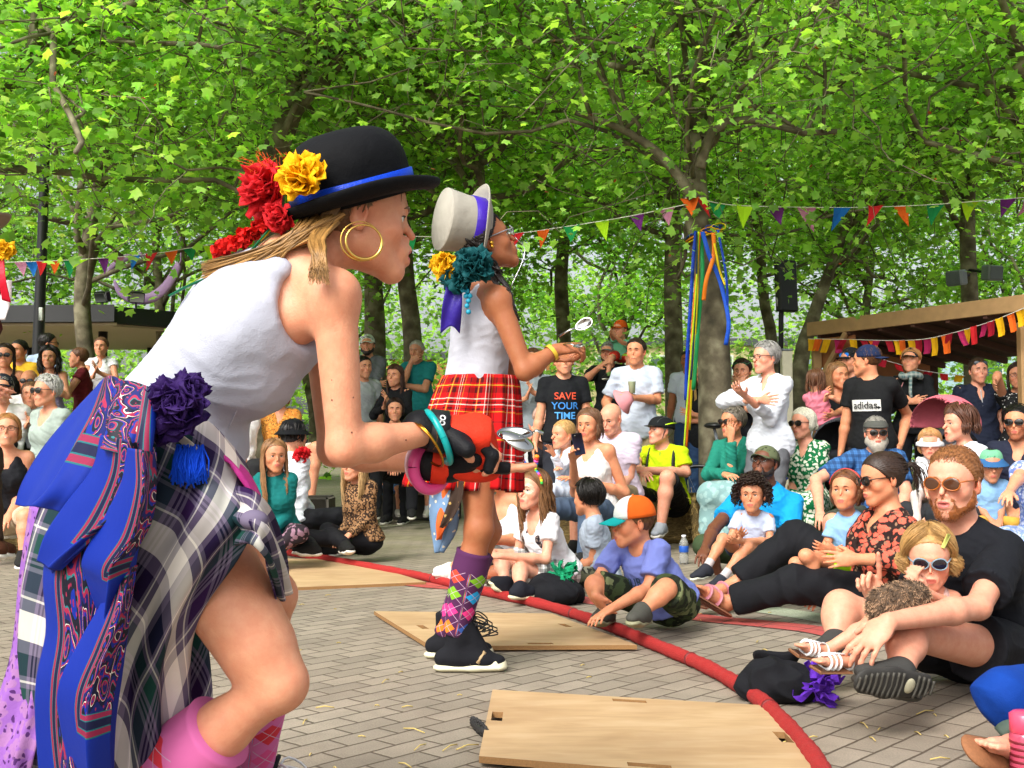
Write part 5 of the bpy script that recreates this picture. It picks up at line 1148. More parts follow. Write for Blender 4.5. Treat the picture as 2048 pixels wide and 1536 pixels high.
def bale(px, d, ln, label, yaw=0, z=.42):
    c_ = tz(px, d, z / 2 + .002); Rm = frame(yaw); g_ = np.random.default_rng(int(px)); root = empty('straw_bale', tz(px, d), label, 'straw bale', 'straw bales used as seats'); mb = MB(); mb.box(c_, (ln, .46, z), Rm, 0, .05); mb.obj('bale_body', HAY, root)
    s = MB()
    for i in range(260):
        e = g_.uniform(-.5, .5, 3) * [ln, .46, z]; ax = int(g_.integers(0, 3)); e[ax] = np.sign(e[ax]) * [ln, .46, z][ax] / 2 * .97; dr = nrm(g_.normal(size=3)) * g_.uniform(.04, .1); p = c_ + Rm @ e; q = p + dr
        if min(p[2], q[2]) < .01: continue
        s.tube([p - dr * .2, p + dr * .4 + g_.normal(size=3) * .008, q], .0022, 3, cap=False)
    s.obj('loose_straw', plain('straw_stalk', '#b89c5a', .8, bmp=0), root); return root
bale(1352, 9.95, .95, 'straw bale under the cyclist in the neon yellow top', 8); bale(1478, 9.5, .8, 'straw bale under the woman in the long pale green skirt', -6); bale(1630, 9.35, .9, 'straw bale under the woman in the green leafy dress', -4); bale(1800, 9.0, .9, 'straw bale under the grey-bearded man in the flat cap', -6); bale(1990, 8.2, 1.0, 'straw bale under the people at the right edge', -8)
bale(1190, 9.6, 1.0, 'straw bale under the woman holding up her phone', 5); bale(60, 9.0, .9, 'straw bale at the left edge under the woman with the blonde bob', 5)
# things lying on the ground
def ruffle(mb, c, rad, n, seed, upv=(0, 0, 1), mi=0, wd=.35, ln=1.0):
    """crumpled rag petals radiating from c"""
    g_ = np.random.default_rng(seed); upv = nrm(upv)
    for i in range(n):
        d = nrm(g_.normal(size=3) + upv * .9); s = nrm(np.cross(d, g_.normal(size=3))); q = np.cross(d, s); L_ = rad * g_.uniform(.6, 1.1) * ln; w_ = rad * wd * g_.uniform(.7, 1.3); V = []
        for k in range(5):
            f = k / 4; c_ = np.asarray(c) + d * L_ * f + q * rad * .18 * math.sin(f * 5 + i) ; ww = w_ * (.35 + .9 * math.sin(min(1, f * 1.1) * 2.1))
            for j, u in enumerate((-1, -.35, .35, 1)): V.append(c_ + s * ww * u + q * rad * .13 * math.cos(j * 2.3 + i + k * 1.3) + d * g_.normal() * rad * .05)
        mb.add(V, [(k * 4 + j, k * 4 + j + 1, k * 4 + 5 + j, k * 4 + 4 + j) for k in range(4) for j in range(3)], mi)
def rag_obj(name, c, rad, n, seed, color, parent, up=(0, 0, 1), wd=.35, ln=1.0, origin=None, mat=None):
    mb = MB(); ruffle(mb, c, rad, n, seed, up, 0, wd, ln); o = mb.obj(name, mat or cloth(color, 'rag', rough=.8), parent, smooth=False); m = o.modifiers.new('s', 'SOLIDIFY'); m.thickness = .0015; return o
def ground_hat(px, py, label, trim, tdir, size=.15, seed=1, brim=True):
    g0 = G(px, py); root = empty('hat', g0, label, 'hat', 'black hats left on the paving by the audience'); v = Vol(); FEL = cloth('#16171b', 'felt', rough=.9)
    v.ell(g0 + [0, 0, size * .42], (size * .95, size * .8, size * .5), k=.03); v.ell(g0 + [-.35 * size, -.1 * size, size * .6], (size * .5, size * .5, size * .45), k=.03); v.cone(g0 + [-.9 * size, 0, size * .3], g0 + [.8 * size, .2 * size, size * .25], size * .22, size * .22, .04)
    v.grid(.005); V, F = v.mesh(); V[:, 2] = np.maximum(V[:, 2], .002); V = V + vnorm(V, F) * wrinkle(V, .012, 42, seed)[:, None]; mesh_obj('crown', V, F, FEL, root)
    if brim:
        mb = MB(); Rm = frame(20, -35, 10); c_ = g0 + [.15 * size, .1, size * .85]; mb.lathe(c_, [(size * .38, -.03), (size * .62, 0), (size * .66, .012), (size * .6, .005), (size * .36, -.02)], Rm, 30, warp=lambda v, a, r_, z: [v[0], v[1], v[2] + .02 * math.sin(2 * a + 1)]); mb.obj('brim', FEL, root)
    c_ = g0 + np.array([tdir[0], tdir[1], tdir[2]]); rag_obj('ribbon_trim', c_, .085, 26, seed, trim, root, (tdir[0] * 3, -.6, -.1), .2, 1.15)
    o = root.children[-1]; me = o.data
    for vv in me.vertices: 
        if vv.co.z < .004: vv.co.z = .004
    return root
ground_hat(1562, 1400, 'black crumpled hat with purple ribbon frills just outside the red rope', '#5a2aa8', (.10, -.06, .07), .13, 3)
ground_hat(1110, 1208, 'black crumpled hat with green frills beside the long-haired girl with painted face', '#12855a', (.05, .02, .16), .15, 5, False)
ground_hat(650, 1108, 'black hat with a bright blue ribbon in front of the girl in leopard print', '#1f8fe0', (.16, -.05, .08), .14, 7, False)
ground_hat(28, 1052, 'blue and black frilled hat lying at the left edge behind the blue scarf', '#1a2fa0', (.02, -.02, .10), .15, 9, False)
g0 = G(1368, 1128); r = empty('water_bottle', g0, 'clear plastic water bottle with blue label standing behind the boy in the orange cap', 'bottle')
mb = MB(); mb.lathe(g0, [(.001, .001), (.030, .002), (.033, .01), (.033, .06), (.031, .07), (.033, .08), (.033, .135), (.028, .16), (.014, .185), (.013, .195), (.001, .196)], None, 20); gm, gn, gb = new_mat('clear_plastic'); gb.inputs['Base Color'].default_value = (.9, .95, .97, 1); gb.inputs['Transmission Weight'].default_value = .85; gb.inputs['Roughness'].default_value = .08; gb.inputs['IOR'].default_value = 1.2; mb.obj('bottle_body', gm, r)
mb = MB(); mb.lathe(g0, [(.0335, .085), (.0342, .087), (.0342, .128), (.0335, .13)], None, 20); mb.obj('label', plain('blue_label', '#2456b0', .4), r); mb = MB(); mb.lathe(g0, [(.001, .19), (.0155, .191), (.0155, .206), (.001, .207)], None, 16); mb.obj('cap', plain('white_cap', '#e8ecf0', .4), r)
# dark cone-shaped brush by the near board
a, b_ = G(946, 1443, .02), G(972, 1466, .02); mb = MB(); P = np.linspace(a, b_, 14)
for i in range(9):
    c_ = a + (b_ - a) * i / 8 ; rr_ = .012 + .006 * math.sin(i / 8 * 3.1)
    for k in range(9): t_ = 2 * math.pi * (k + .5 * (i % 2)) / 9; mb.sphere(c_ + np.array([.5 * math.cos(t_), -.3 * math.cos(t_), math.sin(t_)]) * rr_, .0052, None, 6, 5)
mb.tube(P, np.concatenate([[.004], np.full(12, .013), [.006]]), 8); tag(mb.obj('pine_cone', plain('dark_cone', '#1e1c1c', .6, scale=200, var=.5), origin=(*((a + b_) / 2)[:2], 0)), 'small dark cone lying against the left edge of the nearest plywood board', 'cone')
# straw litter
g_ = np.random.default_rng(5); mb = MB()
spots = [(771, 1362), (828, 1461), (840, 1494), (900, 1495), (935, 1494), (1728, 1450), (1745, 1478), (1870, 1430), (1880, 1518), (1810, 1387), (650, 1415), (610, 1443), (810, 1530), (560, 1536), (1530, 1300), (1010, 1400), (1850, 1425), (745, 1055)]
for (px, py) in spots + [(g_.uniform(600, 2040), g_.uniform(1130, 1536)) for _ in range(70)]:
    c_ = G(px, py, .004); a_ = g_.uniform(0, 3.14); l_ = g_.uniform(.01, .045) if (px, py) in spots else g_.uniform(.006, .02); d = np.array([math.cos(a_), math.sin(a_), 0]) * l_; mb.tube([c_ - d, c_ + [0, 0, .002 + .1 * l_], c_ + d], .0019, 4)
tag(mb.obj('straw_litter', plain('straw_bits', '#cdb56a', .8, bmp=0)), 'scattered bits of straw on the paving', 'straw', kind='stuff')
a = G(738, 1056, .006); b_ = G(860, 1049, .006); strip('chalk_line', [(738, 1056), (800, 1052), (862, 1048)], .035, .006, plain('chalk', '#d8d4c0', .9))
# ------------------------------------------------------------ the audience
tee = lambda c, **k: (c, .5, k)
JE = ('legs', '#2c4468'); BKT = ('legs', '#16171b'); SHK = ('legs', '#8a7c62', dict(len=.9)); far = dict(vox=.008)
BR, DB, BL, GY, WH, BK = '#5a3a22', '#2e1e15', '#b08a50', '#8a8680', '#c9c4ba', '#17120f'
# --- left group
person('woman in dark sunglasses and black strap top at the far left edge', (10, 712, 11.3), 15, lean=2, hairs=('long', DB, dict(n=70, len=.28, vox=.008)), top=('#15161a', 0, dict(neck='tank')), bottom=BKT, arms='down', eyes='sun', **far)
person('dark-haired person with a yellow strap behind the woman in black at the left edge', (38, 702, 12.6), -10, sex='m', hairs=('short', BK), top=('#e0b030', .5), bottom=BKT, arms='down', skin='tan', **far)
person('man in a pale blue shirt turned away, above the woman with long black curls', (97, 688, 13.2), 165, hyaw=110, sex='m', hairs=('short', BK), top=('#a8bcd8', 1.3, dict(neck='shirt')), bottom=BKT, arms='down', skin='tan', eyes='glasses', **far)
person('woman with long black curly hair clapping in a lilac top', (99, 716, 12.6), 10, hairs=('long', BK, dict(n=110, len=.2, wave=.02, vol=.02, r=.007)), top=('#9a94b8', 0, dict(neck='tank')), bottom=BKT, arms='clap', skin='olive', face=dict(smile=-.5), **far)
person('woman with short brown hair in profile, in a maroon top', (157, 716, 13.6), -75, hairs=('short', '#6a4630', dict(ls=1.4)), top=('#6a1f28', .3), bottom=('legs', '#3a2a2a'), arms='clap', **far)
person('smiling woman in a white collared top clapping under the pavilion roof', (202, 694, 14.2), 5, hairs=('short', '#6a4a34', dict(ls=1.2)), top=('#dfe2e6', .25, dict(neck='shirt', hem=-.3)), bottom=BKT, arms='clap', face=dict(smile=1), **far)
person('bald man in sunglasses and white shirt behind the boy', (58, 764, 11.2), 10, sex='m', hairs=('bald', BK), top=tee('#dadada'), bottom=BKT, legs='sit', eyes='sun', skin='orange', **far)
person('small boy clapping beside the silver-haired woman', (62, 790, 9.6), 15, H=.68, sex='m', hairs=('crop', '#6a4a34'), top=tee('#d8dadc'), bottom=BKT, legs='sit', arms='clap', **far)
person('silver-haired woman in sunglasses and grey cardigan holding a straw bag', (93, 783, 8.9), -25, hyaw=-30, lean=4, hairs=('short', '#b9b8b2', dict(n=320, r=.005, ls=1.5, lift=.012)), top=('#9aa8a0', 1.8, dict(neck='scoop')), bottom=('legs', '#4a4a50'), legs='sit', eyes='sun', face=dict(smile=1), arms='lap', **far)
person('older man in a navy cap and white jumper cut off by the left edge', (4, 778, 9.4), 20, sex='m', hairs=('short', GY), top=('#dcdcd8', 1.9, dict(neck='v')), bottom=BKT, legs='sit', hat=('cap', '#1a1f2c'), **far)
person('laughing woman with a blonde streaked bob and glasses, legs crossed, at the left edge', (14, 862, 8.2), 15, hyaw=20, hpitch=-8, lean=10, hairs=('bob', '#9a6a3c', dict(n=110, len=.09, tips=(1.5, 1.5, 1.3), tuck=1)), top=('#1a1b20', 0, dict(neck='scoop')), bottom=('legs', '#c8b49a', dict(len=.75)), legs='sit', eyes=('glasses', dict(framec='#15120f')), face=dict(smile=1.4, open=1), arms=('knee', 'lap'), **far)
# --- between the two dancers
person('person in an orange flowery blouse sitting behind the bent arms of the near dancer', (560, 790, 10.6), 0, lean=4, hairs=('long', '#7a4a2a', dict(n=50, len=.12)), top=(cloth('#d88a3c', 'blouse', 'floral', 1.6, c2='#e8a850', c3='#4a3a2a'), 1.0, dict(neck='v')), bottom=('legs', '#d8c8b8', dict(len=.8)), legs='sit', knR=(545, 905, -.5), knL=(632, 895, -.45), anL=(622, 1005, -.45), anR=(560, 1010, -.5), shoes='#e8e8e8', **far)
person('person in a white blouse sitting behind the near dancer\'s waist', (478, 800, 10.4), 10, hairs=('long', BR, dict(n=50, len=.12)), top=('#dcd8d8', 1.7, dict(neck='v')), bottom=('legs', '#2a2a2c'), legs='sit', **far)
person('girl with long light brown hair and teal hoodie sitting on the paving', (549, 912, 7.7), -12, H=.86, hs=.93, lean=12, hyaw=25, hpitch=2, hairs=('long', '#8a6440', dict(n=150, len=.38, front=.05, r=.005)), top=('#126a68', 2, dict(loose=.012)), bottom=('legs', cloth('#2a2228', 'leggings', 'floral', 1.2, c2='#8a6a7a')), legs='cross', arms='lap', face=dict(smile=.2), skin='tan', vox=.0063)
person('person in a black hat and white shirt behind the teal hoodie girl', (588, 872, 8.5), 150, hyaw=140, hairs=('bob', BK, dict(n=70, len=.06)), top=('#dfe6ee', 1.8, dict(loose=.01)), bottom=BKT, legs='cross', hat=('bucket', '#0d0e12'), **far)
person('girl with long blonde hair in a leopard print top and black leggings', (708, 930, 8.15), -28, H=.84, hs=.93, lean=14, hairs=('long', '#b39060', dict(n=150, len=.33, front=.02, wave=.015)), top=(cloth('#9a7450', 'leopard', 'leopard', 1.6, c2='#2e2018'), 1.95, dict(loose=.012)), bottom=('legs', '#16161a'), legs='cross', arms='lap', hip=(728, 1082, .05), knR=(655, 1062, -.1), anR=(690, 1090, -.3), knL=(600, 1075, -.3), anL=(625, 1094, -.5), shoes='#1a1a1a', vox=.0063)
person('grey-haired man in a teal T-shirt with his hand at his mouth', (833, 702, 13.3), -15, sex='m', fat=1.15, hpitch=4, hairs=('short', '#a8a49c'), top=('#1f7a7c', .6, dict(loose=.01, hem=-.1)), bottom=JE, arms=('chin', 'cross'), skin='olive', **far)
person('girl with a dark fringe clapping in a black jacket', (790, 752, 12.2), -20, H=.92, lean=2, hairs=('long', '#4a2e22', dict(n=90, len=.26, bangs=1)), top=('#1a1a1e', 1.9), bottom=BKT, arms='clap', **far)
person('dark-haired woman in black sitting in front of the girl with the fringe', (790, 820, 11.8), 5, lean=4, hairs=('bob', '#2a1a16', dict(n=90, len=.08, tuck=1)), top=('#15161a', .6), bottom=BKT, legs='sit', face=dict(smile=.8), **far)
person('man in a white cap with a dark beard, behind the near dancer\'s arm', (735, 690, 13.4), 0, sex='m', hairs=('short', BK), top=('#6a6e74', 1.6), bottom=BKT, arms='cross', hat=('cap', '#d8dcd8'), beard=('#2a201a',), **far)
person('person in a pale grey T-shirt standing below the man in the white cap', (728, 735, 12.4), 30, sex='m', hairs=('short', BK, dict(ls=1.5)), top=tee('#a8aeb2'), bottom=BKT, arms='down', **far)
person('child in denim shorts with bare legs dangling from the low wall', (775, 905, 12.6), 8, H=.62, hs=.86, hairs=('long', BR, dict(n=50, len=.2)), top=tee('#d8d0d0'), bottom=('legs', '#4a6c9a', dict(len=.8)), legs='sit', shoes='#d8d4c8', **far)
person('child in pale shorts and white trainers sitting on the low wall behind the tartan skirt', (842, 898, 12.6), -8, H=.66, hs=.86, hairs=('short', BR), top=tee('#c8a0a8'), bottom=('legs', '#c8a8a0', dict(len=.7)), legs='sit', sock=('#d8d8d8', .25), shoes='#e0dcd0', **far)
# --- middle, behind the second dancer
person('woman in a grey T-shirt and long white skirt clapping', (1066, 722, 11.2), -10, lean=3, hairs=('long', '#5a3a24', dict(n=70, len=.2)), top=('#8a949a', .6), bottom=('skirt', '#d4d8d8', dict(len=1.6)), arms='clap', **far)
i = person('man in a black T-shirt with coloured lettering, face hidden by the dancer\'s hands', (1128, 722, 9.8), 4, sex='m', lean=3, hairs=('short', BR), top=('#17191d', .6, dict(loose=.012, wr=.003)), bottom=('legs', '#2a2c34'), arms='down', **far)
for k, (tx, c) in enumerate((('SAVE', '#e05030'), ('YOUR', '#3f8fe0'), ('TIME', '#4fa0e8'))): text_on(i, tx, .0, .02 - .085 * k, .085, c, i['o'])
person('bearded man in a grey cap carrying a boy on his shoulders', (1217, 706, 12.2), -12, hyaw=-25, sex='m', hairs=('short', BR), top=('#1c1f22', .5), bottom=('legs', '#24262a'), arms='down', rh=(1198, 735, -.3), hat=('cap', '#7c847c'), beard=('#4a3424',), **far)
person('small boy in an orange cap and mint T-shirt riding on a man\'s shoulders', (1240, 660, 12.1), -35, H=.6, hs=.85, sex='m', lean=8, hairs=('crop', BR), top=('#6fc09a', .6), bottom=('legs', '#c03024', dict(len=.7)), legs='sit', hip=(1243, 712, .1), knR=(1222, 716, -.25), anR=(1215, 750, -.28), knL=(1258, 716, -.2), anL=(1258, 750, -.25), hat=('cap', '#e0601c'), rh=(1222, 668, -.25), lh=(1229, 672, -.25), arms='clap', root=(*W(1240, 715, 12.1),), **far)
i = person('man in a white T-shirt holding a paper cup and a pink hat', (1272, 704, 10.0), -8, hyaw=-22, sex='m', lean=2, hairs=('crop', '#2e221a'), top=('#bcc6d6', .75, dict(loose=.014, hem=-.12)), bottom=('legs', '#9a8a6a'), arms='down', rh=(1222, 830, -.1), lh=(1268, 795, -.3), le=(1314, 800, -.05), skin='orange', face=dict(smile=-.4), **far)
q = empty('paper_cup', W(1264, 775, 9.68), 'pale green paper cup in the hand of the man in the white T-shirt', 'cup'); mb = MB(); mb.lathe(W(1264, 775, 9.68), [(.025, -.05), (.034, .05), (.036, .052), (.032, .05), (.022, -.045)], None, 18); mb.obj('cup_wall', plain('cup', '#b9c8a0', .6), q); mb = MB(); mb.lathe(W(1264, 775, 9.68), [(.001, -.044), (.023, -.043)], None, 18); mb.obj('drink', plain('tea', '#8a6a40', .2), q)
q = empty('sun_hat', W(1252, 800, 9.66), 'pink cloth hat hanging from the hand of the man in the white T-shirt', 'hat'); mb = MB(); mb.lathe(W(1252, 798, 9.64), [(.001, .06), (.05, .05), (.075, 0), (.12, -.05), (.118, -.055), (.07, -.005)], frame(60, 60), 20, 0, .8, 1); mb.obj('hat_body', cloth('#d08a90', 'pink_hat'), q)
person('woman with short pinkish-blonde hair clapping, seated behind the rainbow headband girl', (1090, 842, 10.2), 5, lean=4, fat=1.1, hairs=('bob', '#c8a89a', dict(n=110, len=.03, bangs=1, vol=.02)), top=('#23232a', 0, dict(neck='scoop')), bottom=BKT, legs='sit', arms='clap', rh=(1060, 880, -.35), lh=(1070, 882, -.35), skin='pink', face=dict(smile=.9), **far)
person('person with short light brown hair mostly hidden behind the blond boy', (1148, 828, 10.4), 160, sex='m', hairs=('short', '#8a6a44', dict(ls=1.3)), top=tee('#5a5448'), bottom=BKT, legs='sit', **far)
person('blond little boy in a white shirt with a turquoise collar', (1126, 870, 8.7), -55, H=.66, hs=.92, sex='m', lean=4, hairs=('short', '#b9935c', dict(ls=1.3)), top=('#cdd8e8', 1.8, dict(neck='shirt', loose=.014)), bottom=('legs', '#cdd8e8'), legs='sit', seat=.4, rh=(1115, 938, -.2), lh=(1105, 905, -.25), vox=.0063)
i = person('woman in white straps holding a dark phone up in front of her face', (1178, 850, 8.4), -35, hyaw=-30, hpitch=4, lean=6, fat=1.15, hairs=('long', '#6a4a34', dict(n=110, len=.13)), top=('#e0dcd8', 0, dict(neck='tank')), bottom=('legs', '#4a5a70'), legs='sit', rh=(1146, 918, -.45), re=(1150, 985, -.1), lh=(1155, 960, -.2), le=(1250, 985, 0), skin='orange', face=dict(smile=.9), vox=.0063)
q = empty('phone', W(1157, 888, 7.86), 'dark blue phone held up by the woman in white straps', 'phone'); Rm = frame(15, -12, -8); mb = MB(); mb.box(W(1157, 888, 7.86), (.078, .009, .155), Rm, 0, .004); mb.obj('phone_case', plain('phone_case', '#1c2540', .35), q); mb = MB(); mb.tube([W(1150, 872, 7.855), W(1150, 872, 7.845)], .008, 10); mb.obj('camera_lens', plain('lens', '#15120f', .06), q)
person('bald man in a pale pink T-shirt looking down', (1222, 838, 9.0), -30, hyaw=-35, hpitch=18, sex='m', fat=1.1, lean=10, hairs=('bald', BR), top=('#cdbfd0', .6, dict(loose=.012)), bottom=SHK, legs='sit', skin='pink', face=dict(smile=-.6), vox=.0063)
i = person('cyclist in a black helmet, neon yellow zip top and black shorts', (1320, 862, 9.6), -28, hyaw=-60, lean=14, sex='m', fat=1.05, hpitch=-6, hairs=('crop', GY), top=('#b4d010', .65, dict(loose=.016, neck='crew')), bottom=('legs', '#17181a', dict(len=.9)), legs='sit', rh=(1285, 945, -.35), lh=(1275, 940, -.4), re=(1268, 925, 0), le=(1372, 945, -.1), knR=(1262, 985, -.45), anR=(1268, 1062, -.4), knL=(1335, 955, -.55), anL=(1322, 1052, -.55), hat=('helmet', '#15181a'), skin='pink', shoes='#9aa0a8', vox=.0063)
mb = MB(); a = i['SM']; 
for sg in (-1, 1): mb.tube(cr([i['NB'] + i['Mt'] @ np.array([sg * .10, -.06, 0]), i['SM'] + i['Mt'] @ np.array([sg * .115, .03, .045]), i['SM'] + i['Mt'] @ np.array([sg * .12, .12, -.08]), i['SM'] + i['Mt'] @ np.array([sg * .135, .10, -.22])], 12), .022, 6, flat=.4, up=i['Mt'][:, 1])
mb.obj('rucksack_strap', plain('strap', '#111111', .7), i['o'])
mb = MB(); mb.tube([i['NB'] + i['Mt'] @ np.array([0, .085, -.01]), i['SM'] + i['Mt'] @ np.array([0, .128, -.08]), i['SM'] + i['Mt'] @ np.array([0, .130, -.17])], .004, 5); mb.obj('zip', plain('zip', '#2a2c30', .4), i['o'])
person('blonde long-haired woman in glasses and black top with folded arms', (1407, 756, 12.3), -12, lean=1, hairs=('long', '#b8924e', dict(n=140, len=.42, front=.05, r=.005)), top=('#17181b', .45, dict(hem=-.1)), bottom=JE, arms='cross', eyes=('glasses', dict(framec='#15120f')), face=dict(smile=-.3), **far)
person('man in a white T-shirt with his face hidden behind the ribbons', (1376, 722, 13.0), -20, sex='m', hairs=('short', BK), top=('#c4ccdc', .6), bottom=JE, arms='down', skin='brown', **far)
person('dark-haired woman with green sunglasses pushed up, behind the grey-haired woman in white', (1484, 744, 10.8), -25, lean=3, hairs=('bob', '#2e1a18', dict(n=90, len=.05, tuck=1)), top=('#15161a', .5), bottom=BKT, arms='chin', eyes=('glasses', dict(framec='#1f8a5a', up=.06)), **far)
i = person('grey short-haired woman in glasses and a loose white shirt with crossed forearms', (1531, 716, 8.7), -42, hyaw=-62, lean=1, fat=.85, hairs=('short', '#9a9894', dict(n=360, ls=1.7, lift=.01, r=.0034)), top=('#cdd2da', 1.55, dict(neck='shirt', loose=.016, hem=-.10, wr=.008, flare=.02)), bottom=('legs', '#5a5c60'), arms='cross', rh=(1523, 800, -.34), lh=(1488, 790, -.4), re=(1452, 800, .02), le=(1542, 835, -.15), eyes=('glasses', dict(framec='#2a1a1a')), skin='pink', face=dict(smile=-.2), vox=.006)
person('grey-haired woman in sunglasses resting her chin on her hand, green cardigan and pale green skirt', (1465, 845, 9.1), -30, hyaw=-55, lean=8, hairs=('short', '#7c7468', dict(n=320, ls=1.6, lift=.01, r=.0034)), top=('#1f7a68', 1.9, dict(neck='v', loose=.016)), bottom=('skirt', cloth('#7a9c9c', 'skirt', 'floral', 1.0, c2='#90b0ae'), dict(len=1.75)), legs='sit', eyes='sun', lh=(1462, 876, -.33), le=(1462, 955, -.30), rh=(1452, 950, -.42), re=(1418, 945, -.1), knR=(1420, 990, -.5), anR=(1412, 1085, -.5), knL=(1462, 990, -.55), anL=(1448, 1088, -.55), skin='orange', vox=.006)
person('woman with a white bob and sunglasses in a green dress with white leaves', (1606, 848, 9.0), -35, hyaw=-52, lean=4, hairs=('bob', '#c9c6b4', dict(n=170, len=.07, tuck=1, r=.005, wave=.002)), top=(cloth('#0c6a3c', 'leafy_dress', 'floral', 1.5, c2='#d8dcc8'), .8, dict(neck='v', loose=.014)), bottom=('skirt', cloth('#0c6a3c', 'leafy_dress', 'floral', 1.5, c2='#d8dcc8'), dict(len=1.4)), legs='sit', eyes='sun', arms='lap', skin='pink', face=dict(smile=-.1), vox=.006)
person('laughing woman with long light brown hair in a black top holding the girl in pink', (1676, 752, 10.2), 15, hyaw=18, lean=2, hairs=('long', '#8a6440', dict(n=120, len=.2)), top=('#17181d', 0, dict(neck='tank')), bottom=BKT, arms='hold', rh=(1640, 800, -.3), lh=(1668, 828, -.35), le=(1705, 810, -.1), face=dict(smile=1.5, open=1), skin='orange', **far)
person('little girl in a pink ruffled dress with her back turned, carried by the laughing woman', (1632, 762, 9.9), 150, H=.62, hs=.86, lean=2, hairs=('long', '#6a4630', dict(n=90, len=.16)), top=('#d87a8c', .3, dict(loose=.02, wr=.012)), bottom=('skirt', '#d87a8c', dict(len=.8)), legs='sit', hip=(1645, 845, .0), lh=(1650, 800, -.1), rh=(1700, 815, -.1), re=(1665, 795, -.15), **far)
person('man in a dark cap with blue mirrored sunglasses behind the man in black', (1700, 722, 10.6), -60, sex='m', hairs=('crop', BR), top=('#3f4650', .6), bottom=BKT, arms='down', hat=('cap', '#1c2024'), eyes=('sun', dict(lens='#1f7ae0', up=.05)), **far)
i = person('man in a backward navy cap and black T-shirt with a white logo box', (1733, 722, 9.0), -38, hyaw=-118, lean=2, sex='m', hairs=('crop', BR), top=('#17181a', .6, dict(loose=.014, wr=.003)), bottom=('legs', '#24262a'), arms='down', le=(1815, 830, .1), lh=(1800, 890, -.1), hat=('backcap', '#1c2848'), skin='orange', **far)
mb = MB(); Mt = i['Mt']; V = []
for yy in (-.045, .045):
    for xx in np.linspace(-.115, .115, 7):
        p = i['tv'].hit(i['ch'] + Mt @ np.array([xx, .35, yy - .03]), -Mt[:, 1], .5, .003); V.append((p if p is not None else i['ch'] + Mt @ np.array([xx, .13, yy - .03])) + Mt[:, 1] * .008)
mesh_obj('logo_box', V, [(k, k + 1, k + 8, k + 7) for k in range(6)], plain('print_white', '#d8d8d4', .8), i['o']); text_on(i, 'adidas', 0, -.03, .078, '#111111', i['o'], off=.006)
person('woman in a dark cap, patterned scarf and black jacket looking up', (1822, 722, 10.9), -20, hyaw=-35, hpitch=-8, lean=1, hairs=('bob', '#b8804c', dict(n=70, len=.03)), top=('#17191c', 1.9, dict(loose=.014)), bottom=BKT, arms='hold', hat=('cap', '#262a2e'), **far)
mb = MB(); c_ = W(1822, 752, 10.8); t_ = np.linspace(0, 2 * math.pi, 24); mb.tube([c_ + [.085 * math.cos(a), .08 * math.sin(a), .012 * math.sin(3 * a)] for a in t_], .032, 8, cap=False); mb.tube([c_ + [-.04, -.1, -.02], c_ + [-.06, -.14, -.16], c_ + [-.05, -.15, -.26]], [.03, .03, .02], 6, flat=.5); tag(mb.obj('scarf', cloth('#4a6a70', 'scarf', 'plaid', 1.5, c2='#b8bcb4'), origin=c_), 'blue-grey patterned scarf round the neck of the woman in the dark cap', 'scarf')
i = person('stocky man in a navy zip polo with sunglasses pushed up on his head', (1957, 742, 10.7), -5, sex='m', fat=1.15, lean=1, hairs=('crop', '#4a3a2e'), top=('#1c2234', .6, dict(neck='shirt', loose=.014)), bottom=BKT, arms='down', eyes=('sun', dict(up=.065, lens='#33404a')), skin='pink', face=dict(smile=-.3), **far)
mb = MB(); mb.tube([i['NB'] + i['Mt'] @ np.array([0, .09, -.03]), i['SM'] + i['Mt'] @ np.array([0, .145, -.14])], .006, 5); mb.obj('zip', plain('zip_metal', '#b8bcc0', .3), i['o'])
person('dark-haired woman in glasses leaning her arm on the stocky man, at the right edge', (2036, 752, 10.4), -25, lean=2, hairs=('long', '#2e1e18', dict(n=90, len=.16)), top=(cloth('#1a1a1c', 'spotted', 'dots', 1.5, c2='#d0d0cc'), .2), bottom=BKT, rh=(1990, 765, -.25), re=(1995, 750, -.1), arms='down', eyes=('glasses', dict(framec='#3a3a3a')), face=dict(smile=1), skin='olive', **far)
person('grey-bearded man in a flat cap, black sunglasses and blue checked shirt', (1752, 866, 8.5), -12, hyaw=-8, sex='m', fat=1.3, lean=8, hpitch=2, hairs=('crop', GY), top=(cloth('#3f6ea8', 'plaid_shirt', 'plaid', 1.2, c2='#1c2e50'), .75, dict(neck='shirt', loose=.016)), bottom=('legs', '#3f4238', dict(len=.95)), legs='sit', eyes='sun', hat=('flat', cloth('#4f504c', 'tweed', 'marl', 3, c2='#6a6a64') and '#4f504c'), beard=('#a39c90', .035), rh=(1640, 1025, -.45), re=(1632, 960, -.1), knR=(1665, 1045, -.6), arms=('knee', 'knee'), face=dict(smile=-1.4), skin='pink', vox=.006)
person('woman with a brown bob and white blouse in profile, talking', (1917, 848, 7.7), -78, lean=8, hairs=('bob', '#5a3828', dict(n=170, len=.085, bangs=1, vol=.02, r=.005)), top=('#d8dce4', 1.6, dict(neck='v', loose=.02)), bottom=('legs', '#2a2c30'), legs='sit', arms='lap', face=dict(smile=.8, open=1), skin='pink', vox=.006)
person('toddler girl in a white sun bonnet strapped in a carrier', (1860, 888, 7.9), -20, H=.55, hs=.86, lean=2, hpitch=5, hairs=('long', '#b98a58', dict(n=80, len=.09, bangs=1)), top=('#dcdfe4', .6, dict(loose=.014)), bottom=('legs', '#d0c8c0'), legs='sit', hat=('bonnet', '#e4e6ea'), skin='pink', face=dict(smile=-.4), vox=.006)
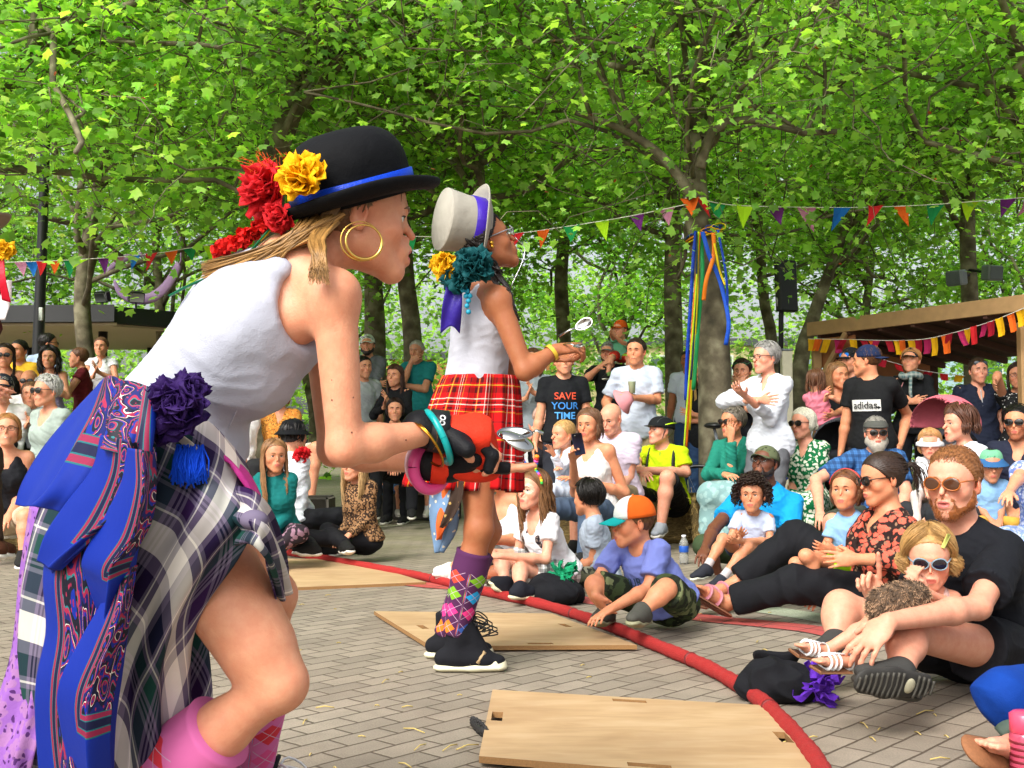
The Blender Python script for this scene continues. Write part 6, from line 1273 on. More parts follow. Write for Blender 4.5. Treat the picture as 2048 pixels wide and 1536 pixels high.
person('dark-haired man in sunglasses with stubble at the right edge', (2034, 846, 7.8), -30, hyaw=-35, sex='m', lean=4, hairs=('short', BK, dict(ls=1.6, lift=.01, n=300)), top=('#24283a', 1.0, dict(neck='v')), bottom=BKT, legs='sit', eyes='sun', skin='orange', face=dict(stubble=(.6, .5, .48)), vox=.006)
person('toddler in a blue and green bucket hat and pale blue T-shirt', (1982, 932, 7.5), -12, H=.58, hs=.88, lean=4, hpitch=8, sex='m', hairs=('crop', BK), top=('#7fa8d0', .6, dict(loose=.014)), bottom=('legs', '#d8a848', dict(len=1.0)), legs='sit', hat=('bucket', '#6fb08a', dict(m2=cloth('#2f5f90', 'brimcloth'))), skin='olive', face=dict(smile=-.5), vox=.006)
person('woman in a blue flowery dress mostly cut off by the right edge', (2085, 880, 6.9), -30, lean=4, hairs=('long', BR, dict(n=60, len=.1)), top=(cloth('#6f86c8', 'blue_floral', 'floral', 2, c2='#c8d0ea'), .8, dict(loose=.014)), bottom=('skirt', cloth('#8fa8d8', 'blue_floral2', 'floral', 2, c2='#c8d0ea'), dict(len=1.3)), legs='sit', rh=(2018, 985, -.4), re=(2040, 950, -.1), **dict(vox=.007))
# bicycle, bag, prams
r = empty('bicycle', tz(1575, 9.6), 'bicycle parked behind the seated women, only handlebar and saddle showing', 'bicycle'); BP = plain('bike_black', '#17181a', .4)
mb = MB(); mb.tube(cr([W(1540, 878, 9.4), W(1560, 868, 9.5), W(1590, 860, 9.6), W(1618, 852, 9.6), W(1640, 862, 9.6)], 14), .016, 8); mb.obj('handlebar', BP, r)
mb = MB(); mb.tube([W(1536, 880, 9.38), W(1562, 867, 9.5)], .024, 10); mb.obj('grip', BP, r); mb = MB(); mb.tube([W(1592, 860, 9.6), W(1596, 910, 9.6), W(1600, 960, 9.62)], .02, 8); mb.tube([W(1596, 900, 9.6), W(1440, 905, 10.1)], .018, 8); mb.tube([W(1440, 905, 10.1), W(1500, 1040, 9.9), W(1596, 930, 9.6)], .016, 8); mb.obj('bike_frame', plain('bike_blue', '#1f3f90', .35), r)
mb = MB(); mb.sphere(W(1428, 851, 10.1), (.09, .13, .03)); mb.obj('saddle', BP, r); mb = MB(); mb.tube([W(1428, 855, 10.1), W(1440, 905, 10.1)], .014, 8); mb.obj('seat_post', STEEL, r)
for c_ in (W(1600, 1010, 9.62), W(1400, 1010, 10.2)):
    c_[2] = .34; mb = MB(); t_ = np.linspace(0, 2 * math.pi, 33); mb.tube([c_ + [.32 * math.cos(a), -.1 * math.cos(a), .32 * math.sin(a)] for a in t_], .017, 6, cap=False); wh = mb.obj('wheel', BP, r); mb = MB()
    for a in t_[::2]: mb.tube([c_, c_ + [.31 * math.cos(a), -.1 * math.cos(a), .31 * math.sin(a)]], .0015, 3)
    mb.obj('spokes', STEEL, wh)
mb = MB(); mb.sphere(W(1618, 862, 9.5), (.03, .02, .03)); mb.tube(cr([W(1600, 862, 9.55), W(1606, 885, 9.45), W(1620, 880, 9.4), W(1626, 858, 9.5)], 10), .006, 5); mb.obj('brake_lever', STEEL, r)
r = empty('bag', W(1526, 905, 8.9), 'mustard yellow bag with a small black and white badge', 'bag'); mb = MB(); mb.box(W(1526, 888, 8.9), (.22, .08, .18), frame(-12, 0, 3), 0, .015); mb.obj('bag_body', cloth('#d8961c', 'canvas'), r); mb = MB(); mb.tube([W(1530, 876, 8.84), W(1530, 876, 8.83)], .024, 16); bd = mb.obj('badge', plain('badge', '#1a1a1a', .4), r); mb = MB(); c_ = W(1530, 877, 8.825); mb.tube([c_ + [.017 * math.cos(a), 0, .017 * math.sin(a)] for a in np.linspace(0, math.pi, 9)], .0025, 4); mb.tube([c_ + [-.018, 0, -.005], c_ + [.018, 0, -.005]], .0025, 4); mb.obj('badge_mark', plain('badge_w', '#e8e8e0', .4), bd)
mb = MB(); mb.tube(cr([W(1500, 870, 8.9), W(1512, 835, 8.85), W(1540, 835, 8.85), W(1550, 872, 8.9)], 12), .006, 5); mb.obj('handle', cloth('#b87a18', 'canvas'), r)
def hood(px, py, d, c, label, rad, yaw):
    r = empty('pushchair', tz(px, d), label, 'pushchair', 'pushchairs among the audience'); Rm = frame(yaw); c_ = W(px, py, d); v = Vol(); v.ell(c_, (rad, rad * 1.0, rad * .9), Rm, .01, clips=[(c_ - Rm[:, 2] * .02, -Rm[:, 2])]); v.ell(c_ + Rm[:, 1] * .03, (rad - .02, rad, rad * .9 - .02), Rm, .004, '-'); v.grid(.01); V, F = v.mesh(); mesh_obj('hood', V, F, cloth(c, 'hood_cloth'), r)
    mb = MB(); mb.box(c_ - [0, 0, .28], (rad * 1.5, rad * 1.5, .5), Rm, 0, .08); mb.obj('seat_unit', cloth('#2a2c32', 'pram_cloth'), r)
    mb = MB(); mb.tube([c_ - Rm[:, 1] * rad + [0, 0, .1], c_ - Rm[:, 1] * rad * .5 - [0, 0, .5], [c_[0], c_[1] - rad, .12]], .012, 6); mb.tube([c_ + Rm[:, 1] * rad * .3 - [0, 0, .5], [c_[0], c_[1] + rad, .12]], .012, 6); mb.obj('chassis', STEEL, r)
    for sx in (-1, 1):
        for sy in (-1, 1): m2 = MB(); w_ = np.array([c_[0] + sx * rad * .8, c_[1] + sy * rad, .1]); m2.tube([w_ - [.015, 0, 0], w_ + [.015, 0, 0]], .1, 18); m2.obj('wheel', BLK, r)
hood(1890, 850, 8.6, '#d06a78', 'pushchair with a pink hood behind the toddler in the white bonnet', .26, -60); hood(1690, 892, 9.4, '#3a3c42', 'pushchair with a dark grey hood behind the man in the checked shirt', .27, -30)
r = empty('hand_bag', W(1828, 842, 10.4), 'small pink shoulder bag of the woman in the dark cap', 'bag'); mb = MB(); mb.box(W(1828, 840, 10.4), (.09, .05, .15), frame(10), 0, .02); mb.obj('bag_body', plain('pink_leather', '#b0707c', .45), r); mb = MB(); mb.tube(cr([W(1820, 822, 10.4), W(1800, 790, 10.5), W(1806, 765, 10.6)], 8), .005, 5); mb.obj('strap', plain('pink_leather', '#b0707c', .45), r)
# ------------------------------------------------------------ front rows, sitting on the paving
def paint(L_, c):
    d = L_ - np.array([.035, .085, .012]); q = np.sqrt((d[:, 0] / .030) ** 2 + (d[:, 2] / .034) ** 2); m = (L_[:, 1] > .04) & (L_[:, 0] > .012) & (q < 1) & ((q > .38) | (d[:, 2] > 0)) & (np.sin(d[:, 0] * 300 + d[:, 2] * 420) > -.75); c[m] = (.95, 1.55, 1.75)
pl_bw = cloth('#d8d8d4', 'tartan_bw', 'plaid', 1.6, c2='#14161a')
i = person('long-haired girl with a rainbow headband, painted face and checked skirt', (1066, 982, 6.3), -48, H=.82, hs=.90, hyaw=-44, hpitch=-3, lean=6, hairs=('long', '#7a5636', dict(n=480, len=.36, r=.0026, front=-.02, wave=.02, vol=.012, vox=.004)), top=('#dcdcdf', .55, dict(loose=.010, neck='scoop')), bottom=('legs', pl_bw, dict(len=.75, loose=.03)), legs='cross', hip=(1118, 1145, .1), knL=(1040, 1140, -.22), anL=(1040, 1176, -.35), toL=(1072, 1180, -.30), knR=(1000, 1118, .0), anR=(1012, 1166, -.1), toR=(985, 1158, -.1), lh=(1003, 1112, -.25), le=(1092, 1118, -.18), rh=(988, 1104, -.02), re=(1035, 1110, .1), shoes='#1c1e26', sole='#cfc8a8', sock=('#b0b0b0', .2), face=dict(kid=.8, smile=1, paint=paint, look=0), skin='pink', vox=.006, hd=.0038, eyec='#3a4a50')
X, h = i['X'], i['h']; cl6 = ['#e0302a', '#f08a1a', '#f0e020', '#30b040', '#2a70d8', '#e050a8']
for sg in (-1, 1):
    for k in range(10):
        a0, a1 = k / 10 * 1.45, (k + 1) / 10 * 1.45; mb = MB(); mb.tube([X((sg * .1 * math.sin(a), .03, .03 + .108 * math.cos(a))) for a in (a0, (a0 + a1) / 2, a1)], .009 * h, 8); mb.obj('headband', plain('band' + cl6[k % 6], cl6[k % 6], .6), i['o'])
    for k in range(6):
        t_ = [(k + j / 2) / 6 for j in (0, 1, 2)]; P = [X((sg * (.035 + .035 * t), .03 + .02 * t, .135 + .085 * t)) for t in t_]; mb = MB(); mb.tube(P, [.012, .015, .012], 8); mb.obj('ear_loop', plain('band' + cl6[(k + 2) % 6], cl6[(k + 2) % 6], .6), i['o'])
mb = MB(); mb.sphere(W(966, 1099, 6.0), (.02, .015, .013)); mb.tube([W(966, 1099, 6.0), W(966, 1116, 6.0)], .005, 6); q = mb.obj('toy', plain('green_toy', '#10a050', .3), origin=W(966, 1100, 6.0)); tag(q, 'small green toy held in the fingers of the long-haired girl', 'toy')
mb = MB(); tvx = i['tv']
for sg in (-1, 1):
    P = []
    for (x, z) in ((.045, .13), (.05, .06), (.062, -.03), (.075, -.12)):
        p = tvx.hit(i['ch'] + i['Mt'] @ np.array([sg * x, .35, z]), -i['Mt'][:, 1], .5, .003)
        if p is not None: P.append(p)
    if len(P) > 2: mb.tube(cr(P, 12), .02, 6, flat=.35, up=i['Mt'][:, 1])
mb.obj('waistcoat', cloth('#221c22', 'waistcoat', 'floral', 3, c2='#7a6a64'), i['o'])
i = person('black-haired boy in a grey T-shirt with his face turned away', (1176, 996, 6.9), -95, H=.76, hs=.90, hyaw=-135, sex='m', lean=8, hairs=('short', '#17130f', dict(n=420, ls=2.2, lift=.012, r=.0034)), top=('#9aa6b4', .6, dict(loose=.012)), bottom=('legs', cloth('#5c5c48', 'camo_grey', 'camo', 1.4, c2='#2a2c26', c3='#8c8c78'), dict(len=1.0)), legs='cross', skin='tan', vox=.006)
i = person('bare-armed woman in white sitting half hidden behind the spoon player\'s legs', (998, 948, 7.0), -30, lean=14, hyaw=-60, hairs=('bob', BR, dict(n=60, len=.03)), top=('#dcdce0', 0, dict(neck='tank')), bottom=('legs', '#6a6c68', dict(len=.8)), legs='cross', hip=(1035, 1125, .1), rh=(958, 1095, -.3), lh=(968, 1080, -.35), le=(1045, 1080, -.1), knR=(960, 1105, -.2), anR=(900, 1140, -.1), toR=(872, 1140, -.15), shoes='#e4e0dc', skin='orange', **far)
camo = cloth('#39462a', 'camo_green', 'camo', 1.3, c2='#20261a', c3='#6c7450')
i = person('boy in an orange, white and teal cap, lilac-blue T-shirt and camouflage shorts', (1266, 1046, 5.1), -42, H=.80, hs=.90, hyaw=-78, hpitch=6, sex='m', lean=12, hairs=('crop', '#6a4a30'), top=('#7480c4', .72, dict(loose=.014, flare=.02, wr=.006)), bottom=('legs', camo, dict(len=.95, loose=.02)), legs='cross', hip=(1342, 1208, .08), shL=(1318, 1100, -.08), shR=(1236, 1096, .12), le=(1298, 1176, -.16), lh=(1222, 1218, -.30), re=(1196, 1160, .02), rh=(1192, 1192, -.12), hR=dict(d=(0, 0, -1), n=(0, -1, 0), w=0, curl=.3), knL=(1332, 1178, -.28), anL=(1284, 1222, -.36), toL=(1262, 1236, -.46), knR=(1190, 1170, -.02), anR=(1212, 1222, -.05), toR=(1190, 1236, -.15), shoes='#4a4a44', sole='#8a8a6c', face=dict(kid=.8, nose=.9), skin='orange', vox=.0055, hd=.0034, torso=.40)
X, h, Mh = i['X'], i['h'], i['Mh']
hb = MB(); 
for nm, cc, a0, a1 in (('cap_front', '#dfe4df', -.95, .95), ('cap_back', '#e0641c', .95, 2 * math.pi - .95)):
    mb = MB(); V = []; na, nz = 18, 10
    for z in range(nz + 1):
        t = math.pi / 2 * z / nz
        for k in range(na + 1): a = a0 + (a1 - a0) * k / na; rr = .094 * math.cos(t) ** .75; V.append(X((math.sin(a) * rr, -.014 + math.cos(a) * rr * 1.17, .030 + .108 * math.sin(t))))
    mb.add(V, [(z * (na + 1) + k, z * (na + 1) + k + 1, (z + 1) * (na + 1) + k + 1, (z + 1) * (na + 1) + k) for z in range(nz) for k in range(na)])
    if nm == 'cap_front': capo = mb.obj('hat', cloth(cc, 'capcloth'), i['o']); capo.modifiers.new('s', 'SOLIDIFY').thickness = .003
    else: q = mb.obj(nm, cloth(cc, 'capcloth'), capo); q.modifiers.new('s', 'SOLIDIFY').thickness = .003
V = [X((xx * .076 * (1 - .2 * t * t), .083 * math.sqrt(max(0, 1 - (xx * .78) ** 2)) + t * .085 * math.sqrt(max(0, 1 - (xx * .8) ** 2)) + .008, .036 - .014 * xx * xx - .022 * t)) for t in np.linspace(0, 1, 8) for xx in np.linspace(-1, 1, 9)]
q = mesh_obj('bill', V, [(a * 9 + j, a * 9 + j + 1, (a + 1) * 9 + j + 1, (a + 1) * 9 + j) for a in range(7) for j in range(8)], cloth('#12a0a0', 'capbill'), capo); q.modifiers.new('s', 'SOLIDIFY').thickness = .004
mb = MB(); mb.sphere(X((0, -.014, .139)), .006 * h); mb.obj('button', cloth('#e0641c', 'capcloth'), capo)
text_on(i, 'JURAS', .02, .045, .055, '#1c3448', i['o']); text_on(i, 'WORLD', .02, -.008, .055, '#3aa0c8', i['o'])
i5 = person('smiling man in a green cap, glasses and bright blue T-shirt hugging the curly-haired child', (1530, 928, 7.7), -32, sex='m', fat=1.1, hyaw=-38, hpitch=-16, lean=12, hairs=('crop', '#1c1612'), top=('#1490d0', .62, dict(loose=.012)), bottom=('legs', '#3a4a30', dict(len=1.0)), legs='cross', hip=(1560, 1120, .2), shR=(1478, 1000, .05), shL=(1586, 1004, 0), re=(1428, 1058, -.25), rh=(1410, 1098, -.5), le=(1575, 1092, -.25), lh=(1500, 1120, -.52), knR=(1410, 1092, -.30), anR=(1440, 1168, -.3), knL=(1560, 1140, -.3), anL=(1500, 1168, -.3), eyes=('glasses', dict(framec='#2a2420')), hat=('cap', '#5c6448'), beard=('#241a16', .002), skin='dark', face=dict(smile=1.2), arms='knee', vox=.006, hd=.0045)
person('child with dark curly hair and a pale blue T-shirt hugging bare knees', (1505, 990, 7.0), -18, H=.70, hs=.92, hyaw=-22, lean=16, hairs=('curly', '#2e1e16', dict(n=520, len=.09, r=.0045)), top=('#b4c0d8', .6, dict(loose=.012)), bottom=('legs', '#2a3040', dict(len=.5)), legs='cross', hip=(1505, 1110, .15), knR=(1446, 1078, -.12), anR=(1412, 1138, -.22), toR=(1384, 1152, -.3), knL=(1494, 1094, -.2), anL=(1442, 1160, -.3), toL=(1412, 1176, -.38), re=(1460, 1080, -.02), rh=(1478, 1070, -.2), le=(1540, 1082, -.03), lh=(1480, 1082, -.24), arms='cross', shoes='#2a2c34', sole='#c8c8b8', sock=('#b8b0b0', .3), face=dict(kid=.8, smile=.2), skin='tan', vox=.006, hd=.0042)
i = person('girl with a red hairband, pale blue T-shirt and lime shorts leaning back with folded arms', (1692, 982, 5.55), -24, H=.66, hs=.82, hyaw=-35, hpitch=-4, lean=0, hairs=('long', '#6a4228', dict(n=340, len=.10, r=.0026, vox=.004)), top=('#86b0dc', .6, dict(loose=.012)), bottom=('legs', '#98d010', dict(len=.65)), legs='cross', hip=(1712, 1150, .05), shR=(1668, 1052, .02), shL=(1738, 1056, -.02), re=(1652, 1092, .0), rh=(1676, 1104, -.16), le=(1740, 1106, -.08), lh=(1662, 1098, -.18), knL=(1612, 1112, -.25), anL=(1648, 1178, -.20), knR=(1592, 1128, -.08), anR=(1620, 1186, -.05), arms='cross', shoes='#8a8a90', face=dict(kid=.8, smile=-.6, look=-.2), skin='orange', vox=.0055, hd=.0038)
X, h = i['X'], i['h']; mb = MB(); mb.tube([X((.098 * math.sin(a), .012, .03 + .104 * math.cos(a))) for a in np.linspace(-1.5, 1.5, 22)], .0055 * h, 6, flat=.5); mb.obj('hairband', plain('red_band', '#c02a24', .4), i['o'])
flor = cloth('#2a1c1a', 'flower_blouse', 'floral', 1.3, c2='#d0604c', c3='#8a6a54')
i = person('dark-haired woman with a ponytail, sunglasses, flowery blouse and black trousers, legs stretched out', (1764, 958, 5.35), -72, hyaw=-78, hpitch=8, lean=-4, hairs=('pony', '#35251c', dict(n=520, len=.13, r=.0022, knot=(0, -.14, .035), vox=.004)), top=(flor, 1.6, dict(neck='v', loose=.022, wr=.008)), bottom=('legs', '#17181c', dict(len=1.86, loose=.024)), legs='cross', hip=(1762, 1178, .1), shL=(1812, 1058, -.10), shR=(1750, 1050, .2), le=(1806, 1120, -.2), lh=(1712, 1118, -.2), hL=dict(d=(-1, 0, 0), n=(0, 1, -.2), t=(0, 0, 1), w=1, curl=.35), knR=(1592, 1076, .40), anR=(1462, 1172, .38), toR=(1418, 1190, .3), knL=(1592, 1168, -.05), anL=(1448, 1206, .05), toL=(1402, 1178, .0), eyes='sun', shoes=None, barefoot=True, skin='orange', face=dict(nose=.95, jaw=.95), vox=.0055, hd=.0032)
for A_, T_ in ((i['AR'], i['TR']), (i['AL'], i['TL'])):
    d = nrm(T_ - A_); up = nrm(np.array([0, 0, 1.]) - d * d[2]); mb = MB(); s = np.cross(d, up)
    for t in (.35, .78): c_ = A_ * (1 - t) + T_ * t; mb.tube([c_ + s * .042 * math.cos(a) + up * .037 * math.sin(a) - up * .005 for a in np.linspace(0, 2 * math.pi, 18)], .013, 6, flat=.3, cap=False, up=d)
    sl = mb.obj('sandal', plain('pink_strap', '#c07a88', .5), i['o']); mb = MB(); m_ = (A_ + T_) / 2 - up * .043 + d * .01; mb.box(m_, (.085, .27, .018), np.stack([s, d, up], 1), 0, .008); mb.obj('sandal_sole', plain('cork', '#8a5a40', .8), sl)
m, n, b = new_mat('short_beard_skin')
i9 = person('bearded red-haired man with tortoiseshell sunglasses and black T-shirt, sitting cross-legged', (1908, 966, 3.85), -36, sex='m', fat=.95, hyaw=-43, hpitch=3, lean=10, hairs=('crop', '#8a5a34', dict(n=900, r=.0016, ls=.45, line=.070, vox=.004)), top=('#15171d', .72, dict(loose=.014, flare=.022, wr=.005, vox=.0045)), bottom=('legs', '#14151a', dict(len=.5, loose=.026)), legs='cross', hip=(2010, 1318, .15), shR=(1868, 1105, .22), shL=(2012, 1102, -.06), le=(1956, 1214, -.34), lh=(1776, 1244, -.56), hL=dict(d=(-.75, -.2, -.65), n=(.3, .6, -.7), t=(-.5, 0, .7), w=1, curl=.32), re=(1822, 1212, .05), rh=(1752, 1205, -.12), hR=dict(d=(-.25, -.2, .95), n=(-.55, -.75, -.1), t=(.8, -.5, .2), w=1, pose=[1.25, 1.2, 1.05, .06], thumb=.9), knL=(1818, 1262, -.36), anL=(1800, 1346, -.55), toL=(1722, 1340, -.60), knR=(1682, 1214, .12), anR=(1672, 1284, .02), toR=(1634, 1296, -.05), eyes=('sun', dict(framec='#a85a1c', lens='#4a2c1a')), shoes='#3c3c3a', sole='#34332e', skin='pink', face=dict(open=.35, stubble=None, brow='#8a5a34'), beard=('#96582c', .0), lips='#c07068', vox=.0048, hd=.0028, arms='hold')
for k, (x, z, l_) in enumerate(((0, 0, 0),)):
    K, Hh = i9['KL'], i9['HM']; d = nrm(K - Hh); mb = MB(); c_ = Hh + (K - Hh) * .42; up = nrm(np.array([-.3, -1, .5]) - d * (d @ np.array([-.3, -1, .5])))
    P = [c_ - d * .12 + up * .10, c_ - d * .03 + up * .115, c_ + d * .0 + up * .11 + np.cross(d, up) * .05]; mb.tube(cr(P, 10), .006, 5, flat=.3, up=up); P2 = [p + np.cross(d, up) * .02 for p in P]; mb.tube(cr(P2, 10), .004, 5, flat=.3, up=up); mb.obj('stripe', plain('white_stripe', '#d8d8dc', .6), i9['o'])
# tread pattern on the sole that faces the camera
A_, T_ = i9['AL'], i9['TL']; d = nrm(T_ - A_); tow = nrm(np.array([0, 0, CAMH]) - A_); up = nrm(-(tow - d * (tow @ d)) + np.array([0, 0, .35])); s = np.cross(d, up); c0 = (A_ * .45 + T_ * .55) - up * .066
mb = MB(); v2 = Vol(); v2.cone(c0 - d * .10, c0 + d * .02, .037, .046, .03, sq=(up, .36)); v2.cone(c0 + d * .02, c0 + d * .10, .048, .040, .02, sq=(up, .36)); v2.grid(.004); V, F = v2.mesh(); so_ = mesh_obj('shoe_sole', V, F, plain('rubber_dark', '#2c2b28', .7), i9['o'])
for k in range(15):
    t = -.125 + k * .0185
    if abs(t + .045) < .014: continue
    ww = .040 * math.sqrt(max(.1, 1 - (t / .15) ** 2)); mb.tube([c0 + d * (t + .010 * abs(u) * 30 * .3) + s * u - up * .0165 for u in np.linspace(-ww, ww, 7)], .0042, 5)
mb.obj('tread', plain('rubber_tread', '#45433c', .7), so_); mb = MB(); mb.sphere(c0 - d * .045 - up * .012, np.array([.024, .02, .008]), np.stack([s, d, up], 1)); mb.obj('arch_patch', plain('arch', '#a8a48a', .6), so_)
i = person('blonde toddler in round dark sunglasses sitting on the bearded man\'s lap', (1858, 1118, 3.62), -14, H=.56, hs=.83, hyaw=-18, hpitch=8, lean=-4, hairs=('long', '#b48c54', dict(n=620, len=.07, r=.0017, wave=.02, vol=.014, vox=.004)), top=('#c8a8a0', 0, dict(neck='tank')), bottom=('legs', '#c0b0a8', dict(len=.6)), legs='sit', hip=(1850, 1262, .02), knR=(1745, 1248, -.12), anR=(1650, 1302, -.12), toR=(1604, 1292, -.18), knL=(1762, 1262, -.22), anL=(1700, 1322, -.30), toL=(1640, 1322, -.38), rh=(1822, 1178, -.13), re=(1830, 1215, -.02), lh=(1846, 1180, -.14), le=(1902, 1212, -.05), hR=dict(d=(0, -.3, 1), n=(.8, .6, 0), t=(-.4, -.6, 0), w=1, curl=.55), hL=dict(d=(-.5, -.1, .85), n=(-.3, .9, 0), t=(-.3, -.3, 1), w=1, curl=.5), eyes=('sun', dict(framec='#7f9aa8', lens='#1c1820')), shoes=None, barefoot=True, skin='pink', face=dict(kid=1, nose=.8), vox=.0045, hd=.0028)
X, h = i['X'], i['h']; mb = MB(); mb.box(X((.058, .072, .088)), (.012, .006, .05), frame(-10, 0, 25), 0, .003); mb.obj('hair_clip', plain('clip', '#c8d070', .4), i['o'])
for A_, T_ in ((i['AR'], i['TR']), (i['AL'], i['TL'])):
    d = nrm(T_ - A_); up = nrm(np.array([-.3, -.6, 1.]) - d * (d @ np.array([-.3, -.6, 1.]))); mb = MB(); s = np.cross(d, up)
    for t in (.1, .5, .66, .82): c_ = A_ * (1 - t) + T_ * t; mb.tube([c_ + s * .024 * math.cos(a) + up * .022 * math.sin(a) - up * .002 for a in np.linspace(0, 2 * math.pi, 16)], .0055, 5, flat=.4, cap=False, up=d)
    mb.tube([A_ * .9 + T_ * .1 + up * .022, A_ * .5 + T_ * .5 + up * .024, T_ + up * .018], .005, 5, flat=.4, up=up)
    sl = mb.obj('sandal', plain('white_leather', '#dfe2e2', .45), i['o']); mb = MB(); m_ = (A_ + T_) / 2 - up * .027 + d * .005; mb.box(m_, (.052, .15, .010), np.stack([s, d, up], 1), 0, .005); mb.obj('sandal_sole', plain('tan_sole', '#9a6a48', .7), sl)
# furry toy
c_ = W(1792, 1206, 3.40); r = empty('plush_toy', c_, 'round furry brown and cream toy hedgehog held under the toddler\'s chin', 'soft toy'); v = Vol(); v.ell(c_ + [-.01, 0, 0], (.075, .05, .055), k=.03); v.ell(c_ + [.05, .02, .02], (.06, .045, .045), k=.03); v.ell(c_ + [-.02, .0, -.03], (.06, .05, .04), k=.03); v.grid(.005); V, F = v.mesh(); mesh_obj('toy_body', V, F, plain('plush', '#5a4838', .95), r); Nn = vnorm(V, F); g_ = np.random.default_rng(3); mb = MB(); cc = []
for k in g_.integers(0, len(V), 3800):
    d = nrm(Nn[k] * .55 + np.array([-.3, 0, -.75]) + g_.normal(size=3) * .45); q = V[k] + d * g_.uniform(.006, .015); mb.tube([V[k] - d * .002, (V[k] + q) / 2 + g_.normal(size=3) * .0015, q], [.0013, .0011, .0003], 3, cap=False); cc.append(np.array([[.3, .27, .24], [1., .9, .8], [3.4, 3.1, 2.7]]) * (g_.uniform(.2, .5) if math.sin(V[k][0] * 130 + 3 * math.sin(V[k][2] * 90)) > .2 else 1.1))
mb.obj('fur', hair_mat('#8a7460'), r, cols=np.repeat(np.concatenate(cc), 3, 0) if len(cc) else None)
# person cut off by the right edge: blue trousers, green sandal
person('person in bright blue trousers and a green strap sandal cut off by the right edge', (2290, 960, 3.0), -60, lean=4, hairs=('long', BR, dict(n=40, len=.1)), top=('#c8c0b8', .6), bottom=('legs', '#08388c', dict(len=1.75, loose=.012)), legs='cross', hip=(2330, 1400, .1), knR=(2005, 1392, .02), anR=(2098, 1500, .0), toR=(1985, 1490, -.14), knL=(2200, 1480, -.2), anL=(2150, 1560, -.3), toL=(2100, 1600, -.3), rh=(2190, 1300, 0), lh=(2250, 1350, -.2), shoes=None, barefoot=True, skin='pink', vox=.0045)
i = _last = None
A_, T_ = W(2098, 1500, 3.0), W(1985, 1490, 2.86); d = nrm(T_ - A_); up = nrm(np.array([-.1, -.85, .75]) - d * (d @ np.array([-.1, -.85, .75]))); s = np.cross(d, up); po = [o_ for o_ in bpy.data.objects if o_.get('label', '').startswith('person in bright blue')][0]
v = Vol(); a_ = A_ - up * .046 - d * .04; b_ = T_ - up * .034 + d * .025; v.cone(a_, (a_ + b_) / 2, .042, .043, .02, sq=(up, .30)); v.cone((a_ + b_) / 2, b_, .045, .050, .02, sq=(up, .30)); v.grid(.004); V, F = v.mesh(); sl = mesh_obj('sandal', V, F, plain('cork', '#8a5a38', .85, scale=120, var=.3), po)
mb = MB(); c_ = A_ * .42 + T_ * .58; mb.tube([c_ + s * .052 * math.cos(a) + up * (.046 * math.sin(a) - .006) for a in np.linspace(-.3, math.pi + .3, 16)], .026, 6, flat=.14, up=d); mb.obj('strap', plain('green_leather', '#4a5a50', .5), sl)
mb = MB(); q = c_ + up * .042 - s * .012
for a, b_ in (((-1, -1), (1, -1)), ((1, -1), (1, 1)), ((1, 1), (-1, 1)), ((-1, 1), (-1, -1))): mb.tube([q + s * .019 * a[0] + d * .017 * a[1], q + s * .019 * b_[0] + d * .017 * b_[1]], .0032, 6)
mb.tube([q - s * .019, q + s * .016], .002, 5); mb.obj('buckle', plain('brass', '#b09868', .3, 1.0, bmp=0), sl)
g0 = G(2052, 1560); r = empty('drinks_bottle', g0, 'pink plastic drinks bottle standing at the bottom right corner', 'bottle'); gm2, gn, gb = new_mat('pink_plastic'); gb.inputs['Base Color'].default_value = (*lin('#e05a78'), 1); gb.inputs['Transmission Weight'].default_value = .4; gb.inputs['Roughness'].default_value = .15
mb = MB(); mb.lathe(g0, [(.001, .001), (.036, .002), (.038, .01), (.038, .11), (.033, .125)], None, 24); mb.obj('bottle_body', gm2, r); mb = MB(); mb.lathe(g0, [(.034, .120), (.037, .122), (.037, .165), (.028, .172), (.001, .173)], None, 24); mb.obj('lid', plain('pink_lid', '#d84a68', .3), r)
mb = MB()
for k in range(5): mb.lathe(g0, [(.0382, .03 + k * .016), (.0388, .031 + k * .016), (.0388, .036 + k * .016), (.0382, .037 + k * .016)], None, 24)
mb.obj('scale_marks', plain('dark_red', '#6a1020', .5), r)
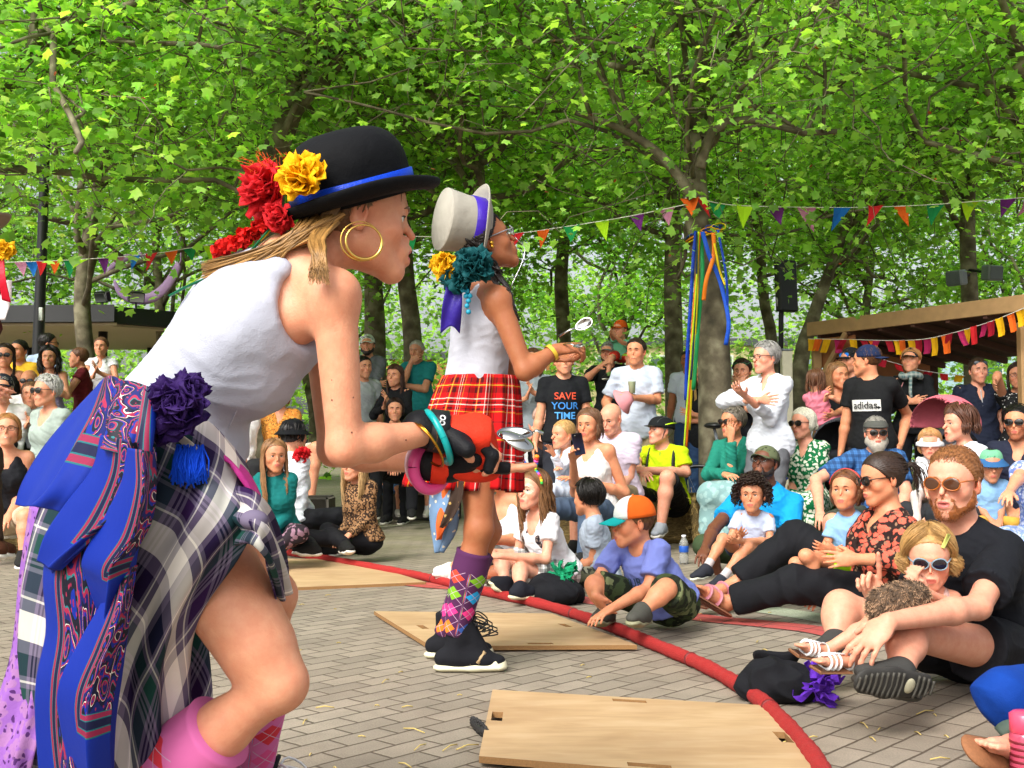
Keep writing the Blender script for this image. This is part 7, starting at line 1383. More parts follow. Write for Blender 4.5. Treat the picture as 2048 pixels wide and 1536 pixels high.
# ------------------------------------------------------------ tartans in UV space
def tartan(name, base, bands, reps=1.0, twill=True):
    """bands: (position, width, colour, opacity) within one sett; same in both directions"""
    m, n, b = new_mat(name); t = N(n, 'TexCoord'); sx = N(n, 'SeparateXYZ'); L(n, t.outputs['UV'], sx.inputs[0]); col = None
    out = []
    for ax in (0, 1):
        q = mth(n, 'FRACT', mth(n, 'MULTIPLY', sx.outputs[ax], reps)); st = [(0, base)]
        for (p, wd, c, o) in sorted(bands): st += [(p, c), (min(.999, p + wd), base)]
        out.append(ramp(n, q, st[:32], 'CONSTANT'))
    ck = N(n, 'TexChecker'); ck.inputs['Scale'].default_value = 420; ck.inputs['Color1'].default_value = (1, 1, 1, 1); ck.inputs['Color2'].default_value = (0, 0, 0, 1); L(n, t.outputs['UV'], ck.inputs['Vector'])
    c = mixc(n, .5, out[0], out[1]); no = N(n, 'TexNoise'); no.inputs['Scale'].default_value = 12; no.inputs['Detail'].default_value = 5; L(n, t.outputs['Object'], no.inputs['Vector'])
    c = mixc(n, 1.0, c, mixc(n, no.outputs[0], (.85, .85, .85), (1.15, 1.15, 1.15)), 'MULTIPLY'); L(n, c, b.inputs['Base Color']); b.inputs['Roughness'].default_value = .85; b.inputs['Specular IOR Level'].default_value = .2
    w_ = N(n, 'TexWave'); w_.inputs['Scale'].default_value = 260; w_.bands_direction = 'DIAGONAL'; L(n, t.outputs['UV'], w_.inputs['Vector']); bump(n, b, mth(n, 'ADD', mth(n, 'MULTIPLY', w_.outputs[0], .12), no.outputs[0]), .3, .004); return m
RED = tartan('red_tartan', '#c01014', [(.06, .10, '#4a0c10', 1), (.19, .02, '#e8c83a', 1), (.24, .10, '#4a0c10', 1), (.44, .018, '#f0ece0', 1), (.50, .03, '#16181a', 1), (.55, .018, '#f0ece0', 1), (.62, .03, '#16181a', 1), (.68, .014, '#e8c83a', 1), (.86, .03, '#16181a', 1)], 5)
HEA = tartan('heather_tartan', '#6e657c', [(.04, .15, '#0e1230', 1), (.22, .018, '#e8e4da', 1), (.27, .14, '#123e38', 1), (.44, .018, '#10142a', 1), (.48, .018, '#10142a', 1), (.53, .13, '#2a1040', 1), (.69, .015, '#e8e4da', 1), (.78, .18, '#fffaf0', 1), (.84, .02, '#1c2038', 1)], 2.9)
def paisley():
    m, n, b = new_mat('paisley_scarf'); t = N(n, 'TexCoord'); sx = N(n, 'SeparateXYZ'); L(n, t.outputs['UV'], sx.inputs[0]); u, v = sx.outputs[0], sx.outputs[1]
    e = mth(n, 'MINIMUM', mth(n, 'MINIMUM', u, mth(n, 'SUBTRACT', 1.0, u)), mth(n, 'MINIMUM', v, mth(n, 'SUBTRACT', 1.0, v)))
    edge = ramp(n, e, [(0, '#03258a'), (.15, '#1a6068'), (.154, '#862044'), (.170, '#1a6068'), (.174, '#0c1238'), (.196, '#1a6068'), (.200, '#862044'), (.216, '#1a6068'), (.220, '#0c1548')], 'CONSTANT')
    vo = N(n, 'TexVoronoi'); vo.feature = 'SMOOTH_F1'; vo.inputs['Scale'].default_value = 9; no = N(n, 'TexNoise'); no.inputs['Scale'].default_value = 5; no.inputs['Detail'].default_value = 2; L(n, t.outputs['UV'], no.inputs['Vector'])
    va = n.nodes.new('ShaderNodeVectorMath'); va.operation = 'MULTIPLY_ADD'; L(n, no.outputs['Color'], va.inputs[0]); va.inputs[1].default_value = (.22, .22, .22); L(n, t.outputs['UV'], va.inputs[2]); L(n, va.outputs[0], vo.inputs['Vector'])
    ins = ramp(n, mth(n, 'FRACT', mth(n, 'MULTIPLY', vo.outputs[0], 2.6)), [(0, '#0f1a60'), (.22, '#962044'), (.34, '#1a7078'), (.38, '#0c0e20'), (.58, '#03258a'), (.70, '#8a1440'), (.8, '#d8d4c8'), (.83, '#0c1030')], 'CONSTANT')
    v2 = N(n, 'TexVoronoi'); v2.inputs['Scale'].default_value = 46; L(n, t.outputs['UV'], v2.inputs['Vector']); ins = mixc(n, ramp(n, v2.outputs[0], [(0, '#ffffff'), (.22, '#ffffff'), (.26, '#000000')]), ins, '#962044')
    dk = mth(n, 'MULTIPLY', mth(n, 'GREATER_THAN', e, .168), mth(n, 'LESS_THAN', e, .27)); c = mixc(n, mth(n, 'GREATER_THAN', e, .222), edge, ins)
    L(n, c, b.inputs['Base Color']); b.inputs['Roughness'].default_value = .6; b.inputs['Specular IOR Level'].default_value = .25
    n2 = N(n, 'TexNoise'); n2.inputs['Scale'].default_value = 14; n2.inputs['Detail'].default_value = 4; L(n, t.outputs['Object'], n2.inputs['Vector']); bump(n, b, n2.outputs[0], .3, .006); return m
PAIS = paisley()
def argyle(name, base, cols):
    m, n, b = new_mat(name); t = N(n, 'TexCoord'); sx = N(n, 'SeparateXYZ'); L(n, t.outputs['UV'], sx.inputs[0]); u = mth(n, 'MULTIPLY', sx.outputs[0], 4.0); v = mth(n, 'MULTIPLY', sx.outputs[1], 5.0)
    a = mth(n, 'ABSOLUTE', mth(n, 'SUBTRACT', mth(n, 'FRACT', u), .5)); c_ = mth(n, 'ABSOLUTE', mth(n, 'SUBTRACT', mth(n, 'FRACT', v), .5)); dm = mth(n, 'LESS_THAN', mth(n, 'ADD', a, c_), .42)
    k = mth(n, 'FRACT', mth(n, 'ADD', mth(n, 'MULTIPLY', mth(n, 'FLOOR', u), .37), mth(n, 'MULTIPLY', mth(n, 'FLOOR', v), .23))); cc = ramp(n, k, [(i / len(cols), c) for i, c in enumerate(cols)], 'CONSTANT')
    top = mth(n, 'GREATER_THAN', sx.outputs[1], .22); f = mth(n, 'MULTIPLY', dm, top); c = mixc(n, f, base, cc)
    l1 = mth(n, 'LESS_THAN', mth(n, 'ABSOLUTE', mth(n, 'SUBTRACT', mth(n, 'FRACT', mth(n, 'ADD', u, v)), .0)), .03); l2 = mth(n, 'LESS_THAN', mth(n, 'FRACT', mth(n, 'SUBTRACT', u, v)), .03); c = mixc(n, mth(n, 'MULTIPLY', mth(n, 'MAXIMUM', l1, l2), top), c, '#c8a8c0')
    L(n, c, b.inputs['Base Color']); b.inputs['Roughness'].default_value = .9; w_ = N(n, 'TexWave'); w_.inputs['Scale'].default_value = 90; L(n, t.outputs['UV'], w_.inputs['Vector']); bump(n, b, w_.outputs[0], .15, .002); return m
def knee_sock(o, K, A_, r0, r1, mat, name='sock', cal=1.06, fwd=(1, 0, 0)):
    mb = MB(); t = np.linspace(0, 1, 26); P = K + (A_ - K) * t[:, None]; r = np.interp(t, [0, .04, .25, .6, 1], [r0 * 1.02, r0 * .99, r0 * cal, (r0 + r1) / 2, r1]); mb.tube(P, r, 40, up=fwd)
    return mb.obj(name, mat, o, uv=True)
# ------------------------------------------------------------ second dancer: grey top hat, red tartan skirt, spoons
sp = dict(d=(.75, .1, .3), n=(.2, .3, -.9), t=(-.3, -.8, .3), w=1)
q = person('dancer in a grey top hat and short red tartan skirt playing spoons', (972, 487, 4.3), 116, fat=1.08, hyaw=104, hpitch=-24, lean=8, hairs=('short', '#1c1512', dict(n=420, r=.0022, line=.068, back=2, vox=.004)), top=('#b8bac4', 0, dict(neck='tank', loose=-.004, wr=.003, vox=.005, hem=.20)), bottom=None, legs='stand', shoes=None, nofeet=True,
    hip=(934, 855, .05), waist=(955, 735, .03), shR=(996, 600, -.13), shL=(938, 606, .15), armhole=.062, re=(1050, 742, -.17), rh=(1112, 700, -.12), le=(1030, 740, .22), lh=(1088, 712, .04), hR=dict(d=(.85, .25, .15), n=(-.1, .5, -.85), t=(.1, .8, .5), w=1, pose=[.75, .7, .65, .5]), hL=dict(d=(.9, -.15, -.1), n=(0, -.5, .9), t=(0, -.9, -.4), w=1, curl=.3),
    knR=(958, 1058, -.08), anR=(912, 1262, -.06), toR=(1000, 1312, -.08), knL=(975, 1062, .12), anL=(893, 1262, .2), toL=(960, 1290, .2), skin='brown', face=dict(nose=.95, look=0), lips='#8a4a40', vox=.0062, hd=.0030, root=(*G(940, 1325)[:2], 0))
o, X, h, Mh = q['o'], q['X'], q['h'], q['Mh']
def rim(q, sg, r_=.0042):
    S = q['SR'] if sg < 0 else q['SL']; out = q['Mt'][:, 0] * sg; u = q['Mt'][:, 2]; f = q['Mt'][:, 1]; P = []
    for ph in np.linspace(0, 2 * math.pi, 49)[:-1]:
        for r in np.arange(.03, .17, .003):
            p0 = S + (u * math.cos(ph) + f * math.sin(ph)) * r + out * .16; a = q['tv'].hit(p0, -out, .4, .003)
            if a is None: continue
            b_ = q['v'].hit(p0, -out, .4, .003)
            if b_ is None or (a - b_) @ out > -.001: P.append((ph, r, a)); break
    if len(P) < 12: return
    run = []; prev = None
    for ph, r, a in P + P[:1]:
        if prev is not None and np.linalg.norm(a - prev) > .035: 
            if len(run) > 5: m_ = MB(); m_.tube(cr(run, len(run) * 3), r_, 6, flat=.5, up=out); m_.obj('binding', cloth('#c9ccd8'), q['top'])
            run = []
        run.append(a); prev = a
    if len(run) > 5: m_ = MB(); m_.tube(cr(run, len(run) * 3), r_, 6, flat=.5, up=out); m_.obj('binding', cloth('#c9ccd8'), q['top'])
rim(q, -1, .003)
# skirt
Wc, Hc_ = W(960, 752, 4.33), W(926, 975, 4.35); mb = MB(); nth, nv = 180, 26; V = []; U = []
for iv in range(nv):
    t = iv / (nv - 1); c_ = Wc + (Hc_ - Wc) * t
    for k in range(nth):
        a = 2 * math.pi * k / nth; pl = math.sin(a * 17 + 1.5 * math.sin(2 * a)); rx = .142 + (.207 - .142) * t ** .7; ry = .128 + (.175 - .128) * t ** .7; am = .004 + .022 * t ** .8
        rr = 1 + (am / .17) * pl; V.append(c_ + [math.cos(a) * rx * rr, math.sin(a) * ry * rr, -.012 * t * math.cos(a) + .006 * t * math.sin(5 * a)]); U.append((k / nth * 1.9, t * .42))
F = np.array([(i * nth + j, i * nth + (j + 1) % nth, (i + 1) * nth + (j + 1) % nth, (i + 1) * nth + j) for i in range(nv - 1) for j in range(nth)])
sk = mesh_obj('skirt', V, F, RED, o, uvs=U); sk.modifiers.new('s', 'SOLIDIFY').thickness = .002
# hanging scarf corners beneath the skirt, socks, shoes
patch('scarf', [[(862, 950, 4.3), (895, 955, 4.22), (915, 950, 4.2)], [(858, 1010, 4.3), (890, 1020, 4.2), (918, 1010, 4.22)], [(862, 1060, 4.3), (888, 1070, 4.22), (912, 1060, 4.25)], [(872, 1104, 4.28), (878, 1106, 4.26), (886, 1100, 4.27)]], cloth('#6f8db0', 'blue_scarf', 'dots', 1.4, c2='#d8d0b8'), o, 20, 30, lambda u, v: .01 * np.sin(u * 9))
patch('scarf', [[(885, 955, 4.24), (920, 955, 4.18)], [(878, 1010, 4.24), (915, 1010, 4.18)], [(872, 1050, 4.22), (900, 1045, 4.18)], [(876, 1080, 4.22), (880, 1078, 4.2)]], cloth('#c8602c', 'rust_scarf'), o, 14, 26, lambda u, v: .008 * np.sin(u * 8))
patch('scarf', [[(905, 962, 4.19), (930, 962, 4.16)], [(898, 1000, 4.18), (925, 1000, 4.15)], [(884, 1040, 4.18), (905, 1040, 4.16)], [(880, 1055, 4.18), (886, 1056, 4.17)]], cloth('#3a2c24', 'dark_scarf', 'dots', 1.6, c2='#a88a50'), o, 14, 26, lambda u, v: .006 * np.sin(u * 8))
ARG = argyle('argyle_purple', '#4a1848', ['#2f58a8', '#e84028', '#78b018', '#18a0e0', '#e03080', '#f07818'])
KR, AR, KL, AL = q['KR'], q['AR'], q['KL'], q['AL']
knee_sock(o, KR + (AR - KR) * .22, AR + (AR - KR) * .03, .066, .047, ARG, fwd=(0, -1, 0)); knee_sock(o, KL + (AL - KL) * .22, AL + (AL - KL) * .03, .062, .047, ARG, fwd=(0, -1, 0))
def hightop(o, A_, T_, sc=1.0, cream='#d8d4b4', tongue=True, vox=.004):
    Z = np.array([0, 0, 1.]); A_ = np.asarray(A_, float); T_ = np.asarray(T_, float); g_a = A_ * [1, 1, 0]; dd = nrm((T_ - A_) * [1, 1, 0]); s = np.cross(dd, Z); hl = g_a - dd * .055 * sc; tp = g_a + dd * .195 * sc
    v = Vol(); v.cone(hl + Z * .05, hl + Z * .05 + dd * .09, .038 * sc, .043 * sc, .02); v.cone(hl + Z * .045 + dd * .09, tp + Z * .036 - dd * .03, .043 * sc, .037 * sc, .02, sq=(Z, .8)); v.cone(g_a + Z * .06, A_ + Z * .035 * sc, .046 * sc, .047 * sc, .03, clips=[(A_ + Z * .04, Z)]); v.cone(g_a + dd * .10 + Z * .055, A_ + dd * .015 + Z * .03, .032, .038, .03, clips=[(A_ + Z * .045, Z)])
    v.grid(vox); V, F = v.mesh(); V = relax(V, F, 1); sh = mesh_obj('shoe', V, F, cloth('#17181d', 'canvas'), o)
    v = Vol(); v.cone(hl + Z * .016, g_a + dd * .06 + Z * .016, .043 * sc, .046 * sc, .02, sq=(Z, .40)); v.cone(g_a + dd * .06 + Z * .016, tp + Z * .017 - dd * .03, .047 * sc, .044 * sc, .02, sq=(Z, .42)); v.cone(tp + Z * .03 - dd * .035, tp + Z * .028 - dd * .025, .041 * sc, .036 * sc, .01, sq=(Z, .75))
    v.grid(vox); V, F = v.mesh(); V[:, 2] = np.maximum(V[:, 2], .002); mesh_obj('shoe_sole', V, F, plain('rubber_' + cream, cream, .6), sh)
    mb = MB(); 
    for sg in (-1,) if s[1] > 0 else (1,):
        for j in (0, 1): a = g_a + dd * (.045 + .032 * j) + s * sg * .044 * sc + Z * .036; bq = a + dd * .028 + Z * .042 - s * sg * .010; mb.tube([a, (a + bq) / 2 + s * sg * .003, bq], .0075, 5, flat=.25, up=s)
    mb.obj('side_stripe', plain('gold_glitter', '#a8906a', .4, scale=500, var=.5), sh)
    mb = MB(); 
    for k in range(6): c_ = A_ + dd * (.035 + .017 * k) + Z * (.028 - .0115 * k) * 1.0; mb.tube([c_ - s * .03, c_ + Z * .01 + dd * .006, c_ + s * .03], .0028, 5)
    c_ = A_ + dd * .055 + Z * .02
    for sg in (-1, 1):
        for j in range(3): mb.tube(cr([c_, c_ + s * sg * .03 + Z * (.03 - .02 * j) + dd * .02, c_ + s * sg * .05 + Z * (.0 - .02 * j) + dd * (.06 + .02 * j), c_ + s * sg * .02 * (j != 2) - Z * (.02 + .02 * j) + dd * .04], 12), .0028, 5)
    mb.obj('lace', plain('lace_' + ('w' if cream == '#f0f0f0' else 'b'), '#e8e8e8' if cream == '#f0f0f0' else '#111111', .8), sh)
    mb = MB(); mb.tube([A_ + dd * .04 + Z * .0, A_ + dd * .05 + Z * .035, A_ + dd * .062 + Z * .06], [.024, .026, .018], 8, flat=.3, up=dd); mb.obj('tongue', cloth('#22242a', 'canvas'), sh); return sh
hightop(o, W(914, 1252, 4.24), W(1010, 1320, 4.24), .92); hightop(o, W(893, 1246, 4.5), W(960, 1300, 4.5), .92)
# top hat
ax = nrm([-.86, -.40, .10]); sx_ = nrm(np.cross([0, 0, 1.], ax)); RH = np.stack([sx_, np.cross(ax, sx_), ax], 1); hc = W(963, 454, 4.31); GREY = cloth('#a09c90', 'grey_felt', rough=.75)
mb = MB(); mb.lathe(hc, [(.098, -.005), (.096, .03), (.098, .08), (.104, .13), (.108, .158), (.106, .163), (.001, .164)], RH, 48, 0, 1, 1.12); hat = mb.obj('hat', GREY, o)
mb = MB(); mb.lathe(hc, [(.094, .0), (.12, .0), (.142, .006), (.145, .010), (.142, .013), (.12, .007), (.094, .008)], RH, 48, 0, 1, 1.14, warp=lambda v, a, r_, z: [v[0], v[1], v[2] + (r_ - .094) * .55 * abs(math.cos(a)) ** 2 ]); mb.obj('brim', GREY, hat)
mb = MB(); mb.lathe(hc, [(.0985, .002), (.0993, .003), (.1003, .058), (.0985, .059)], RH, 48, 0, 1, 1.12); mb.obj('hat_band', cloth('#3a1f9a', 'satin', rough=.35), hat)
def rosette(name, c, rad, n, seed, color, parent, ax=(0, -1, 0)):
    """flower of crumpled cloth petals"""
    g_ = np.random.default_rng(seed); ax = nrm(ax); a0 = nrm(np.cross(ax, [.1, .2, 1])); b0 = np.cross(ax, a0); mb = MB()
    for k in range(n):
        ph = g_.uniform(0, 6.28); el = g_.uniform(.15, 1.45); d = nrm(ax * math.cos(el) + (a0 * math.cos(ph) + b0 * math.sin(ph)) * math.sin(el)); tng = nrm(np.cross(d, ax) + g_.normal(size=3) * .3); bn = np.cross(d, tng); L_ = rad * g_.uniform(.7, 1.1); w_ = rad * g_.uniform(.25, .42); V = []
        for i_ in range(6):
            f = i_ / 5
            for j, u in enumerate(np.linspace(-1, 1, 5)): V.append(np.asarray(c) + d * L_ * f + tng * u * w_ * (.3 + .9 * math.sin(f * 2.2)) + bn * (rad * .12 * math.cos(u * 2.5 + k) + rad * .1 * math.sin(f * 5 + u * 2 + k)) + (g_.normal(size=3) * rad * (.05 if f > .9 else .02)))
        mb.add(V, [(i_ * 5 + j, i_ * 5 + j + 1, i_ * 5 + 6 + j, i_ * 5 + 5 + j) for i_ in range(5) for j in range(4)])
    ob = mb.obj(name, cloth(color, 'petal', rough=.7), parent, smooth=True); ob.modifiers.new('s', 'SOLIDIFY').thickness = .0012; return ob
rosette('flower', W(896, 530, 4.15), .062, 46, 1, '#e0a80c', hat, (-.3, -1, 0)); rosette('flower', W(950, 535, 4.13), .078, 60, 2, '#07484c', hat, (.1, -1, 0)); rosette('flower', W(918, 558, 4.13), .06, 30, 8, '#07484c', hat, (-.3, -1, -.2))
patch('ribbon_tail', [[(895, 560, 4.14), (925, 560, 4.14)], [(885, 610, 4.12), (924, 612, 4.12)], [(880, 668, 4.14), (902, 652, 4.13), (920, 668, 4.14)]], cloth('#2f1f80', 'satin2', rough=.4), hat, 14, 20, lambda u, v: .006 * np.sin(u * 7 + v * 4), uvs=(1, 1))
mb = MB(); 
for k, (x, y) in enumerate([(930, 572), (934, 582), (932, 592), (937, 602), (934, 612), (937, 624), (926, 580), (940, 592)]): mb.sphere(W(x, y, 4.11), .010, None, 8, 6)
mb.obj('beads', plain('turquoise_beads', '#1090b0', .4), hat)
mb = MB(); g_ = np.random.default_rng(4)
for bx, by in (((1000, 548), (1036, 640)), ((990, 556), (1020, 600))):
    P = cr([W(bx[0] - 10, bx[1] - 12, 4.28), W(bx[0] + 2, bx[1] + 10, 4.2), W(bx[0] + 16, bx[1] + 30, 4.17), W(by[0] - 8, by[1] - 20, 4.15), W(*by, 4.16)], 40)
    for ph in (0, 2.1, 4.2): t_ = np.arange(40) * .75 + ph; mb.tube(P + np.stack([np.cos(t_), .5 * np.sin(t_), .4 * np.sin(t_)], 1) * .006, np.linspace(.009, .004, 40), 6)
mb.obj('braid', hair_mat('#1c1512'), o)
locks_mb = MB()
for k in range(70): a = X((-.06 - .02 * g_.random(), -.02 - .07 * g_.random(), .05 * g_.random())); b_ = W(988 + g_.uniform(-14, 16), 545 + g_.uniform(-10, 16), 4.22 + g_.uniform(-.02, .08)); t_ = np.linspace(0, 1, 16)[:, None]; locks_mb.tube(a * (1 - t_) + b_ * t_ + np.stack([np.cos(t_[:, 0] * 18 + k), np.sin(t_[:, 0] * 18 + k), 0 * t_[:, 0]], 1) * .006, .0035, 4)
locks_mb.obj('nape_hair', hair_mat('#1c1512'), o)
eyewear(o, 'clear', X, Mh, h, None, framec='#8a8a90'); mb = MB(); mb.sphere(X((-.09, -.005, -.012)), .009, None, 10, 8); mb.sphere(X((-.092, -.008, -.026)), .007, None, 10, 8); mb.obj('earring', plain('gold', '#d8a840', .25, 1.0, bmp=0), o); mb = MB(); mb.tube(cr([X((-.02, .11, -.02)), X((-.03, .12, -.09)), W(1019, 580, 4.25)], 10), .0016, 5); mb.obj('spectacle_chain', plain('silver', '#c8c8cc', .2, 1.0, bmp=0), o)
mb = MB(); a = q['ER'] + (q['WR'] - q['ER']) * .80; b_ = q['ER'] + (q['WR'] - q['ER']) * .90; mb.tube([a, b_], .033, 20, cap=False); mb.obj('wristband', plain('yellow_band', '#d8b030', .5), o)
def spoon(mb, bowl, hdl, size=.03, nrm_=(0, 0, 1)):
    d = nrm(np.asarray(hdl) - bowl); u = nrm(np.asarray(nrm_, float) - d * (d @ np.asarray(nrm_, float))); s = np.cross(d, u); V = []; nr, na = 7, 22
    for i_ in range(nr + 1):
        for k in range(na): a = 2 * math.pi * k / na; r_ = i_ / nr; V.append(np.asarray(bowl) + d * size * 1.45 * r_ * math.cos(a) + s * size * .92 * r_ * math.sin(a) * (1 - .15 * math.cos(a)) - u * size * .42 * (1 - r_ * r_))
    mb.add(V, [(i_ * na + k, i_ * na + (k + 1) % na, (i_ + 1) * na + (k + 1) % na, (i_ + 1) * na + k) for i_ in range(nr) for k in range(na)])
    e = np.asarray(bowl) + d * size * 1.4; mb.tube([e, e + (np.asarray(hdl) - e) * .3 + u * .006, np.asarray(hdl)], [.004, .0035, .006], 8, flat=.5, up=u)
CHR = plain('steel_spoon', '#c0c0bc', .12, 1.0, bmp=0)
mb = MB(); spoon(mb, W(1167, 648, 4.16), W(1118, 672, 4.18), .024, (.4, -.8, .5)); ob = mb.obj('spoon', CHR, origin=W(1150, 660, 4.17)); ob.modifiers.new('s', 'SOLIDIFY').thickness = .0012; tag(ob, 'steel spoon raised in the fingers of the dancer in the grey top hat', 'spoon')
mb = MB(); spoon(mb, W(1158, 690, 4.1), W(1120, 690, 4.2), .022, (.2, -.8, .6)); ob = mb.obj('spoon', CHR, origin=W(1150, 690, 4.12)); ob.modifiers.new('s', 'SOLIDIFY').thickness = .0012; tag(ob, 'second steel spoon, lower in the curled hands of the dancer in the grey top hat', 'spoon')

# ------------------------------------------------------------ near dancer: bowler hat, white vest, heather tartan
D0 = 1.99
q = person('near dancer bending forward in a black bowler hat, white vest and blue paisley scarf', (718, 438, D0), 112, hyaw=107, hpitch=2, lean=62, hs=.89, fat=.86, limb=.87, hairs=('crop', '#7a5c40', dict(n=500, r=.0018, line=.068, back=2, ls=1.6, vox=.0035)), bottom=('legs', '#24122c', dict(len=.33, loose=.006)), legs='stand', nofeet=True, shoes=None,
    top=('#b2b6c4', 0, dict(neck='tank', loose=.0, hem=.10, wr=.0045, wf=15, vox=.0042, name='vest')), hip=(345, 955, .02), waist=(352, 830, .03), shR=(668, 590, -.12), shL=(640, 606, .16), armhole=.086, re=(690, 896, -.13), rh=(872, 862, -.02), le=(668, 900, .16), lh=(888, 928, .03),
    hR=dict(d=(.93, .2, -.12), n=(-.05, .25, -.96), t=(.1, -1, -.1), w=1, pose=[1.15, 1.1, 1.0, .9], thumb=.8), hL=dict(d=(.98, .1, -.10), n=(0, .05, 1), t=(0, -1, .1), w=1, pose=[.12, .1, .08, .1]),
    knR=(558, 1366, -.14), anR=(215, 1640, -.06), toR=(300, 1860, -.1), knL=(548, 1190, .34), anL=(500, 1560, .48), toL=(600, 1620, .48), skin='fair', face=dict(open=.8, pout=.005, look=-.1, lookz=.1, brow='#7a5a3c', nose=.88, jaw=.94, cw=.98), lips='#c86870', eyec='#4a5a40', vox=.0048, hd=.0024, extra=lambda v, E: (v.cone(E['HR'] + (E['KR'] - E['HR']) * .1, E['HR'] + (E['KR'] - E['HR']) * .80, .090, .064, .03), v.cone(E['HL'], E['HL'] + (E['KL'] - E['HL']) * .7, .088, .062, .03)), root=(*G(300, 1800)[:2], 0))
o, X, h, Mh = q['o'], q['X'], q['h'], q['Mh']
# bowler
hc = W(710, 398, D0); ax = nrm([-.24, -.27, .93]); yy = nrm(np.array([math.sin(R_(112)), -math.cos(R_(112)), 0]) - ax * (ax @ np.array([math.sin(R_(112)), -math.cos(R_(112)), 0]))); xx = np.cross(yy, ax); RB_ = np.stack([xx, yy, ax], 1); FELT = cloth('#05070b', 'black_felt', rough=.8)
mb = MB(); prof = [(.090, -.010), (.0925, .02), (.093, .05)] + [(.093 * math.cos(t) ** .62, .05 + .078 * math.sin(t)) for t in np.linspace(.12, 1.5, 12)] + [(.001, .1285)]; mb.lathe(hc, [(a_, b_ * .95) for a_, b_ in prof], RB_, 64, 0, .98, 1.17); hat = mb.obj('hat', FELT, o)
mb = MB(); mb.lathe(hc, [(.089, -.002), (.105, -.005), (.122, .000), (.132, .010), (.1345, .018), (.1325, .021), (.129, .016), (.120, .006), (.105, .001), (.089, .005)], RB_, 72, 0, 1, 1.17, warp=lambda v, a, r_, z: [v[0] * 1.0, v[1], v[2] - .022 * math.sin(a) ** 2 * (r_ - .089) / .04 * (1 if math.sin(a) > 0 else .4) + .004 * math.cos(a) ** 2 * (r_ - .089) / .04]); mb.obj('brim', FELT, hat)
mb = MB(); mb.lathe(hc, [(.0920, .006), (.0940, .007), (.0946, .030), (.0920, .031)], RB_, 64, 0, 1, 1.20); mb.obj('hat_band', cloth('#0c3fc0', 'satin', rough=.35), hat)
rosette('flower', W(540, 382, 1.92), .050, 60, 3, '#c81c24', hat, (-.6, -.8, .2)); rosette('flower', W(612, 360, 1.87), .044, 50, 4, '#f0b000', hat, (-.2, -.9, .3)); rosette('flower', W(560, 430, 1.90), .030, 26, 9, '#c81c24', hat, (-.3, -.9, -.3))
mb = MB(); g_ = np.random.default_rng(2)
for k in range(70): c_ = W(g_.uniform(500, 625), g_.uniform(318, 350), 1.9); mb.tube([c_, c_ + g_.normal(size=3) * [.012, .008, .006] + [-.006, 0, .012]], [.0008, .0003], 3)
mb.obj('frayed_threads', cloth('#e05a20', 'thread'), hat)
mb = MB(); P = cr([W(565, 440, 1.90), W(520, 458, 1.92), W(480, 480, 1.93), W(440, 502, 1.95)], 15)
for k, p in enumerate(P): ruffle(mb, p, .017, 9, k, (-.2, -1, .3), 0, .5)
ob = mb.obj('garland', cloth('#d8201c', 'petal'), hat, smooth=False)
for cc, pts in (('#0f7a50', [(560, 430), (530, 470), (470, 530), (380, 570), (338, 592)]), ('#c8d020', [(562, 432), (528, 475), (475, 520), (400, 556), (345, 588)]), ('#2a1a80', [(552, 375), (548, 400), (556, 420)])):
    mb = MB(); mb.tube(cr([W(x, y, 1.91 - .0 * k) for k, (x, y) in enumerate(pts)], 20), .006 if cc != '#c8d020' else .0025, 5, flat=.3); mb.obj('ribbon', cloth(cc, 'satin', rough=.4), hat)
# hair swept back from under the hat over the shoulder blade
mb = MB(); g_ = np.random.default_rng(12); cc = []
def hl(P, r0, tone):
    mb.tube(cr(P, 18), np.concatenate([np.full(13, r0), np.linspace(r0, r0 * .25, 5)]), 4, cap=False); cc.append(np.full((18 * 4, 3), 1.) * tone)
for k in range(620):
    u_, v_ = g_.random(), g_.random(); st = W(600 + 85 * u_ + g_.uniform(-6, 6), 425 + 45 * v_ * (1 - u_) + 10 * v_, 1.93 + .12 * v_ * (1 - u_) - .03 * u_); kx = g_.random(); md = W(590 + 50 * u_, 462 + 26 * kx - 12 * (1 - v_), 1.88 + .05 * v_); en = W(402 + 160 * g_.random() ** 1.2, 0, 1.9); ex = 402 + 150 * g_.random() ** 1.3; ey = 542 - (ex - 402) * .10 + g_.uniform(-22, 14) + 12 * kx
    tn = g_.uniform(.4, 1.7); hl([st, md, W((ex + 590) / 2, (ey + 478) / 2 + 2, 1.875 + .03 * v_), W(ex, ey, 1.90 + .03 * v_)], g_.uniform(.0012, .0026), np.array([tn, tn * .97, tn * .9]))
for k in range(170):
    u_ = g_.random(); st = W(640 + 40 * u_, 440 + 10 * g_.random(), 1.90); ex = 615 + 45 * g_.random(); tn = g_.uniform(.7, 1.5); hl([st, W(618 + 34 * u_, 475, 1.86), W(622 + 30 * u_, 505 + g_.uniform(-5, 5), 1.815), W(ex, 535 + g_.uniform(0, 36), 1.80)], g_.uniform(.001, .0022), np.array([tn, tn * .97, tn * .9]))
for k in range(330):      # sides combed back behind the ear
    u_ = g_.random(); v_ = g_.random(); a = X((-.073 + .010 * v_, .046 - .02 * u_ + .012 * v_, .056 - .022 * u_)); b_ = X((-.090, .0 - .03 * u_, .060 - .015 * u_)); c_ = X((-.085, -.065, .01 - .05 * v_)); tn = g_.uniform(.3, .8); hl([a, b_, X((-.093, -.045, .045 - .03 * u_)), c_, W(630 + 30 * v_, 440 + 25 * u_, 1.91)], g_.uniform(.001, .002), np.array([tn, tn * .95, tn * .9]))
mb.obj('hair', hair_mat('#94703f'), o, cols=np.concatenate(cc))
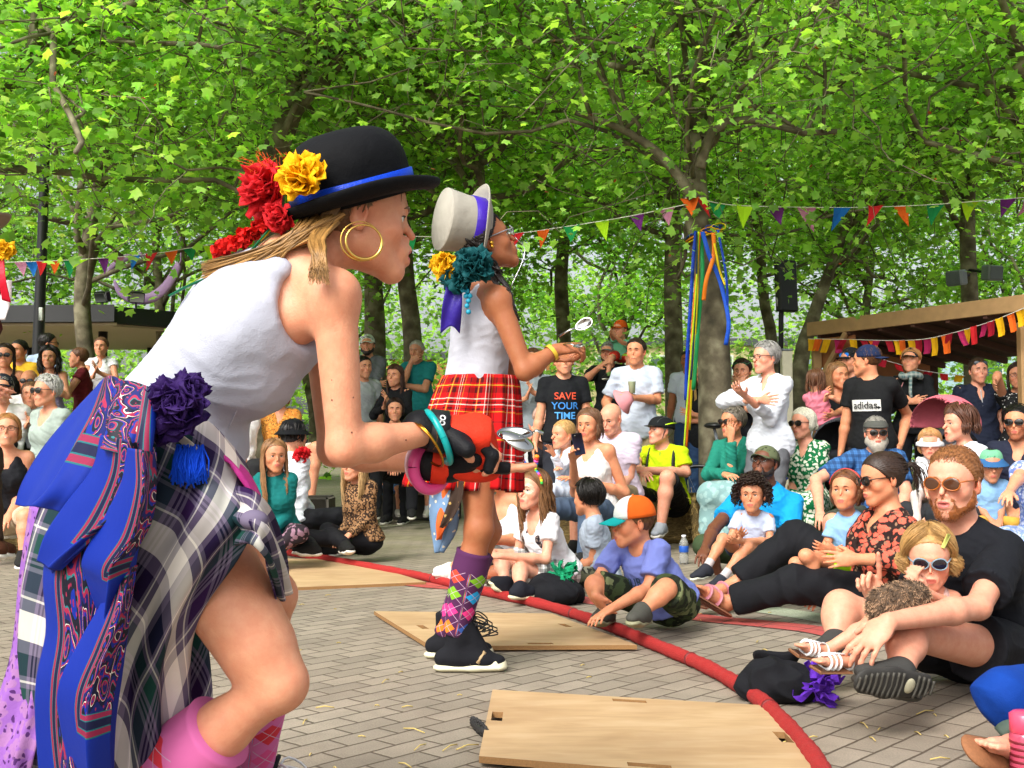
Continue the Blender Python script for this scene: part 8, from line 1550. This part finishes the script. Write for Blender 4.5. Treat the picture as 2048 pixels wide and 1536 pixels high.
# ear detail + hoops
mb = MB()
for r0, cx, cy, rr in ((.0292, 728, 484, .0019), (.0328, 722, 482, .0012)):
    c_ = W(cx, cy, 1.895); t_ = np.linspace(.0, 2 * math.pi, 49); mb.tube([c_ + np.array([r0 * math.cos(a), .010 * math.cos(a), r0 * math.sin(a)]) for a in t_], rr * (1.3 - .5 * np.sin(t_)), 8, cap=False)
mb.obj('hoop_earring', plain('gold', '#e0b860', .18, 1.0, bmp=0), o)
rim(q, -1)
for pts in ([(604, 664), (545, 715), (500, 770), (455, 860)],):
    mb = MB(); P = [q['tv'].hit(W(*p, 1.3), nrm(W(*p, 1.3) - np.array([0, 0, CAMH])), 1.0, .002) for p in cr(np.array(pts, float), 14)]; P = [p for p in P if p is not None]; mb.tube(P, .0012, 5); mb.obj('seam', cloth('#c9ccd8'), q['top'])
# bangles, wristbands, gloves, spoons
EW = nrm(q['WR'] - q['ER']); 
def torus(mb, c, axd, R1, r_, n=48, fl=1.0): axd = nrm(axd); a0 = nrm(np.cross(axd, [0, 0, 1])); b0 = np.cross(axd, a0); mb.tube([np.asarray(c) + a0 * R1 * math.cos(t) + b0 * R1 * math.sin(t) for t in np.linspace(0, 2 * math.pi, n)], r_, 10, cap=False, flat=fl, up=axd)
WRt = q['WR']; WLt = q['WL']
mb = MB(); torus(mb, WRt + EW * .004 + [0, -.004, -.012], EW * 1 + np.array([.1, -.35, .25]), .048, .0062); mb.obj('bangle', plain('teal_bangle', '#0aa0a0', .3, bmp=0), o)
mb = MB(); torus(mb, WRt - EW * .022 + [0, 0, -.02], EW + np.array([.0, -.2, .45]), .046, .0024); torus(mb, WRt - EW * .018 + [0, 0, -.021], EW + np.array([.05, -.22, .40]), .0455, .0018); mb.obj('bangle', plain('brass_bangle', '#c08830', .25, 1.0, bmp=0), o)
mb = MB(); mb.tube([WRt - EW * .020, WRt - EW * .006 + 0 * EW], [.0325, .0325], 28, cap=False); bb_ = mb.obj('wristband', plain('orange_band', '#e0902c', .5), o)
c = bpy.data.curves.new('t', 'FONT'); c.body = 'MUSIC'; c.size = .014; c.align_x = 'CENTER'; c.align_y = 'CENTER'; to = bpy.data.objects.new('t', c); COL.objects.link(to); me = bpy.data.meshes.new_from_object(to.evaluated_get(bpy.context.evaluated_depsgraph_get())); TV = np.array([v_.co[:] for v_ in me.vertices]); TF = [tuple(p.vertices) for p in me.polygons]; bpy.data.objects.remove(to); s_ = nrm(np.cross(EW, [0, 0, 1.])); s_ = s_ if s_[1] < 0 else -s_; uu = np.cross(s_, EW) ; uu = uu if uu[2] > 0 else -uu
an_ = TV[:, 0] / .0335; out = WRt - EW * .013 + EW * TV[:, 1:2] * 1.0 + (np.outer(np.cos(an_), s_) - np.outer(np.sin(an_), uu)) * .0333; mesh_obj('print', out, TF, plain('ink_dark', '#2a1a10', .7, bmp=0), bb_, smooth=False)
def glove(Wp, d, n_, t_, pose, red, side, sc=.93):
    d = nrm(d); n_ = nrm(np.asarray(n_) - d * (d @ np.asarray(n_))); tt = np.cross(n_, d) * np.sign(np.cross(n_, d) @ np.asarray(t_, float)); tt = nrm(tt); Rm = np.stack([tt, d, n_], 1); bl = cloth('#131418', 'neoprene_black', rough=.6); rd = cloth('#d8341c', 'neoprene_red', rough=.7)
    v = Vol(); v.ell(Wp + d * .045 * sc, np.array([.046, .054, .024]) * sc, Rm, .01); L3 = np.array([.043, .027, .022]) * sc
    for i_ in range(4):
        k = (-1.5 + i_); b = Wp + d * .078 * sc + tt * k * .0195 * sc; ln = L3 * (.8, .95, 1., .94)[i_]; ang = 0; dd = nrm(d + tt * k * .12)
        for j in range(2 if pose[0] > .5 else 1):
            ang += pose[i_] * (.75, 1.15)[j]; e = b + (dd * math.cos(ang) + n_ * math.sin(ang)) * ln[j]; v.cone(b, e, .0125 * sc, .0118 * sc, .006); b = e
    v.cone(Wp + d * .02 + tt * .02, Wp + d * .05 + tt * .055 + n_ * .012, .019, .0155, .01); v.cone(Wp - d * .028, Wp + d * .01, .0335, .033, .01); v.grid(.0028); V, F = v.mesh(); g1 = mesh_obj('glove', V, F, bl, o)
    v = Vol()
    if red:
        v.cone(Wp + d * .012 - n_ * .004, Wp + d * .075 - n_ * .004, .036, .044, .01, sq=(n_, .72), clips=[(Wp + d * .092, d)]); v.cone(Wp + d * .07 - n_ * .004 - tt * .01, Wp + d * .088 + n_ * .03, .036, .03, .01, sq=(tt, 1.0))
    else: v.ell(Wp + d * .05 - n_ * .008 + tt * .018, (.022, .05, .020), Rm, .01); v.cone(Wp - d * .02, Wp + d * .004, .037, .036, .01, clips=[(Wp + d * .006, d), (Wp - d * .022, -d)])
    v.grid(.0028); V, F = v.mesh(); V = V + vnorm(V, F) * wrinkle(V, .0008, 90, 2)[:, None]; mesh_obj('glove_pad', V, F, rd, g1)
    if red:
        mb = MB(); mb.tube([Wp - d * .012, Wp + d * .018], [.0375, .0385], 28); stp = mb.obj('wrist_strap', plain('strap_black', '#0e0f13', .5), g1); mb = MB(); s1 = nrm(np.array([0, -1, .15]) - d * (d @ np.array([0, -1, .15]))); u1 = np.cross(d, s1); u1 = u1 if u1[2] > 0 else -u1; c_ = Wp + d * .004 + s1 * .0388 + u1 * .014
        for du in (-.0045, .0045): torus(mb, c_ + u1 * du - s1 * abs(du) * .3, s1 + u1 * .35, .0042, .0013, 16)
        mb.obj('print', plain('white_print', '#e0e0e0', .6, bmp=0), g1)
    return g1
glove(q['WR'], (.93, .2, -.12), (-.05, .25, -.96), (.1, -1, -.1), [1.15, 1.1, 1.0, .9], True, 1); glove(q['WL'], (.98, .1, -.10), (0, .05, 1), (0, -1, .1), [.12, .1, .08, .1], False, -1)
mb = MB(); EL_ = nrm(q['WL'] - q['EL']); torus(mb, q['WL'] - EL_ * .028 + [0, -.02, -.008], EL_ + np.array([0, -.3, .1]), .040, .011, 40); mb.obj('bangle', plain('pink_bangle', '#e04a90', .3, bmp=0), o); mb = MB(); torus(mb, q['WL'] - EL_ * .045 + [0, -.02, -.008], EL_ + np.array([0, -.3, .2]), .038, .005, 40, .5); mb.obj('bangle', plain('pearl_bangle', '#e8c8d0', .2, bmp=0), o)
dz = q['WR'][1] / CP
for bx, hd_, lb, nn in (((1030, 866), (1086, 866), 'upper steel spoon held out of the near dancer\'s red glove', (0, -.55, .85)), ((1034, 882), (1000, 866), 'lower steel spoon, back to back with the upper one at the near dancer\'s glove', (0, .6, -.8))):
    mb = MB(); spoon(mb, W(*bx, 1.99), W(*hd_, 1.99), .0225, nn); ob = mb.obj('spoon', CHR, origin=W(*bx, 1.99)); ob.modifiers.new('s', 'SOLIDIFY').thickness = .001; tag(ob, lb, 'spoon')
# skirt, drapes
fd = lambda a, f, p=0, s=0: (lambda u, v: a * (.15 + .85 * v) * np.sin(u * f + p + s * v) + a * .4 * np.sin(u * f * 2.3 + 1 + 3 * v) * v)
def kuv(U, V): ang = .15 + .75 * U * V; x, y = U * .75, V * 1.05; return np.stack([x * np.cos(ang) + y * np.sin(ang) * .9, -x * np.sin(ang) * .9 + y * np.cos(ang)], -1)
sk = patch('wrap_skirt', [[(205, 770, 2.2), (262, 772, 1.93), (340, 800, 1.80), (425, 850, 1.80), (490, 925, 1.90)], [(150, 880, 2.22), (225, 880, 1.9), (325, 900, 1.78), (430, 930, 1.76), (508, 985, 1.82)], [(95, 990, 2.25), (190, 1000, 1.88), (310, 1010, 1.76), (425, 1025, 1.73), (510, 1042, 1.76)], [(62, 1130, 2.25), (155, 1140, 1.88), (275, 1150, 1.77), (385, 1130, 1.74), (478, 1105, 1.77)], [(48, 1290, 2.25), (130, 1300, 1.88), (235, 1310, 1.80), (330, 1280, 1.80), (395, 1230, 1.83)], [(50, 1450, 2.25), (130, 1450, 1.90), (235, 1450, 1.83), (320, 1410, 1.86), (378, 1350, 1.92)], [(70, 1660, 2.25), (150, 1680, 1.93), (250, 1700, 1.87), (340, 1660, 1.92), (400, 1600, 2.0)]], HEA, o, 110, 150, lambda u, v: .014 * (.2 + v) * np.sin(u * 26 + 3 * v) * np.clip(v * 2.5, 0, 1) + .010 * np.sin((u - 1) * 40 * (1.2 - v)) * np.exp(-((v - .42) / .22) ** 2) * u, .003, uvfun=kuv)
patch('wrap_skirt_flap', [[(452, 965, 1.80), (500, 985, 1.76), (540, 1030, 1.80), (572, 1110, 1.92), (584, 1175, 2.02)], [(462, 1015, 1.76), (505, 1030, 1.72), (535, 1065, 1.74), (560, 1130, 1.84), (575, 1190, 1.96)], [(478, 1060, 1.73), (505, 1068, 1.71), (530, 1095, 1.72), (548, 1145, 1.80), (562, 1200, 1.90)], [(470, 1092, 1.75), (502, 1090, 1.735), (525, 1112, 1.745), (540, 1155, 1.80), (550, 1200, 1.88)]], HEA, o, 50, 40, lambda u, v: .006 * np.sin(v * 16 + u * 4), .003, uvfun=lambda U, V: np.stack([V * .35 + .2, U * .5 + .1], -1))
mb = MB(); mb.sphere(W(508, 1040, 1.725), (.022, .018, .016)); ob = mb.obj('skirt_knot', HEA, o)
patch('back_drape', [[(90, 1040, 2.35), (160, 1040, 2.2), (260, 1040, 2.15), (400, 1060, 2.2)], [(50, 1250, 2.35), (150, 1250, 2.2), (270, 1250, 2.15), (410, 1230, 2.2)], [(40, 1450, 2.35), (160, 1450, 2.2), (290, 1450, 2.15), (425, 1400, 2.2)], [(60, 1700, 2.35), (170, 1700, 2.2), (300, 1700, 2.15), (430, 1650, 2.2)]], HEA, o, 60, 60, fd(.02, 22), .003, uvfun=kuv)
patch('pink_cloth', [[(400, 880, 1.86), (440, 905, 1.80), (478, 950, 1.80), (500, 1010, 1.80)], [(425, 905, 1.84), (462, 930, 1.775), (505, 985, 1.775), (528, 1045, 1.78)], [(445, 915, 1.9), (482, 935, 1.84), (515, 985, 1.84), (532, 1035, 1.84)]], cloth('#c0388c', 'pink_silk', rough=.5), o, 30, 24, lambda u, v: .004 * np.sin(v * 12 + u * 5), .002)
patch('cream_sash', [[(352, 862, 1.76), (385, 885, 1.74), (402, 905, 1.75)], [(348, 876, 1.76), (378, 900, 1.74), (396, 918, 1.75)]], cloth('#d8cdb8', 'sash'), o, 16, 8, None, .002)
# paisley scarf: knotted at the hip, two cascades and an upper flap
pz = lambda u0, u1, v0, v1: (lambda U, V: np.stack([u0 + (u1 - u0) * U, v0 + (v1 - v0) * V], -1))
patch('scarf', [[(198, 772, 1.93), (212, 752, 1.84), (240, 758, 1.78), (268, 778, 1.74)], [(150, 830, 1.95), (190, 820, 1.80), (235, 830, 1.73), (255, 860, 1.70)], [(95, 900, 1.95), (150, 895, 1.78), (205, 905, 1.72), (232, 930, 1.69)], [(52, 965, 1.93), (110, 975, 1.77), (165, 985, 1.72), (205, 985, 1.70)], [(28, 1008, 1.92), (85, 1012, 1.79), (140, 1030, 1.74), (186, 1018, 1.72)]], PAIS, o, 60, 60, fd(.013, 13, 1, 2), .0016, uvfun=pz(.0, .62, .62, 1.0))
patch('scarf', [[(232, 765, 1.78), (262, 762, 1.72), (300, 775, 1.70), (322, 800, 1.72)], [(215, 840, 1.74), (245, 835, 1.68), (290, 840, 1.67), (312, 870, 1.70)], [(208, 900, 1.70), (235, 905, 1.655), (280, 905, 1.66), (305, 895, 1.70)]], PAIS, o, 50, 40, fd(.010, 10), .0016, uvfun=pz(.55, .96, .3, .8))
def flap(rows, fa, nf, uv, nu=50, nv=70): patch('scarf', rows, PAIS, o, nu, nv, lambda u, v: fa * (.3 + v) * np.sin(u * nf + 2 * v + fa * 90), .0016, uvfun=pz(*uv))
flap([[(105, 1050, 1.79), (170, 1060, 1.72), (215, 1050, 1.72)], [(92, 1150, 1.79), (150, 1160, 1.71), (205, 1150, 1.72)], [(100, 1260, 1.80), (150, 1270, 1.72), (196, 1260, 1.73)], [(82, 1360, 1.81), (135, 1370, 1.73), (190, 1350, 1.74)], [(80, 1460, 1.83), (125, 1470, 1.76), (180, 1450, 1.76)], [(90, 1620, 1.87), (140, 1640, 1.80), (200, 1620, 1.80)]], .009, 6, (.02, .70, .24, .78), 60, 110)
flap([[(215, 1000, 1.73), (262, 1010, 1.67), (300, 1000, 1.70)], [(200, 1110, 1.73), (240, 1120, 1.66), (275, 1110, 1.70)], [(185, 1240, 1.74), (225, 1240, 1.68), (258, 1230, 1.72)], [(165, 1360, 1.75), (200, 1360, 1.70), (240, 1340, 1.74)], [(150, 1470, 1.77), (180, 1480, 1.73), (222, 1450, 1.77)], [(150, 1620, 1.82), (185, 1640, 1.78), (212, 1600, 1.82)]], .009, 5, (.52, 1.0, .25, .8), 60, 110)
flap([[(205, 870, 1.72), (255, 880, 1.65), (312, 895, 1.69)], [(190, 940, 1.72), (245, 955, 1.65), (308, 950, 1.68)], [(140, 1010, 1.74), (205, 1040, 1.66), (262, 1010, 1.66)], [(100, 1070, 1.76), (150, 1095, 1.68), (192, 1058, 1.68)], [(78, 1122, 1.78), (92, 1140, 1.72), (112, 1126, 1.72)]], .010, 5, (-.01, .55, .42, 1.01))
flap([[(255, 895, 1.66), (285, 900, 1.61), (314, 905, 1.65)], [(250, 960, 1.65), (285, 985, 1.60), (312, 990, 1.64)], [(215, 1040, 1.67), (262, 1075, 1.61), (300, 1045, 1.64)], [(176, 1115, 1.69), (215, 1140, 1.63), (262, 1110, 1.65)], [(180, 1150, 1.70), (212, 1195, 1.65), (240, 1160, 1.67)], [(200, 1222, 1.72), (212, 1256, 1.68), (222, 1226, 1.70)]], .009, 5, (-.01, .5, .45, 1.01))
flap([[(230, 1130, 1.70), (255, 1140, 1.66), (276, 1130, 1.68)], [(212, 1200, 1.70), (240, 1215, 1.65), (264, 1200, 1.68)], [(170, 1280, 1.72), (210, 1300, 1.66), (250, 1280, 1.69)], [(128, 1370, 1.74), (170, 1400, 1.68), (225, 1380, 1.71)], [(130, 1450, 1.76), (165, 1500, 1.70), (212, 1470, 1.73)], [(160, 1600, 1.80), (185, 1640, 1.76), (212, 1600, 1.79)]], .010, 5, (-.01, .6, .32, 1.0), 50, 90)
rosette('flower', W(603, 908, 8.35), .07, 30, 77, '#c01820', [o_ for o_ in bpy.data.objects if o_.get('label', '').startswith('person in a black hat and white')][0])
patch('lilac_scarf', [[(60, 1010, 2.30), (95, 1020, 2.25), (120, 1030, 2.24)], [(40, 1150, 2.30), (70, 1160, 2.25), (90, 1160, 2.24)], [(25, 1300, 2.28), (60, 1310, 2.22), (95, 1300, 2.2)], [(-10, 1410, 2.26), (40, 1430, 2.2), (90, 1420, 2.18)], [(-60, 1500, 2.26), (10, 1530, 2.18), (70, 1500, 2.16)], [(-80, 1620, 2.26), (0, 1640, 2.2), (50, 1600, 2.18)]], cloth('#8a5aa8', 'lilac', 'floral', 1.8, c2='#94689c', c3='#4a2460'), o, 40, 80, fd(.016, 10), .0016)
rosette('waist_flower', W(360, 815, 1.72), .050, 80, 6, '#2a1050', o, (.0, -1, .1)); rosette('waist_flower', W(372, 790, 1.73), .036, 40, 16, '#2a1050', o, (.2, -1, .5)); rosette('waist_flower', W(345, 850, 1.73), .034, 40, 26, '#2a1050', o, (-.2, -1, -.5))
mb = MB(); g_ = np.random.default_rng(8)
for k in range(130): a = W(352 + 55 * g_.random(), 888 + 20 * g_.random(), 1.735); b_ = a + np.array([g_.uniform(-.012, .012), -.004, -.040 - .014 * g_.random()]); mb.tube([a, (a + b_) / 2 + g_.normal(size=3) * .003, b_], .0014, 4)
mb.obj('blue_tassel', cloth('#0a48d0', 'thread'), o)
# sock and far shoe
KR, AR = q['KR'], q['AR']; PKS = argyle('argyle_pink', '#d86aa8', ['#d83040', '#d83040', '#e05090', '#d83040']); knee_sock(o, KR + (AR - KR) * .34, AR, .0655, .042, PKS, cal=1.04, fwd=(0, -1, 0))
knee_sock(o, q['KL'] + (q['AL'] - q['KL']) * .32, q['AL'] + (q['AL'] - q['KL']) * .02, .058, .045, argyle('argyle_pink2', '#d86aa8', ['#2a90c8', '#d83040', '#e05090']), fwd=(0, -1, 0))
hightop(o, q['AL'] + [0, 0, -.01], q['TL'], 1.0, '#f0f0f0')
hightop(o, q['AR'] * [1, 1, 0] + [0, 0, .11], q['AR'] * [1, 1, 0] + [.2, .03, 0], 1.0, '#f0f0f0')
# moles
mb = MB()
for px, py in ((728, 696), (664, 800), (706, 795), (703, 865), (664, 760), (812, 880), (707, 545), (684, 536)):
    P0 = W(px, py, 1.2); D = nrm(P0 - np.array([0, 0, CAMH])); p = q['v'].hit(P0, D, 1.2, .002)
    if p is not None: mb.sphere(p, .0016, None, 8, 6)
mb.obj('mole', plain('mole', '#6a3a24', .7, bmp=0), o)
# third dancer at the left edge: only hat brim, flower, red ribbon and boot show
q3 = person('dancer mostly cut off by the left edge, brown hat with a yellow flower', (-62, 478, 4.6), 100, lean=5, hpitch=-10, hairs=('short', '#8a8078'), top=('#4a1018', .3, dict(loose=.02)), bottom=('legs', '#3a2c22', dict(loose=.02)), legs='stand', arms='down', shoes='#4a2a1a', skin='pink', rh=(-50, 760, -.2), anR=(-30, 1085, -.1), anL=(-50, 1075, .1), knR=(-40, 920, 0), knL=(-50, 920, .1), toR=(8, 1098, -.1), vox=.008)
o3 = q3['o']; hc = W(-48, 462, 4.58); mb = MB(); RH = frame(100, -25); mb.lathe(hc, [(.098, 0), (.10, .06), (.09, .11), (.05, .125), (.001, .127)], RH, 32); ht = mb.obj('hat', cloth('#8a7a68', 'tan_felt'), o3); mb = MB(); mb.lathe(hc, [(.09, 0), (.14, .004), (.15, .012), (.14, .016), (.09, .008)], RH, 32); mb.obj('brim', cloth('#8a7a68', 'tan_felt'), ht)
rosette('flower', W(8, 500, 4.4), .045, 46, 31, '#e8b010', ht, (.3, -1, 0)); patch('red_ribbon', [[(-6, 515, 4.4), (8, 515, 4.4)], [(-2, 560, 4.38), (12, 560, 4.38)], [(4, 600, 4.4), (22, 605, 4.4)]], cloth('#c81830', 'satin', rough=.4), ht, 8, 16, None, .002); patch('white_ribbon', [[(4, 560, 4.42), (24, 560, 4.42)], [(0, 600, 4.42), (22, 600, 4.42)], [(-10, 640, 4.42), (10, 640, 4.42)]], cloth('#e0dcdc', 'satin', rough=.4), ht, 8, 16, None, .002); patch('maroon_cloth', [[(-40, 520, 4.5), (4, 530, 4.5)], [(-40, 580, 4.5), (20, 590, 4.5)], [(-40, 640, 4.5), (6, 636, 4.5)]], cloth('#4a1018', 'velvet'), o3, 8, 16, None, .002)
